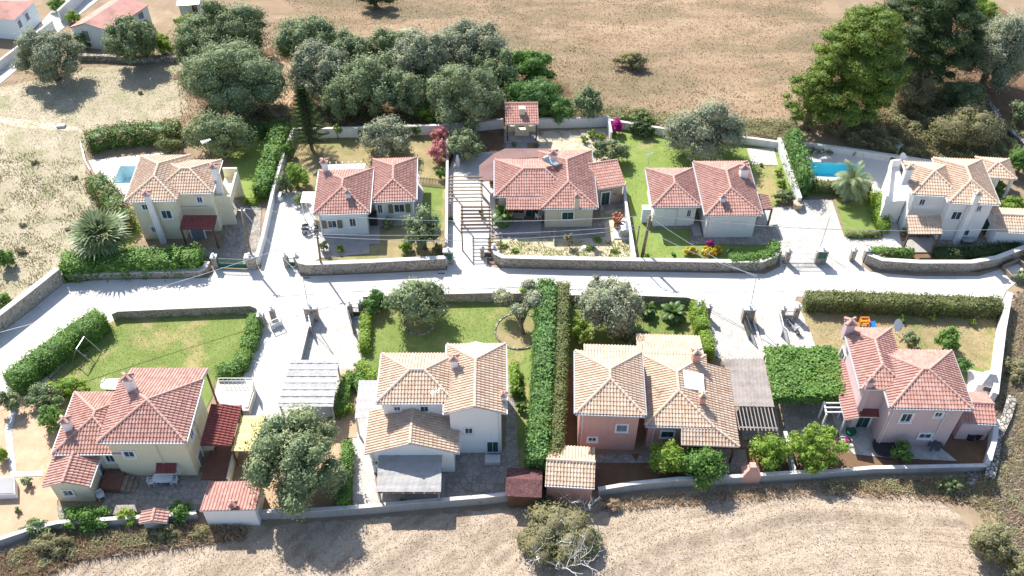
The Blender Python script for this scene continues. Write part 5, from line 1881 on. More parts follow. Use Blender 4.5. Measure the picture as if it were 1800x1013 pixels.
sd8 = thing('outbuilding', 'small salmon outbuilding with gabled tan roof on the boundary wall', 'outbuilding', P(1000, 860))
A = Block((958, 852), (1045, 857), (959, 783), 2.4)
f1, r1 = roof_faces(A, 'gable_x'); walls([A], M['pinkwall'], sd8, [(A, 'x')], ov=.15); tiled(f1, 'roof', M['tantile'], sd8, r1); gutters([(A, 'F')], sd8, mat='fascia')
sd7 = thing('shed', 'maroon shingled garden shed between the reed terrace and salmon outbuilding', 'shed', P(920, 870))
A = Block((888, 872), (952, 875), (892, 822), 2.0)
f1, r1 = roof_faces(A, 'gable_x', )
b = MB()
for f in f1: b.hexa([p - ZV * .06 for p in f], f)
b.build('roof', M['shingle'], sd7)
walls([A], M['wood'], sd7, ov=.2)
b = MB(); p = P(1318, 842, 0); b.box((p.x - .1, p.y, 0), (1.5, 1.0, 1.1)); b.hexa([Vector((p.x + x - .1, p.y + y, 1.1)) for x, y in ((-.75, -.5), (.75, -.5), (.75, .5), (-.75, .5))], [Vector((p.x + x - .1, p.y + y, 1.75)) for x, y in ((-.25, -.25), (.25, -.25), (.25, .25), (-.25, .25))]); b.box((p.x - .1, p.y, 1.75), (.5, .5, .35))
tag(b.build('barbecue', M['pinkwall']), 'pink masonry barbecue on the boundary wall below the salmon house', 'barbecue')

# ---- 9: mauve house
h9 = thing('house', 'two storey mauve pink house with staggered red roofs at the lower right', 'house', P(1600, 760), 'detached villas along the road')
A = Block((1513, 685), (1600, 687), (1473, 576), 5.8)
B = Block((1565, 717), (1710, 720), (1662, 617), 5.8)
f1, r1 = roof_faces(A, 'hip_y'); f2, r2 = roof_faces(B, 'hip')
walls([A, B], M['mauvewall'], h9)
tiled(f1, 'roof', M['redtile'], h9, r1); tiled(f2, 'roof', M['redtile'], h9, r2)
gutters([(A, 'L'), (B, 'FLR')], h9)
downpipe(h9, B, 'F', .04); downpipe(h9, B, 'F', .78)
q = [A.pt(-.75, -.9, 2.75), A.pt(.36, -.9, 3.15), A.pt(.36, A.d * .8, 3.15), A.pt(-.75, A.d * .8, 2.75)]
tiled([q], 'lean_to_roof', M['pinktile'], h9)
opening(h9, A.plane('L'), 1481, 626, 1.0, 1.3); opening(h9, A.plane('F'), 1517, 741, 1.0, 2.0, 'door_green')
opening(h9, B.plane('F'), 1593, 734, 0.85, 1.15); opening(h9, B.plane('F'), 1650, 728, 0.6, 0.6); opening(h9, B.plane('F'), 1626, 766, 1.0, 0.65)
p = hit(1528, 722, A.plane('F')); q = [p - A.v * .6 - A.u * .9 - ZV * .1, p - A.v * .6 + A.u * .7 - ZV * .1, p + A.u * .7 + ZV * .25, p - A.u * .9 + ZV * .25]
tiled([q], 'door_canopy', M['maroontile'], h9)
chimney(h9, 1497, 563, 7.4, 0.75, 5.2, 'mauvewall'); chimney(h9, 1532, 664, 7.0, 0.55, 0.0, 'mauvewall')
an = thing('outbuilding', 'low mauve annex with red gabled roof against the white wall', 'outbuilding', P(1720, 760))
A = Block((1692, 743), (1752, 746), (1700, 690), 2.6)
f1, r1 = roof_faces(A, 'gable_x'); walls([A], M['mauvewall'], an, [(A, 'x')], ov=.15); tiled(f1, 'roof', M['pinktile'], an, r1); gutters([(A, 'F')], an)

# ---- background buildings at the top left
bg = thing('barn', 'old whitewashed barn with faded pink sheet roof at the top left', 'barn', P(190, 70))
a, b_, c = P(122, 49, 2.9), P(193, 56, 2.9), P(262, 9, 2.9)
d = a + (c - b_)
m1, m2 = a.lerp(b_, .42) + ZV * .85, d.lerp(c, .42) + ZV * .85
bm_ = MB(); i_ = .25
aa, bb_, cc, dd = (p.lerp((a + c) / 2, .05) for p in (a, b_, c, d))
bm_.hexa([Vector((p.x, p.y, -.1)) for p in (aa, bb_, cc, dd)], [Vector((p.x, p.y, 2.84)) for p in (aa, bb_, cc, dd)])
bm_.face([aa - ZV * .06, bb_ - ZV * .06, aa.lerp(bb_, .42) + ZV * .74]); bm_.build('wall', M['bluewall'], bg)
for f in ([a, m1, m2, d], [m1, b_, c, m2]):
    bm_ = MB(); bm_.hexa([p - ZV * .02 for p in f], [p + ZV * .06 for p in f]); bm_.build('roof', M['oldroof'], bg)
pl = (aa, (bb_ - aa).normalized(), Vector(((bb_ - aa).normalized().y, -(bb_ - aa).normalized().x, 0)))
opening(bg, pl, 152, 63, 0.9, 1.5, 'door_grey')
pl2 = (bb_, (cc - bb_).normalized(), Vector(((cc - bb_).normalized().y, -(cc - bb_).normalized().x, 0)))
opening(bg, pl2, 247, 28, 0.9, 0.9, 'shut_grey')
hb = thing('house', 'pale house with pink roof cut off by the top left corner', 'house', P(20, 60))
a, b_, c = P(-60, 28, 3.0), P(24, 36, 3.0), P(62, 2, 3.0); d = a + (c - b_)
bm_ = MB(); bm_.hexa([Vector((p.x, p.y, -.1)) for p in [q.lerp((a + c) / 2, .05) for q in (a, b_, c, d)]], [Vector((p.x, p.y, 2.9)) for p in [q.lerp((a + c) / 2, .05) for q in (a, b_, c, d)]]); bm_.build('wall', M['bluewall'], hb)
ap = (a + c) / 2 + ZV * 1.1
bm_ = MB()
for p_, q_ in ((a, b_), (b_, c), (c, d), (d, a)): bm_.face([p_, q_, ap])
bm_.face([d, c, b_, a]); bm_.build('roof', M['oldroof'], hb)
pl = (b_.lerp((a + c) / 2, .05), (c - b_).normalized(), Vector(((c - b_).normalized().y, -(c - b_).normalized().x, 0)))
opening(hb, pl, 34, 42, .7, 1.0, 'shut_grey'); opening(hb, pl, 47, 29, .7, 1.0, 'shut_grey')
sb = thing('shed', 'makeshift shed with pale metal roof beyond the barn garden', 'shed', P(340, 20))
A = Block((312, 10), (350, 8), (330, -10), 2.3)
walls([A], M['whitewash'], sb, ov=.1)
b = MB(); q = [A.pt(-.1, -.1, 2.3), A.pt(A.w, -.1, 2.3), A.pt(A.w, A.d, 2.6), A.pt(-.1, A.d, 2.6)]; b.hexa(q, [p + ZV * .05 for p in q]); b.build('roof', M['metal'], sb)
opening(sb, A.plane('F', .1), 343, 17, .7, 1.5, 'door_wood')


# ================================================================== GATES, PILLARS, POLES
pillar('stone pillar at the left end of the green gate of the cream house', 381, 470, 1.5, 0.5)
pillar('stone pillar behind the leaning wooden pole', 444, 472, 1.7, 0.55, wide=0.9)
pillar('stone pillar left of the little green gate', 505, 468, 1.5, 0.45)
pillar('stone pillar right of the little green gate', 524, 468, 1.5, 0.45)
pillar('wide stone pillar with green meter door beside the pergola drive', 789, 462, 1.7, 0.5, panel='greenpaint', wide=0.95)
pillar('stone pillar left of the small dark gate by the pale soil garden', 848, 452, 1.4, 0.4)
pillar('stone pillar right of the small dark gate by the pale soil garden', 868, 452, 1.4, 0.4)
pillar('stone pillar at the end of the curved ivy hedge', 1381, 462, 1.7, 0.45)
pillar('wide stone pillar with green meter door between the two right driveways', 1440, 462, 1.8, 0.5, panel='greenpaint', wide=1.1)
pillar('stone pillar standing alone left of the white villa entrance', 1496, 458, 1.5, 0.45)
pillar('stone pillar where the curving wall of the white villa starts', 1519, 458, 1.5, 0.45)
pillar('double width stone pillar where the narrow concrete wall starts', 550, 562, 1.8, 0.6, wide=1.2)
pillar('grey stone pillar beside the open black gate of the ringed olive garden', 618, 556, 1.7, 0.4)
pillar('white globed stone pillar beside the round bush', 636, 552, 1.7, 0.4)
pillar('stone pillar at the end of the wall with the swing lawn', 462, 572, 1.5, 0.5)
pillar('stone pillar beside the white open gate leaf of the swing garden', 482, 562, 1.5, 0.45)
pillar('dark stone pillar right of the clipped hedge by the cycads', 1243, 560, 1.7, 0.4)
pillar('stone pillar half hidden by the clipped hedge end', 1225, 553, 1.5, 0.4)
pillar('double width stone pillar with the slim street pole behind it', 1312, 564, 1.8, 0.6, wide=1.1)
pillar('stone pillar beside the white open gate leaf near the motorbike', 1372, 562, 1.6, 0.4)
pillar('stone pillar against the long clipped hedge', 1397, 560, 1.7, 0.45)

gate('long green sliding gate of the cream house', (386, 471), (436, 473), 1.3)
gate('little green pedestrian gate between two stone pillars', (508, 469), (521, 469), 1.2)
gate('small dark gate beside the pale soil garden', (851, 453), (865, 453), 1.2, 'iron')
gate('pale thin barred gate before the white house', (1386, 463), (1432, 463), 1.5, 'white', 'bars')
gate('open grey gate leaf in front of the white villa', (1470, 400), (1481, 452), 1.3, 'metal', 'bars') if False else None
gate('white open gate leaf at the swing garden drive', (478, 580), (497, 572), 1.2, 'white')
gate('black open gate leaf beside the ringed olive garden', (614, 560), (622, 588), 1.5, 'iron')
gate('black pedestrian gate between two pillars by the round bush', (621, 557), (634, 557), 1.3, 'iron')
gate('dark open gate leaf beside the double pillar on the right drives', (1306, 570), (1316, 598), 1.5, 'iron')
gate('dark pedestrian gate between the clipped hedge and pillar', (1229, 556), (1241, 558), 1.3, 'iron')
gate('white open gate leaf leaning near the parked motorbike', (1366, 566), (1372, 592), 1.5, 'white')
gate('grey pedestrian gate against the long clipped hedge', (1376, 562), (1393, 562), 1.2, 'metal')
gate('open grey gate leaf beside the narrow concrete wall', (546, 572), (550, 592), 1.4, 'metal', 'bars')

t1, q1 = pole('utility_pole', 'thick leaning wooden utility pole by the stone wall of the bright lawn', (1128, 455), (1143, 379), 6.0, 0.16)
t2, q2 = pole('utility_pole', 'leaning wooden utility pole beside the green gate', (446, 474), (424, 366), 6.8, 0.13)
t3, q3 = pole('utility_pole', 'wooden utility pole against the stone wall of the blue house', (566, 478), (557, 412), 5.4, 0.11)
t4, q4 = pole('utility_pole', 'thinner grey pole beside the thick utility pole', (1115, 458), (1124, 397), 4.8, 0.08, arms=False)
t5, q5 = pole('street_pole', 'slim metal pole rising from the double stone pillar on the right', (1316, 560), (1330, 484), 5.6, 0.04, 'metal', arms=False)
t6, q6 = pole('street_pole', 'slim metal pole rising from the double stone pillar on the left', (545, 560), (533, 490), 5.6, 0.04, 'metal', arms=False)
t7, q7 = pole('street_pole', 'thin aerial pole on the pillar before the white villa', (1440, 440), (1460, 378), 4.4, 0.03, 'metal', arms=False)
wire('overhead wire from the leaning pole to the slim left street pole', q2, q6, 0.4)
wire('overhead wire crossing the road at the far left', P(-60, 600, 5), q3 - ZV * .3, 0.5)
wire('overhead wire in front of the pale blue house', q3, q4, 0.6)
wire('second overhead wire in front of the pale blue house', q3 - ZV * .3, q4 - ZV * .4, 1.0)
wire('overhead wire passing the sand coloured house', q2, q1, 1.2)
wire('overhead wire from the thinner pole across to the slim right street pole', q4, q5, 0.5)
wire('overhead wire from the thick pole along the white house', q1, P(1840, 400, 6), 1.1)
wire('overhead wire from the thick pole down over the bright lawn', q1 - ZV * .2, q5 - ZV * .2, 0.5)
wire('overhead wire over the pergola drive', q4 - ZV * .2, q3 - ZV * .5, 0.8) if False else None

# ================================================================== PERGOLAS AND CARPORTS
slat_pergola('pergola', 'open dark slatted pergola over the upper part of the drive', [(790, 359), (848, 358), (846, 309), (792, 309)], 2.5, 8, 'x', 'woodmid')
slat_pergola('pergola', 'open slatted pergola over the lower part of the drive', [(811, 412), (862, 411), (861, 362), (811, 362)], 2.5, 8, 'x', 'wood')
slat_pergola('pergola', 'reed covered terrace pergola against the white centre house', [(664, 866), (773, 866), (775, 800), (668, 800)], 2.4, 6, 'y', 'woodmid', 'reed', drop=0.1)
slat_pergola('carport', 'white mesh covered carport over the central drive', [(490, 716), (584, 716), (594, 634), (514, 634)], 2.5, 7, 'x', 'reedwhite', 'reedwhite', bw=0.05, cz=0.08, rails=5)
slat_pergola('carport', 'pale framed carport with translucent panels beside the centre house', [(625, 738), (672, 736), (667, 671), (632, 671)], 2.6, 5, 'x', 'white', 'reedwhite')
slat_pergola('carport', 'brown reed carport between the salmon house and vine pergola', [(1296, 754), (1368, 756), (1340, 634), (1272, 634)], 2.7, 11, 'y', 'reedbrown', 'reedbrown', (0.30, 1.0), bw=.07)
vp = slat_pergola('pergola', 'large pergola fully covered by green vine beside the mauve house', [(1362, 697), (1480, 694), (1468, 615), (1345, 613)], 2.6, 6, 'x', 'woodmid')
# the vine on it
c = [P(x, y, 2.7) for x, y in ((1358, 700), (1484, 696), (1470, 614), (1343, 611))]
n = 5200
a_, b_ = rng.random((n, 1)), rng.random((n, 1))
CC = [np.array(x) for x in c]
pts = (CC[0] * (1 - a_) + CC[1] * a_) * (1 - b_) + (CC[3] * (1 - a_) + CC[2] * a_) * b_
pts += rng.normal(0, 0.10, pts.shape); pts[:, 2] += 0.18 + 0.13 * np.sin(pts[:, 0] * 2.1) * np.sin(pts[:, 1] * 1.7) + 0.25 * np.clip(a_[:, 0] - .6, 0, 1)
up = np.tile([0, 0, 1.0], (n, 1))
V = leaves(pts, up, 0.26, 0.2, 0.9)
sd_ = CC[0] * (1 - a_[:900]) + CC[1] * a_[:900]; sd_ = sd_ + rng.normal(0, .08, sd_.shape); sd_[:, 2] -= rng.uniform(0, .7, 900)
V = np.concatenate([V, leaves(sd_, np.tile([0, -1.0, 0], (900, 1)), 0.24, 0.18)])
o = quads_mesh('vine', V, np.clip(rng.normal(.5, .22, len(V)), 0, 1), M['broad'], None, origin=tuple(c[0]), extra=([tuple(p + ZV * .02) for p in c], [(0, 1, 2, 3)]))
tag(o, 'dense green vine spread over the large pergola', 'vine')
pg2 = slat_pergola('pergola', 'little white entrance pergola of the mauve house', [(1452, 730), (1490, 730), (1484, 706), (1448, 706)], 2.4, 3, 'x', 'white')

# ================================================================== TREES
OG = 'olive trees in the grove behind the villas'
grove = [
    (85, 98, 55, 48, 'olivegrey', 'lone silver olive beside the village road at the top left'),
    (228, 72, 42, 42, 'oliveg', 'wispy grey green tree in front of the old barn'),
    (395, 58, 82, 48, 'oliveg', 'broad olive at the upper left of the grove, beyond the biggest one'),
    (408, 140, 86, 62, 'olive', 'biggest dark olive at the left of the grove, below another broad one'),
    (545, 78, 54, 48, 'oliveg', 'green olive at the top of the footpath'),
    (565, 128, 46, 50, 'olivegrey', 'silver olive behind the dark araucaria'),
    (618, 98, 40, 40, 'olive', 'small crowned olive between two larger ones in the upper row of the grove'),
    (655, 150, 52, 52, 'olive', 'olive in the middle of the grove above the round garden olive'),
    (690, 88, 42, 36, 'oliveg', 'greenish olive at the upper edge of the grove'),
    (742, 108, 52, 58, 'olivegrey', 'silvery olive in the grove left of the paler twin crowned one'),
    (828, 92, 58, 52, 'olivegrey', 'pale silver olive at the upper right of the grove'),
    (812, 172, 62, 58, 'olive', 'large olive just behind the white wall left of the barbecue pavilion'),
    (870, 130, 40, 42, 'oliveg', 'olive at the right end of the grove beside the broadleaf tree'),
    (600, 172, 40, 40, 'oliveg', 'dark lower olive just right of the araucaria top'),
    (715, 165, 36, 40, 'olive', 'smaller olive in the lower row above the round garden olive'),
    (768, 158, 34, 34, 'oliveg', 'narrow olive left of the large one by the pavilion'),
    (345, 92, 38, 40, 'oliveg', 'pale wispy olive at the far left end of the grove'),
]
for x, y, rx, ry, mt, lb in grove:
    tree('olive_tree', lb, x, y, rx, ry, M[mt], group=OG, lobes=24, dens=330, s=(0.24, 0.38), k=0.68, hz=0.8)
tree('leafy_tree', 'bright green broadleaf tree behind the barbecue pavilion', 935, 120, 46, 30, M['broad'], lobes=12)
tree('leafy_tree', 'dense green tree directly behind the barbecue pavilion roof', 945, 172, 52, 36, M['cypress'], lobes=14)
tree('leafy_tree', 'dark egg shaped tree right of the barbecue pavilion', 1038, 182, 30, 36, M['oliveg'], lobes=10, k=.5)
bush('shrub', 'tangled shrub between the pavilion and the egg shaped tree', 985, 195, 28, 26, M['cypress'])
bush('shrub', 'pale green shrub behind the white wall near the pink oleanders', 755, 200, 34, 20, M['lime'])
tree('leafy_tree', 'small round green tree between the barn and the grove', 285, 78, 24, 20, M['lime'], lobes=8)
bush('bush', 'green bush in the dark gap beside the village shed', 330, 38, 24, 14, M['lime'])
bush('bush', 'low green bush hugging the barn corner', 256, 45, 18, 12, M['lime'])
bush('bush', 'green bush at the foot of the lone silver olive', 142, 72, 20, 18, M['broad'])
bush('bush', 'bright bush between the village road and the barn', 128, 30, 16, 12, M['lime'])
bush('palm_bush', 'bushy dark green palm in the yard by the village road', 100, 8, 20, 14, M['broad'])
tree('olive_tree', 'silver bush olive below the biggest dark olive, behind the cream house', 385, 240, 62, 38, M['oliveg'], group='garden olive trees', lobes=16)
tree('leafy_tree', 'dark tree at the top edge between two fields', 660, -4, 40, 20, M['darkgreen'], lobes=10)
bush('shrub', 'lonely grey green scrub bush in the middle of the dry field', 1110, 107, 34, 15, M['scrub'], zfrac=.45)

tree('olive_tree', 'round silver olive behind the blue house', 682, 238, 46, 36, M['olivegrey'], group='garden olive trees', lobes=16)
tree('olive_tree', 'olive beside the pink oleander at the top of the slatted drive', 815, 256, 36, 30, M['olive'], group='garden olive trees', lobes=12)
tree('olive_tree', 'big pale silver olive on the bright lawn behind the white house', 1240, 232, 72, 48, M['olivegrey'], group='garden olive trees', lobes=22, hz=1.0)
tree('olive_tree', 'low dense olive bush above the stone shed', 1076, 266, 36, 24, M['oliveg'], group='garden olive trees', lobes=12)
tree('olive_tree', 'airy olive in the front garden of the blue house', 744, 408, 34, 40, M['olive'], group='garden olive trees', lobes=13, dens=220)
tree('olive_tree', 'olive in a stone ring standing over its own dark shadow on the lawn', 738, 530, 58, 42, M['olive'], group='garden olive trees', lobes=18, hz=1.4)
tree('olive_tree', 'dense silver olive right of the brown hedge', 1076, 545, 56, 54, M['olivegrey'], group='garden olive trees', lobes=22)
tree('olive_tree', 'tuft of a second olive rising above the dense silver one', 1050, 502, 20, 18, M['olivegrey'], group='garden olive trees', lobes=7)
tree('olive_tree', 'huge olive tree beside the white outbuilding at the bottom', 524, 812, 80, 84, M['olive'], group='garden olive trees', lobes=32, dens=330, s=(.22, .35), k=.7, hz=0.8)
# bonsai-like olive with separate pads
r0 = thing('olive_tree', 'small twisted olive with three cloud crowns in a stone ring', 'tree', P(920, 588), 'garden olive trees')
b = MB(); p0 = P(920, 588); pads = [P(888, 522, 2.4), P(938, 528, 3.0), P(912, 548, 2.2), P(930, 505, 2.6)]
mid = p0 + Vector((-.2, .2, 1.1))
for pd in pads: b.tube([p0, mid, mid.lerp(pd, .5) + ZV * .2, pd], [.2, .15, .10, .05], 7)
b.build('trunk', M['bark'], r0, smooth=True)
L = []
for pd, s_ in zip(pads, (1.1, 1.2, .9, .9)): L += [(tuple(pd + Vector((random.uniform(-.4, .4), random.uniform(-.4, .4), random.uniform(-.1, .3))) * s_), (s_ * .8, s_ * .7, s_ * .55)) for _ in range(3)]
V, v, cc = crown_data(L, 420, .2, .09); quads_mesh('crown', V, v, M['olivegrey'], r0, extra=cc)

# stone tree rings
for (x, y, r, lb) in ((738, 570, 1.3, 'pale stone edging ring round the shaded lawn olive'), (912, 583, 2.15, 'stone edging ring filled with soil round the small twisted olive')):
    b = MB(); p = P(x, y); n_ = 24
    for i in range(n_):
        a0, a1 = 2 * math.pi * i / n_, 2 * math.pi * (i + .9) / n_
        f = lambda a, rr, z: Vector((p.x + math.cos(a) * rr, p.y + math.sin(a) * rr, z))
        b.hexa([f(a0, r, 0), f(a1, r, 0), f(a1, r + .16, 0), f(a0, r + .16, 0)], [f(a0, r, .18), f(a1, r, .18), f(a1, r + .16, .18), f(a0, r + .16, .18)])
    tag(b.build('edging_ring', M['stone_dry']), lb, 'edging ring')
    b = MB(); b.face([Vector((p.x + math.cos(a) * r, p.y + math.sin(a) * r, .11)) for a in [2 * math.pi * i / 24 for i in range(24)]]); tag(b.build('garden_soil', M['lawn_dry']), kind='structure')

# the big pines
def pine(label, cx, cy, rx, ry, mat, n, seed, hz=1.5, top=1.0):
    random.seed(seed)
    sc = px_m(cx, cy, 6); R = rx / sc; Rz = ry / sc * 1.14
    zc = Rz + hz; c = P(cx, cy, zc)
    root = thing('pine_tree', label, 'tree', (c.x, c.y, 0), 'tall pines at the field corner')
    L = [(tuple(c - ZV * Rz * .05), (R * .58, R * .58, Rz * .72))]
    for i in range(n):
        z = -0.8 + 1.75 * (i + random.random()) / n
        q = math.sqrt(max(0.04, 1 - (z * .98) ** 2)) * (1 - 0.30 * max(0, z) if z > -.3 else 1.0)
        ph = i * 2.39996 + random.uniform(-.5, .5)
        kk = random.uniform(.62, 1.0)
        s_ = random.uniform(.13, .22)
        L.append(((c.x + R * kk * q * math.cos(ph), c.y + R * kk * q * math.sin(ph), c.z + Rz * z * .9), (R * s_ * 1.2, R * s_ * 1.2, R * s_ * .5)))
    V, v, cc = crown_data(L, 520, .24, .09)
    quads_mesh('crown', V, v, mat, root, extra=cc)
    trunk_mesh(root, (c.x, c.y, 0), (c.x, c.y, zc), .38, M['bark'], 6, R * .5)
pine('tall bright green pine at the corner of the dry field', 1512, 112, 78, 100, M['pine'], 150, 3, 1.0)
pine('lower pine lobe leaning left below the tall bright pine', 1432, 168, 50, 56, M['pine'], 60, 4, .6)
pine('dark shaded pine behind the tall bright pine', 1640, 52, 84, 84, M['darkgreen'], 100, 5, 2.0)
tree('olive_tree', 'silver olive at the top right beside the dark pine', 1750, 92, 58, 66, M['olivegrey'], group='trees in the wood at the top right', lobes=24)
tree('leafy_tree', 'dull green tree in the wood between the pines and the pool', 1605, 150, 42, 40, M['scrub'], group='trees in the wood at the top right', lobes=14)
tree('leafy_tree', 'yellowish tree at the very top right corner', 1725, 22, 40, 22, M['lime'], group='trees in the wood at the top right')
tree('leafy_tree', 'grey green shrubby tree below the silver olive at the right', 1690, 165, 40, 28, M['oliveg'], group='trees in the wood at the top right')
tree('leafy_tree', 'tangled green shrub tree above the white villa', 1700, 225, 60, 40, M['scrub'], group='trees in the wood at the top right', lobes=20)
tree('leafy_tree', 'olive green shrub cut by the right edge beside the pale stone wall', 1798, 200, 24, 26, M['oliveg'], group='trees in the wood at the top right')
tree('leafy_tree', 'green tree at the right edge above the tan garage', 1796, 285, 28, 28, M['broad'], group='trees in the wood at the top right')
bush('shrub', 'yellow green shrub between the rear pavilion and tan garage', 1778, 362, 34, 16, M['lime'])
bush('shrub', 'palm like shrub beside the rear pavilion', 1752, 330, 16, 16, M['broad'])
scrub('undergrowth', [(1400, 205), (1440, 235), (1500, 262), (1640, 288), (1780, 290), (1800, 240), (1730, 190), (1660, 150), (1560, 200), (1420, 190)], 26000, M['scrub'], 1.5, (0.3, 0.14))
scrub('undergrowth', [(1000, 205), (1070, 212), (1180, 225), (1300, 240), (1400, 250), (1400, 215), (1200, 205), (1080, 190), (1010, 185)], 9000, M['scrub'], 0.9, (0.24, 0.12))
scrub('undergrowth', [(380, 205), (520, 240), (740, 236), (880, 222), (880, 200), (700, 190), (500, 190)], 9000, M['scrub'], 0.6, (0.22, 0.12))

# araucaria: tiers of flat branches
ar = thing('araucaria', 'dark cone shaped araucaria in front of the grove', 'tree', P(549, 264))
p = P(549, 264); b = MB(); b.tube([p - ZV * .1, p + ZV * 8.6], [.22, .04], 8); b.build('trunk', M['bark'], ar)
V = []
for k in range(22):
    z = 1.0 + 7.5 * (k / 21); R = 2.1 * (1 - k / 22) ** .8 + .15
    for j in range(8):
        a = j * math.pi / 4 + k * .5
        d = Vector((math.cos(a), math.sin(a), .12)); s_ = Vector((-d.y, d.x, 0))
        for m_ in range(9):
            q = p + ZV * z + d * R * (m_ + 1) / 9
            w_ = .30 * (1 - .5 * m_ / 9)
            for sg in (-1, 1):
                V.append([q, q + s_ * sg * w_ * .5 + d * .12 + ZV * .05, q + s_ * sg * w_ + d * .2 + ZV * .1, q + s_ * sg * w_ * .5 - d * .02 + ZV * .02])
                V.append([q, q + ZV * .12 + s_ * sg * .05, q + ZV * .2 + d * .2, q + d * .1])
quads_mesh('crown', np.array([[tuple(x) for x in q] for q in V]), np.clip(rng.normal(.5, .25, len(V)), 0, 1), M['darkgreen'], ar)
bush('cypress_shrub', 'small dark conifer beside the white wall left of the round silver olive', 635, 236, 9, 17, M['darkgreen'], lobes=5)
tree('palm_sapling', 'thin young palm by the white wall right of the araucaria', 592, 228, 9, 12, M['lime'], hz=1.2, lobes=4)
bush('oleander', 'pink oleander high by the white back wall', 775, 236, 21, 18, M['pinkflower'], group='flowering oleanders')
bush('oleander', 'larger pink oleander beside the slatted drive', 770, 266, 23, 24, M['pinkflower'], group='flowering oleanders')
bush('shrub', 'dark green shrub between the silver olive and pink oleanders', 730, 228, 15, 14, M['broad'])
bush('shrub', 'green shrub on the narrow wall below the pink oleander', 775, 305, 10, 14, M['broad'])
bush('bougainvillea', 'magenta bougainvillea spilling over the white wall corner', 1083, 222, 13, 17, M['magenta'], leaf=(.16, .12))
bush('shrub', 'dark climber on the shaded back wall of the bright lawn', 1130, 228, 26, 14, M['darkgreen'])
bush('rose_bed', 'rust flowered shrubs behind the back wall of the bright lawn', 1125, 208, 34, 10, M['redflowerhedge'])
bush('bush', 'round clipped bush behind the empty pool', 294, 256, 25, 17, M['brownhedge'], lobes=8)
tree('cypress_tree', 'slim yellow green cypress behind the cream house', 320, 240, 8, 22, M['lime'], lobes=5)
bush('bush', 'tall bush at the top of the blue house drive', 520, 312, 24, 26, M['lime'], lobes=10)
bush('bush', 'darker bush left of the tall one by the blue house drive', 500, 322, 17, 24, M['oliveg'])
bush('bush', 'white flowering shrub beside the white sheet awning', 528, 350, 14, 15, M['whiteflower'])
bush('bush', 'leafy shrub in the hedge row along the white dividing wall', 508, 262, 14, 20, M['broad'])
bush('bush', 'small round bush on the lawn beside the cream house balcony', 421, 336, 7, 9, M['broad'], lobes=5)
bush('bush', 'young green tree in the front garden of the blue house', 597, 438, 9, 9, M['lime'], lobes=5)
bush('bush', 'grey shrub at the left corner of the blue house garden', 568, 432, 10, 16, M['oliveg'], lobes=6)
bush('bush', 'rounded green shrub with red soil beneath in the blue house garden', 713, 434, 14, 14, M['lime'])
bush('bush', 'dry shrub near the wall end under the airy olive', 770, 438, 12, 12, M['scrub'])
bush('bush', 'shrub against the pale blue house wall', 681, 392, 12, 12, M['oliveg'])
for x, y, r, lb in ((903, 254, 7, 'left'), (942, 254, 7, 'right')): bush('bush', 'low round bush on the %s of the path to the barbecue pavilion' % lb, x, y, r, 6, M['oliveg'], lobes=4)
for x, y, lb in ((1040, 236, 'nearest the egg shaped tree'), (1056, 240, 'nearest the bougainvillea'), (1027, 244, 'lowest in the back garden')): bush('vegetable_plant', 'leafy vegetable plant %s' % lb, x, y, 10, 9, M['lime'], lobes=5)
for x, y, lb in ((886, 432, 'at the left of the pale soil garden'), (905, 440, 'second in the pale soil garden'), (1050, 420, 'in the dark shade of the sand coloured house'), (1082, 441, 'near the dividing wall'), (1035, 436, 'by the white stone in the pale soil garden')):
    bush('weedy_shrub', 'weedy shrub ' + lb, x, y, 11, 6, M['lime'], lobes=5, zfrac=.4)
tree('sapling', 'thin reddish sapling in front of the sand coloured house', 1000, 420, 10, 24, M['scrub'], hz=.6, lobes=6, dens=160)
bush('bush', 'climber on the right posts of the upper slatted pergola', 846, 375, 6, 18, M['broad'], lobes=6)
bush('bush', 'small climber at the left foot of the slatted pergola', 792, 385, 5, 20, M['broad'], lobes=5)
# pollarded stump
st = thing('pollarded_tree', 'pollarded brown tree stump beside the dark water barrel', 'tree stump', P(1083, 402)); p = P(1083, 402)
b = MB(); b.tube([p, p + ZV * .9], [.28, .3], 9)
for i in range(7):
    a = i * .9; b.tube([p + ZV * .8, p + Vector((math.cos(a) * .5, math.sin(a) * .5, 1.7)), p + Vector((math.cos(a) * .45, math.sin(a) * .45, 1.9))], [.16, .13, .1], 6)
b.build('trunk', M['pot'], st)
# water barrel
wb = thing('water_barrel', 'dark grey barrel lying on a white plinth by the dividing wall', 'barrel', P(1096, 412)); p = P(1096, 412)
b = MB(); b.box((p.x - .3, p.y, 0), (1.5, 1.6, .2)); b.build('plinth', M['white'], wb)
b = MB(); b.tube([p + Vector((0, -.75, .75)), p + Vector((0, -.7, .75)), p + Vector((0, .7, .75)), p + Vector((0, .75, .75))], [.4, .55, .55, .4], 16); b.build('tank', M['metal'], wb)
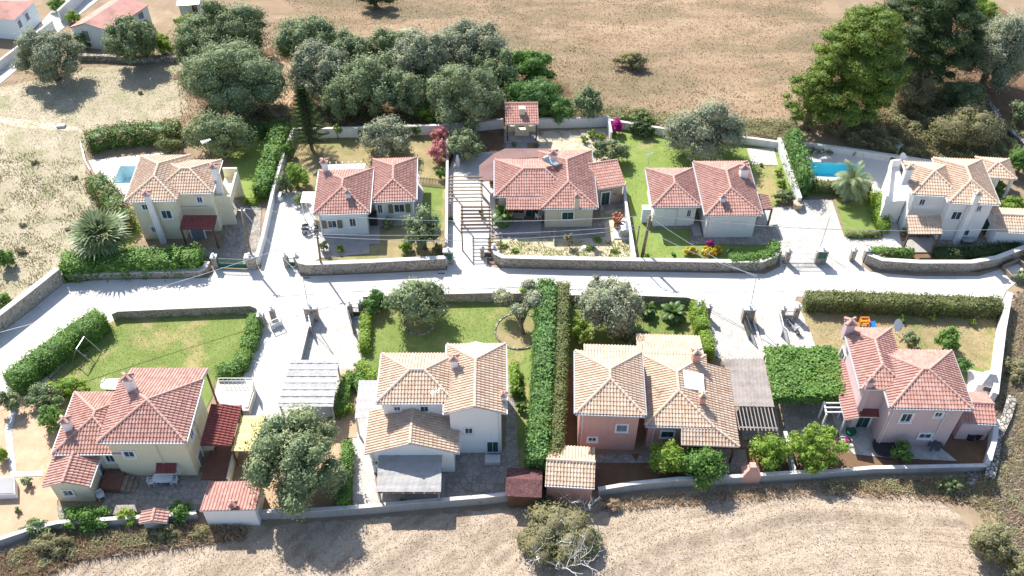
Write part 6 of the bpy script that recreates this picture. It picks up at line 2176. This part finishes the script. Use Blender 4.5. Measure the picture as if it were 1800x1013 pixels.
# front of white house flowers
bush('flower_bush', 'yellow flowering shrub left of the magenta one before the white house', 1214, 441, 16, 9, M['yellowflower'], group='flowering shrubs')
bush('flower_bush', 'yellow flowering shrub right under the magenta bougainvillea', 1243, 443, 14, 11, M['yellowflower'], group='flowering shrubs')
bush('flower_bush', 'olive yellow shrub right of the magenta bougainvillea', 1260, 440, 10, 10, M['yellowflower'], group='flowering shrubs')
bush('bougainvillea', 'small magenta bougainvillea before the white house', 1247, 428, 10, 8, M['magenta'], leaf=(.15, .12), lobes=6)
bush('bush', 'pale spiky plant in the bed before the white house', 1283, 445, 10, 9, M['whiteflower'], lobes=5)
bush('bush', 'small dark plant alone on the bright front lawn', 1184, 447, 5, 4, M['broad'], lobes=4)
bush('bush', 'small weeds at the foot of the thick utility pole', 1136, 450, 7, 6, M['broad'], lobes=4)
for x, y, r, mt, lb in ((1368, 302, 9, 'lime', 'upper'), (1374, 322, 11, 'lime', 'middle'), (1380, 340, 10, 'lime', 'lower')): bush('bush', '%s lime green bush in the bed beside the white descending wall' % lb, x, y, r, r - 1, M[mt], lobes=6)
bush('bush', 'grey green shrub at the foot of the white descending wall', 1378, 345, 22, 14, M['oliveg'])
bush('bush', 'tiny bush on the lawn by the paved terrace', 1338, 290, 5, 4, M['broad'], lobes=4)
for x, y, r in ((1414, 258, 12), (1430, 266, 12), (1444, 266, 9), (1458, 268, 8)): bush('lavender_bush', {1414: 'leftmost grey lavender cushion by the pool', 1430: 'largest grey lavender cushion by the pool', 1444: 'third grey lavender cushion by the pool', 1458: 'rightmost grey lavender cushion by the pool'}[x], x, y, r, r * .7, M['olivegrey'], group='grey cushions by the pool', lobes=5)
bush('bush', 'salmon flowering bush behind the pool corner', 1414, 243, 16, 8, M['pinkflower'], lobes=6)

# hedges
hedge('hedge', 'bright flowering oleander hedge along the road before the cream house', [(118, 482), (180, 478), (250, 474), (325, 472), (358, 468)], 2.1, 2.0, M['broad'], lumpy=.25, rough=.2, leaf=(.24, .14))
hedge('hedge', 'flowering oleander hedge behind the empty pool', [(158, 262), (200, 250), (250, 246), (320, 242)], 2.3, 1.7, M['redflowerhedge'], lumpy=.35, rough=.25, leaf=(.26, .14))
hedge('hedge', 'bright green hedge along the back of the cream house lawn', [(430, 242), (470, 238), (505, 232)], 1.3, 1.6, M['redflowerhedge'], lumpy=.2, rough=.2)
hedge('hedge', 'thick hedge beside the white dividing wall of the blue house', [(497, 240), (488, 275), (474, 310), (462, 352)], 1.7, 1.8, M['broad'], lumpy=.25, rough=.22, leaf=(.26, .15))
hedge('hedge', 'loose oleander hedge left of the cream house', [(172, 330), (190, 350), (215, 385), (225, 410)], 2.0, 1.7, M['redflowerhedge'], lumpy=.35, rough=.25, leaf=(.26, .14))
hedge('hedge', 'small low clipped hedge end near the white dividing wall', [(432, 358), (455, 358)], .7, .6, M['lime'])
hedge('hedge', 'thick diagonal hedge beside the road left of the swing lawn', [(28, 690), (70, 655), (130, 610), (188, 572)], 2.0, 1.9, M['broad'], lumpy=.25, rough=.18)
hedge('hedge', 'clipped hedge along the right side of the swing lawn', [(452, 565), (445, 600), (436, 622)], 1.3, 1.2, M['broad'], lumpy=.1)
hedge('hedge', 'lower piece of clipped hedge at the end of the swing lawn', [(434, 628), (424, 655), (385, 664)], 1.2, 1.2, M['broad'], lumpy=.1)
hedge('hedge', 'narrow clipped hedge along the ringed olive garden', [(645, 560), (643, 590), (641, 622)], .9, 1.2, M['lime'], rough=.06)
hedge('hedge', 'short diagonal clipped hedge by the corner of the centre house', [(632, 648), (648, 662), (664, 678)], 1.0, 1.1, M['lime'], rough=.06)
bush('bush', 'large round bush behind the white globed pillar', 658, 532, 26, 25, M['cypress'], leaf=(.22, .1), lobes=10)
hedge('hedge', 'angled clipped hedge between carport and centre house', [(642, 694), (622, 668), (610, 680), (598, 735)], 1.1, 1.2, M['broad'])
hedge('hedge', 'dark clipped hedge right of the huge olive', [(613, 790), (610, 840), (606, 900)], 0.9, 1.5, M['broad'])
bush('bush', 'light conifer bush beside the pale framed carport', 615, 720, 10, 22, M['lime'], lobes=8)
hedge('hedge', 'small clipped hedge right of the centre house', [(904, 650), (905, 700)], .7, 1.3, M['lime'], rough=.06)
hedge('tall_hedge', 'very tall bright green hedge between the two gardens', [(960, 532), (958, 600), (954, 700), (944, 845)], 1.65, 3.2, M['cypress'], lumpy=.12, rough=.16, leaf=(.3, .12), dens=95)
hedge('tall_hedge', 'tall brownish clipped hedge right beside the bright green one', [(988, 532), (986, 600), (982, 700), (974, 845)], 1.1, 3.0, M['brownhedge'], rough=.08, dens=110)
bush('bush', 'yellow green bush in the corner by the tall hedge', 928, 514, 25, 16, M['lime'])
hedge('hedge', 'bright clipped hedge beside the cycads', [(1223, 546), (1227, 570), (1233, 592)], 1.3, 1.6, M['lime'], rough=.06)
hedge('hedge', 'second clipped hedge block above the salmon house drive', [(1236, 600), (1243, 634)], 1.1, 1.6, M['lime'], rough=.06)
hedge('hedge', 'long clipped hedge with brown flank along the dry lawn', [(1412, 540), (1500, 542), (1640, 548), (1752, 552)], 1.5, 1.7, M['brownhedge'], rough=.10, dens=95, lumpy=.08)
hedge('hedge', 'ivy hedge curving over the end of the stone wall', [(1280, 470), (1330, 468), (1355, 460), (1360, 442)], 1.1, 1.5, M['broad'], rough=.08)
hedge('tall_hedge', 'tall green cypress screen between the bright lawn and the pool', [(1388, 264), (1396, 300), (1410, 345)], 1.2, 2.9, M['cypress'], rough=.3, lumpy=.3, leaf=(.3, .12), dens=100)
hedge('hedge', 'clipped hedge in front of the turquoise pool', [(1428, 336), (1480, 338), (1528, 342)], 1.0, 1.3, M['brownhedge'])
hedge('hedge', 'hedge row between the palm lawn and the white villa', [(1535, 352), (1545, 380), (1552, 412)], 1.2, 1.3, M['lime'], rough=.15, lumpy=.1)
hedge('hedge', 'low hedge closing the palm lawn toward the road', [(1488, 417), (1545, 416)], .6, .6, M['brownhedge'])
hedge('hedge', 'low dark hedge before the white villa porch', [(1522, 448), (1580, 450), (1600, 452)], .9, .9, M['broad'])
hedge('hedge', 'dark shaded hedge below the windows of the white villa', [(1640, 452), (1700, 453), (1790, 444)], 1.5, 1.0, M['darkgreen'], rough=.2, lumpy=.2)
bush('rose_bush', 'red flowered bush before the white villa porch', 1563, 447, 16, 12, M['redflowerhedge'])
bush('bush', 'blue green rounded shrub at the start of the curving wall', 1545, 452, 12, 9, M['olivegrey'])
bush('rose_bush', 'white rose bush before the white villa', 1680, 447, 10, 12, M['whiteflower'])
bush('bush', 'yellow green shrub by the stone wall of the white villa', 1730, 456, 22, 8, M['lime'])
bush('bush', 'dark round clipped bush beside the white villa step', 1603, 440, 6, 5, M['broad'], lobes=4)

# palms and cycads
palm('fan_palm', 'large grey green fan palm above the flowering hedge at the left', (180, 456), (176, 418), 2.6, 3.1, M['palmleaf'], 'fan', 46)
palm('date_palm', 'date palm with thick trunk on the small lawn by the pool', (1489, 352), (1500, 318), 2.5, 2.6, M['palmleaf'], 'feather', 34, trunk_r=.45)
palm('small_palm', 'small palm at the corner of the porch of the sand coloured house', (884, 398), (884, 378), 1.3, 1.5, M['cycadleaf'], 'feather', 24, trunk_r=.15)
palm('cycad', 'larger cycad rosette on the lawn behind the salmon house', (1183, 560), (1183, 552), .7, 1.5, M['cycadleaf'], 'feather', 44, 'cycads on the lawn', .18)
palm('cycad', 'smaller cycad beside the dense silver olive', (1138, 552), (1138, 546), .6, 1.1, M['cycadleaf'], 'feather', 32, 'cycads on the lawn', .15)

# lower row garden trees
tree('lemon_tree', 'bright lemon tree in the shade strip right of the brown hedge', 1016, 580, 24, 24, M['lime'], lobes=9, hz=.6)
bush('oleander', 'white flowering oleander behind the salmon house roof', 1112, 596, 38, 20, M['whiteflower'], lobes=12)
tree('citrus_tree', 'left of the two joined citrus trees before the salmon house', 1172, 806, 38, 34, M['lime'], group='citrus trees below the salmon house', lobes=14)
tree('citrus_tree', 'right and darker of the two joined citrus trees before the salmon house', 1235, 818, 42, 38, M['broad'], group='citrus trees below the salmon house', lobes=14)
tree('lime_tree', 'bright leafy tree left of the white dividing wall', 1347, 792, 38, 34, M['lime'], lobes=14)
tree('walnut_tree', 'spreading feathery tree before the mauve house terrace', 1432, 790, 52, 40, M['lime'], lobes=24, s=(.18, .3), k=.75, leaf=(.3, .13))
tree('citrus_tree', 'dark round tree under the window of the mauve house', 1586, 795, 24, 22, M['broad'], lobes=9)
tree('young_tree', 'airy grey green young tree on the dry lawn', 1602, 596, 17, 19, M['oliveg'], lobes=8, dens=200)
tree('young_tree', 'bushy dark green young tree on the dry lawn', 1666, 598, 25, 28, M['broad'], lobes=12)
tree('young_tree', 'green tree at the corner behind the mauve house roof', 1692, 642, 20, 16, M['cypress'], lobes=9)
for x, y, lb in ((1585, 562, 'left'), (1640, 560, 'middle'), (1710, 568, 'right')): bush('sapling', '%s yellow green sapling on the dry lawn below the long hedge' % lb, x, y, 8, 9, M['lime'], lobes=4, dens=200)
for x, y, r, lb in ((912, 668, 10, 'topmost of the three shrubs'), (914, 690, 12, 'middle of the three shrubs'), (916, 715, 13, 'lowest of the three shrubs')): bush('bush', lb + ' left of the tall bright hedge', x, y, r, r, M['broad'], lobes=6)
bush('bush', 'yellow topped large shrub at the corner of the swing lawn', 118, 682, 42, 20, M['lime'], lobes=14)
bush('bush', 'silvery leaved shrub below the yellow topped one', 82, 700, 34, 24, M['whiteflower'], lobes=12)
bush('bush', 'deep green shrub against the red roof of the yellow house', 92, 738, 26, 30, M['broad'], lobes=12)
tree('small_tree', 'small grey tree over the orange soil at the left edge', 16, 705, 24, 22, M['oliveg'], lobes=10, hz=.8)
bush('bush', 'green bush at the left edge of the orange soil garden', 2, 800, 12, 20, M['lime'])
bush('bush', 'round low shrub beside the stepping stones', 47, 847, 12, 12, M['oliveg'], lobes=6)
bush('bush', 'tiny shrub in the lower orange soil garden', 30, 897, 7, 8, M['oliveg'], lobes=4)
bush('bush', 'grey green spreading bush at the boundary wall corner', 62, 928, 34, 18, M['whiteflower'])
bush('bush', 'large bright green bush in front of the yellow garage', 150, 912, 45, 22, M['broad'], lobes=14)
bush('bush', 'variegated yellow bush left of the tiny tiled canopy', 226, 908, 27, 19, M['lime'], lobes=9)
bush('bush', 'round citrus bush right of the tiny tiled canopy', 318, 900, 25, 23, M['broad'], lobes=9)
bush('bush', 'green bush at the top left field wall', 8, 455, 16, 26, M['broad'])
bush('bush', 'green bush on the retaining wall at the left edge', 6, 528, 20, 16, M['broad'])
bush('bush', 'climbing green bush on the right end of the swing garden wall', 130, 470, 16, 12, M['broad'])
for x, y, r, lb in ((130, 312, 8, 'by the pool fence'), (40, 395, 9, 'in the middle of the left field'), (118, 403, 6, 'near the fan palm'), (35, 440, 14, 'low in the left field'), (60, 285, 9, 'high in the left field'), (246, 163, 7, 'in the dry grass under the old barn')): bush('weedy_shrub', 'small green scrub tuft ' + lb, x, y, r, r * .6, M['scrub'], lobes=5, zfrac=.45)
# scrub at the bottom and right
scrub('undergrowth', [(1764, 545), (1820, 500), (1900, 700), (1900, 1100), (1800, 1060), (1760, 960), (1700, 880), (1745, 830), (1765, 760), (1762, 690), (1752, 680)], 13000, M['scrub'], .5, (.22, .08))
scrub('undergrowth', [(-60, 1030), (-20, 985), (110, 942), (345, 925), (372, 930), (370, 950), (300, 958), (150, 975), (60, 1010)], 5500, M['scrub'], .7, (.24, .08))
scrub('undergrowth', [(1440, 848), (1640, 840), (1740, 836), (1760, 900), (1640, 870), (1450, 862)], 2200, M['scrub'], .4, (.22, .09))
blades('dry_grass', [(-60, 1030), (-20, 985), (110, 942), (345, 925), (440, 930), (430, 950), (300, 965), (150, 985), (60, 1020)], 12000, M['straw'], (.2, .6), .05)
blades('dry_grass', [(1060, 880), (1440, 850), (1740, 838), (1760, 900), (1640, 880), (1450, 872), (1080, 900)], 6000, M['straw'], (.15, .4), .05)
bush('scrub_bush', 'spiky dry bush below the boundary wall at the bottom left', 92, 958, 38, 18, M['scrub'], leaf=(.34, .06), zfrac=.5)
bush('scrub_bush', 'brown dry bush against the wall below the tiny canopy', 352, 940, 22, 14, M['scrub'], leaf=(.3, .06), zfrac=.5)
bush('scrub_bush', 'tall dry grass clump under the boundary wall left of the outbuilding', 290, 935, 30, 12, M['scrub'], leaf=(.34, .06), zfrac=.5)
bush('scrub_bush', 'green shrub growing under the corner of the boundary wall', 1668, 852, 26, 18, M['oliveg'], dens=200)
bush('scrub_bush', 'green scrub bush beside the tumbled stone wall', 1785, 650, 30, 40, M['scrub'], lobes=12, zfrac=.5, dens=260)
bush('scrub_bush', 'greenest scrub bush at the bottom right', 1745, 960, 36, 46, M['scrub'], lobes=14)
bush('scrub_bush', 'yellow grey scrub bush in the bottom right corner', 1795, 1000, 34, 40, M['scrub'], lobes=10)
thk = bush('thicket', 'large wild thicket around the dead tree at the bottom', 978, 940, 68, 62, M['scrub'], lobes=36, zfrac=.42, dens=230, leaf=(.22, .10))
bush('thicket', 'green edge of the wild thicket on its right side', 1035, 955, 28, 44, M['oliveg'], lobes=14, zfrac=.7)
bush('thicket', 'pale dry tuft left of the wild thicket top', 960, 880, 18, 14, M['scrub'], leaf=(.34, .06), zfrac=.6)
bush('thicket', 'straw coloured tuft right of the wild thicket top', 1075, 888, 22, 12, M['straw'], leaf=(.34, .05), zfrac=.5)


def dead_tree(label, x, y, h, spread, n, seed, name='dead_tree'):
    random.seed(seed)
    p = P(x, y)
    b = MB()
    def grow(a, d, L, r, k):
        pts = [a]; rr = [r]
        q = a.copy(); dd = d.copy()
        for i in range(4):
            dd = (dd + Vector((random.uniform(-.3, .3), random.uniform(-.3, .3), random.uniform(-.12, .2)))).normalized()
            q = q + dd * L / 4; pts.append(q.copy()); rr.append(r * (1 - .18 * (i + 1)))
        b.tube(pts, rr, 5)
        if k:
            for _ in range(3 if k > 1 else 2):
                s = random.choice(pts[2:])
                nd = (dd + Vector((random.uniform(-1, 1), random.uniform(-1, 1), random.uniform(-.3, .6)))).normalized()
                grow(s, nd, L * random.uniform(.5, .75), r * .5, k - 1)
    for i in range(n):
        a = 2 * math.pi * i / n + random.uniform(-.3, .3)
        grow(p.copy(), Vector((math.cos(a) * spread, math.sin(a) * spread, 1)).normalized(), h, .09, 3)
    tag(b.build(name, M['deadwood'], origin=p), label, 'dead tree', 'bleached dead trees in the thicket')


dead_tree('bleached dead tree sprawling at the bottom of the thicket', 990, 1000, 2.6, .9, 6, 12)
dead_tree('arched bare white branches at the top of the thicket', 1018, 905, 1.6, .9, 3, 21)
dead_tree('small bare white branch in the middle of the thicket', 975, 955, 1.6, .8, 3, 31)

# grasses
blades('dry_grass', [(560, 50), (700, 60), (880, 90), (1010, 190), (1380, 240), (1470, 60), (1440, -10), (480, -10)], 32000, M['straw'], (.05, .16), .07, lean=.9)
blades('weeds', [(-10, 260), (150, 280), (200, 400), (110, 470), (0, 545)], 9000, M['scrub'], (.08, .25), .06, clump=1.3)
blades('weeds', [(900, 200), (1380, 235), (1400, 190), (1200, 120), (900, 60), (700, 40)], 8000, M['scrub'], (.08, .25), .06, clump=1.3)
blades('dry_grass', [(-10, 150), (150, 110), (330, 110), (330, 215), (150, 250), (150, 330), (200, 410), (110, 480), (0, 545), (-10, 560)], 14000, M['strawpale'], (.04, .12), .06, lean=.9)
blades('dry_grass', [(300, 60), (560, 30), (560, 235), (320, 215)], 12000, M['straw'], (.1, .3), .06)
blades('stubble', [(-20, 1040), (-10, 970), (100, 945), (480, 925), (950, 890), (1190, 868), (1440, 850), (1640, 865), (1740, 960), (1790, 1040)], 38000, M['strawpale'], (.04, .12), .045, clump=.45, lean=.9)
blades('dry_grass', [(1755, 560), (1810, 500), (1850, 1040), (1780, 1020), (1740, 850)], 22000, M['strawpale'], (.15, .45), .05)
blades('grass', [(212, 562), (450, 552), (430, 655), (380, 662), (340, 640), (180, 700), (90, 660)], 16000, M['grassblade'], (.05, .12), .05)
blades('grass', [(650, 534), (800, 532), (925, 532), (925, 640), (664, 660), (650, 600)], 14000, M['grassblade'], (.05, .12), .05)
blades('grass', [(990, 535), (1230, 538), (1240, 600), (1015, 610)], 10000, M['grassblade'], (.05, .12), .05)
blades('grass', [(1100, 260), (1125, 235), (1180, 250), (1390, 300), (1340, 370), (1345, 430), (1355, 458), (1125, 460), (1100, 335)], 12000, M['grassblade'], (.05, .12), .05, avoid=[[(1140, 300), (1340, 300), (1372, 430), (1140, 430)]])
blades('weeds', [(870, 425), (1108, 425), (1110, 455), (880, 456)], 2500, M['grassblade'], (.1, .3), .06, clump=.9)
blades('weeds', [(1410, 560), (1745, 562), (1738, 680), (1690, 690), (1470, 620)], 9000, M['straw'], (.05, .14), .05)

# loose stones
def stones(name, label_kind, px, n, s, mat):
    xy = sample_poly(px, n); b = MB()
    for x, y in xy:
        r = random.uniform(*s); a = random.random() * 3
        b.lathe((x, y, -.02), [(r, 0), (r * 1.1, r * .4), (r * .6, r * .8)], 6)
    tag(b.build(name, M[mat]), kind='stuff')
stones('loose_stones', '', [(1760, 700), (1790, 700), (1770, 830), (1700, 870), (1640, 860), (1745, 820)], 160, (.08, .3), 'stone_dry')
stones('loose_stones', '', [(1765, 520), (1800, 500), (1800, 600), (1770, 600)], 50, (.08, .25), 'stone_dry')
stones('loose_stones', '', [(400, 950), (900, 900), (1400, 870), (1700, 900), (1600, 1000), (500, 1010)], 90, (.03, .09), 'cap')

pot_plant('small dark potted plant under the edge of the reed pergola', 708, 888, .06, .32, 'broad')
pot_plant('dark potted plant at the wall foot of the centre house patio', 845, 884, .04, .28, 'darkgreen')
# ================================================================== FURNITURE, VEHICLES, SMALL THINGS
table('white plastic patio table beside the yellow house', 290, 848, 0, (.85, .5))
chair('white plastic chair left of the patio table', 269, 852, 0, 1.6)
chair('white plastic chair right of the patio table', 309, 850, 0, -1.5)
chair('white plastic chair alone near the terrace steps', 180, 876, 0, .6)
table('round grey table under the maroon side roof', 371, 792, .25, (.5, .5), 'metal')
chair('white lounge chair behind the chimney on the swing lawn', 190, 680, 0, 1.2)
table('white table behind the yellow house roof', 205, 684, 0, (1.2, .6))
chair('blue white chair by the pool wall, left of the pair', 1518, 276, 0, .2, 'metal', 'metal chairs by the pool wall')
chair('blue white chair by the pool wall, right of the pair', 1530, 278, 0, -.2, 'metal', 'metal chairs by the pool wall')
for x, y, mt, lb in ((1500, 274, 'broad', 'leftmost potted plant at the pool wall'), (1510, 272, 'oliveg', 'tall potted plant left of the metal chairs'), (1537, 276, 'redflowerhedge', 'potted plant right of the metal chairs'), (1545, 280, 'broad', 'dark potted plant in the middle of the pool wall'), (1554, 281, 'magenta', 'red flowered pot at the pool wall'), (1566, 285, 'broad', 'green pot near the villa end of the pool wall')):
    pot_plant(lb, x, y, .03, .32, mt)
pot_plant('potted plant on the canopy terrace of the sand coloured house', 864, 326, 0, .35, 'oliveg')
pot_plant('terracotta pot at the left of the white villa porch', 1587, 414, 0, .35, 'redflowerhedge')
pot_plant('pot beside the dark table on the grey driveway corner', 1402, 356, 0, .3, 'broad')
scooter('white scooter parked beside the pale blue house', 545, 404, .2)
scooter('grey motorbike parked in front of the white scooter', 546, 412, .05, 'metal')
scooter('white and red motorbike parked near the open white gate', 1394, 580, -1.1)
# orange and blue slide
sl = thing('toy_slide', 'orange and blue plastic toy slide on the dry lawn', 'toy slide', P(1527, 575)); p = P(1527, 575)
b = MB(); b.obox(p + Vector((-.95, -.1, .5)), (.85, 0, 0), (0, .5, 0), (0, 0, .06)); b.obox(p + Vector((-.95, -.1, 0)), (.08, 0, 0), (0, .5, 0), (0, 0, .9)); b.obox(p + Vector((-.18, -.1, 0)), (.08, 0, 0), (0, .5, 0), (0, 0, .9)); b.obox(p + Vector((-.95, .35, .82)), (.85, 0, 0), (0, .07, 0), (0, 0, .16)); b.build('platform', M['orange'], sl)
b = MB(); b.obox(p + Vector((-.05, .15, .62)), (.48, 0, 0), (.1, -1.1, -.56), (0, 0, .05)); b.obox(p + Vector((-.05, .15, .67)), (.05, 0, 0), (.1, -1.1, -.56), (0, 0, .1)); b.obox(p + Vector((.38, .15, .67)), (.05, 0, 0), (.1, -1.1, -.56), (0, 0, .1)); b.build('chute', M['blue'], sl)
# swing frame
sw_ = thing('swing_frame', 'thin metal swing frame on the lawn beside the diagonal hedge', 'swing', P(150, 640))
a, c = P(134, 614, 2.0), P(148, 592, 2.0)
b = MB(); b.tube([a, c], .05, 7); b.build('top_bar', M['metal'], sw_)
for q, sgn in ((a, 1), (c, 1)):
    d = Vector((c.y - a.y, -(c.x - a.x), 0)).normalized()
    for s_ in (-1, 1):
        b = MB(); b.tube([q, q + d * s_ * 1.1 - ZV * 2.0], .04, 6); b.build('leg', M['metal'], sw_)
for k in (.35, .65):
    b = MB(); m_ = a.lerp(c, k); b.tube([m_, m_ - ZV * 1.5], .015, 4); b.obox(m_ - ZV * 1.5 - Vector((.2, .1, 0)), (.4, 0, 0), (0, .2, 0), (0, 0, .04)); b.build('swing_seat', M['black'], sw_)
# white sun bed / cold frame at left edge
cf_ = thing('cold_frame', 'white framed box with pale cover at the left edge of the orange soil', 'cold frame', P(5, 865))
q = [P(-25, 870, .8), P(26, 868, .8), P(24, 838, 1.0), P(-20, 838, 1.0)]
b = MB(); b.hexa([Vector((p.x, p.y, 0)) for p in q], [p - ZV * .05 for p in q]); b.build('box', M['white'], cf_)
b = MB(); b.hexa([p.lerp(sum(q, Vector()) / 4, .08) - ZV * .04 for p in q], [p.lerp(sum(q, Vector()) / 4, .08) for p in q]); b.build('cover', M['reedwhite'], cf_)
# dark car under the vine
car = thing('car', 'rear of a dark car parked in the shade under the vine pergola', 'car', P(1400, 700))
p = P(1400, 698); y0 = p.y
prof = [(-2.1, .35), (-2.15, .75), (-2.0, .95), (-1.55, 1.0), (-1.25, 1.42), (.3, 1.45), (1.0, 1.0), (1.95, .85), (2.1, .5), (2.1, .35)]
b = MB(); L_ = [Vector((p.x - .85, y0 + 2.1 + a, z)) for a, z in prof]; R__ = [q + Vector((1.7, 0, 0)) for q in L_]
b.hexa(L_, R__); b.build('body', M['black'], car)
b = MB(); b.obox((p.x - .7, y0 + .66, 1.04), (1.4, 0, 0), (0, .22, .34), (0, -.03, .02)); b.build('rear_window', M['glass'], car)
for sx in (-.72, .5):
    b = MB(); b.obox((p.x + sx, y0 - .08, .68), (.24, 0, 0), (0, .06, 0), (0, 0, .16)); b.build('tail_light', M['red'], car)
b = MB(); b.obox((p.x - .25, y0 - .09, .5), (.5, 0, 0), (0, .04, 0), (0, 0, .12)); b.build('number_plate', M['white'], car)
for sx in (-.8, .8):
    for sy in (.75, 3.35):
        b = MB(); c_ = Vector((p.x + sx, y0 + sy, .32)); b.tube([c_ - Vector((.11, 0, 0)), c_ + Vector((.11, 0, 0))], .32, 14); wl = b.build('wheel', M['black'], car)
        b = MB(); b.tube([c_ - Vector((.12, 0, 0)), c_ + Vector((.12, 0, 0))], .18, 10); b.build('rim', M['metal'], wl)
dish('satellite dish on a mast on the dry lawn behind the mauve house', 1578, 572, 1.1, .6)
dish('satellite dish on the back roof edge of the white villa', 1587, 277, 5.8, .5)
antenna('tall rod antenna on the pool wall near the villa', 1572, 284, 1.0, 2.2)
antenna('rod antenna at the far corner of the white house lawn', 1139, 292, 3.2, 1.6)
# mauve house outdoor oven on the white wall
ov_ = thing('outdoor_oven', 'whitewashed outdoor oven with slanted roof at the right wall', 'oven', P(1728, 680)); p = P(1728, 684)
b = MB(); b.box((p.x, p.y, 0), (1.7, 1.5, 1.3), -.3); b.build('base', M['whitewall'], ov_)
b = MB(); b.hexa([Vector((p.x + x, p.y + y, 1.3)) for x, y in ((-.8, -.6), (.7, -.8), (.9, .6), (-.5, .8))], [Vector((p.x + x, p.y + y, 2.3)) for x, y in ((-.2, -.1), (.3, -.2), (.4, .3), (-.1, .3))]); b.build('hood', M['cap'], ov_)
b = MB(); b.box((p.x - .1, p.y - .78, .7), (.8, .1, .45), -.3); b.build('mouth', M['iron'], ov_)
# bins, well, drum and so on at the mauve house
def tub(label, x, y, r, h, mt, z=0):
    p = P(x, y, z); b = MB(); b.lathe(tuple(p), [(r * .85, 0), (r, h * .9), (r * 1.06, h), (r * .9, h), (r * .8, h * .85)], 14)
    tag(b.build('tub', M[mt]), label, 'tub')
tub('dark round tub by the annex wall of the mauve house', 1704, 770, .45, .8, 'black')
tub('second dark tub beside the annex wall corner', 1716, 769, .4, .8, 'black')
tub('bright green plastic box by the mauve house door', 1494, 762, .45, .4, 'greenpaint')
tub('pink bowl on the mauve house terrace', 1490, 776, .25, .2, 'magenta')
tub('wide dark planter under the mauve house wall', 1552, 790, .95, .45, 'black')
table('small dark table under the lower window of the mauve house', 1640, 790, 0, (.5, .4), 'iron')
chair('dark chair under the lower window of the mauve house', 1645, 788, 0, .4, 'iron', 'dark garden chairs')
table('blue metal table before the white villa wall', 1697, 430, 0, (.6, .4), 'metal')
table('dark bench on the white villa porch', 1622, 418, .0, (.7, .3), 'wood')
b = MB(); q = [P(x, y) for x, y in ((1588, 446), (1640, 446), (1640, 420), (1592, 420))]; b.hexa(q, [p + ZV * .2 for p in q]); tag(b.build('porch_step', M['tilefloor']), kind='structure')
# wooden compost frame right end
cfm = thing('timber_frame', 'low timber frame with a shrub at the right end of the wall', 'timber frame', P(1775, 478))
for a, c in (((1762, 470), (1778, 488)), ((1778, 488), (1800, 480)), ((1762, 470), (1790, 458)), ((1790, 458), (1812, 476))):
    b = MB(); b.bar(P(*a, .3), P(*c, .3), .14, .5); b.build('board', M['woodmid'], cfm)
bush('bush', 'grey green shrub behind the low timber frame', 1796, 486, 18, 14, M['oliveg'])
# green parasol folded beside cypress screen
ps = thing('parasol', 'closed green parasol beside the cypress screen', 'parasol', P(1386, 288)); p = P(1386, 288)
b = MB(); b.tube([p, p + ZV * 2.6], .03, 6); b.build('pole', M['metal'], ps)
b = MB(); b.lathe((p.x, p.y, 1.0), [(.1, 0), (.28, .1), (.2, .9), (.04, 1.7)], 8); b.build('canopy', M['greenpaint'], ps)
# white statue like post by the pergola olive
b = MB(); p = P(805, 292); b.lathe(tuple(p), [(.3, 0), (.22, .5), (.28, .9), (.14, 1.2), (.17, 1.4), (.05, 1.6)], 10); tag(b.build('garden_ornament', M['white']), 'white garden ornament under the olive beside the slatted drive', 'ornament')
b = MB(); b.lathe(tuple(P(1027, 438)), [(.3, 0), (.35, .15), (.2, .35)], 8); tag(b.build('white_stone', M['white']), 'white painted stone in the pale soil garden', 'stone')
b = MB(); b.lathe(tuple(P(490, 348)), [(.9, 0), (.8, .3), (.4, .5)], 10); tag(b.build('covered_heap', M['metal']), 'grey covered heap at the top of the blue house drive', 'heap')
b = MB(); b.lathe(tuple(P(1401, 366)), [(.5, 0), (.5, .7), (.55, .75), (.3, .8)], 10); tag(b.build('stone_planter', M['honey_stone']), 'round stone planter at the foot of the white descending wall', 'planter')
# picket fence beside blue house
pf = thing('picket_fence', 'dark picket fence between the blue house and the narrow wall', 'fence', P(755, 325))
a, c = P(737, 322), P(779, 326)
b = MB()
for i in range(17): m_ = a.lerp(c, i / 16); b.bar(m_, m_ + ZV * .9, .07, .03)
b.build('pickets', M['woodmid'], pf)
b = MB(); b.bar(a + ZV * .7, c + ZV * .7, .06); b.build('rail', M['woodmid'], pf)
# pool fence far left
fl = thing('metal_fence', 'low metal fence along the left side of the empty pool deck', 'fence', P(155, 290))
pts_ = [P(146, 262), P(152, 290), P(163, 310)]
for a, c in zip(pts_[:-1], pts_[1:]):
    b = MB(); b.bar(a + ZV * .9, c + ZV * .9, .05); b.bar(a + ZV * .3, c + ZV * .3, .04); b.build('rail', M['metal'], fl)
for p in pts_:
    b = MB(); b.bar(p, p + ZV, .06); b.build('post', M['metal'], fl)
b = MB(); p = P(868, 236) if False else P(100, 226); b.obox(p, (.9, .1, 0), (0, .5, 0), (0, 0, .3)); tag(b.build('concrete_block', M['cap']), 'pale concrete block lying in the left field', 'block')
for i, (x, y, lb) in enumerate(((290, 488, 'drain slot under the flowering hedge wall'), (539, 488, 'drain slot at the left end of the blue house wall'), (776, 480, 'drain slot at the right end of the blue house wall'))):
    b = MB(); p = P(x, y); b.box((p.x, p.y - .12, .06), (.7, .1, .03)); tag(b.build('drain_grate', M['iron']), lb, 'drain', 'road drains')
b = MB(); b.lathe(tuple(P(1169, 508, .07)), [(.24, 0), (.24, .012)], 14); tag(b.build('manhole_cover', M['metal']), 'round manhole cover in the white road', 'manhole')
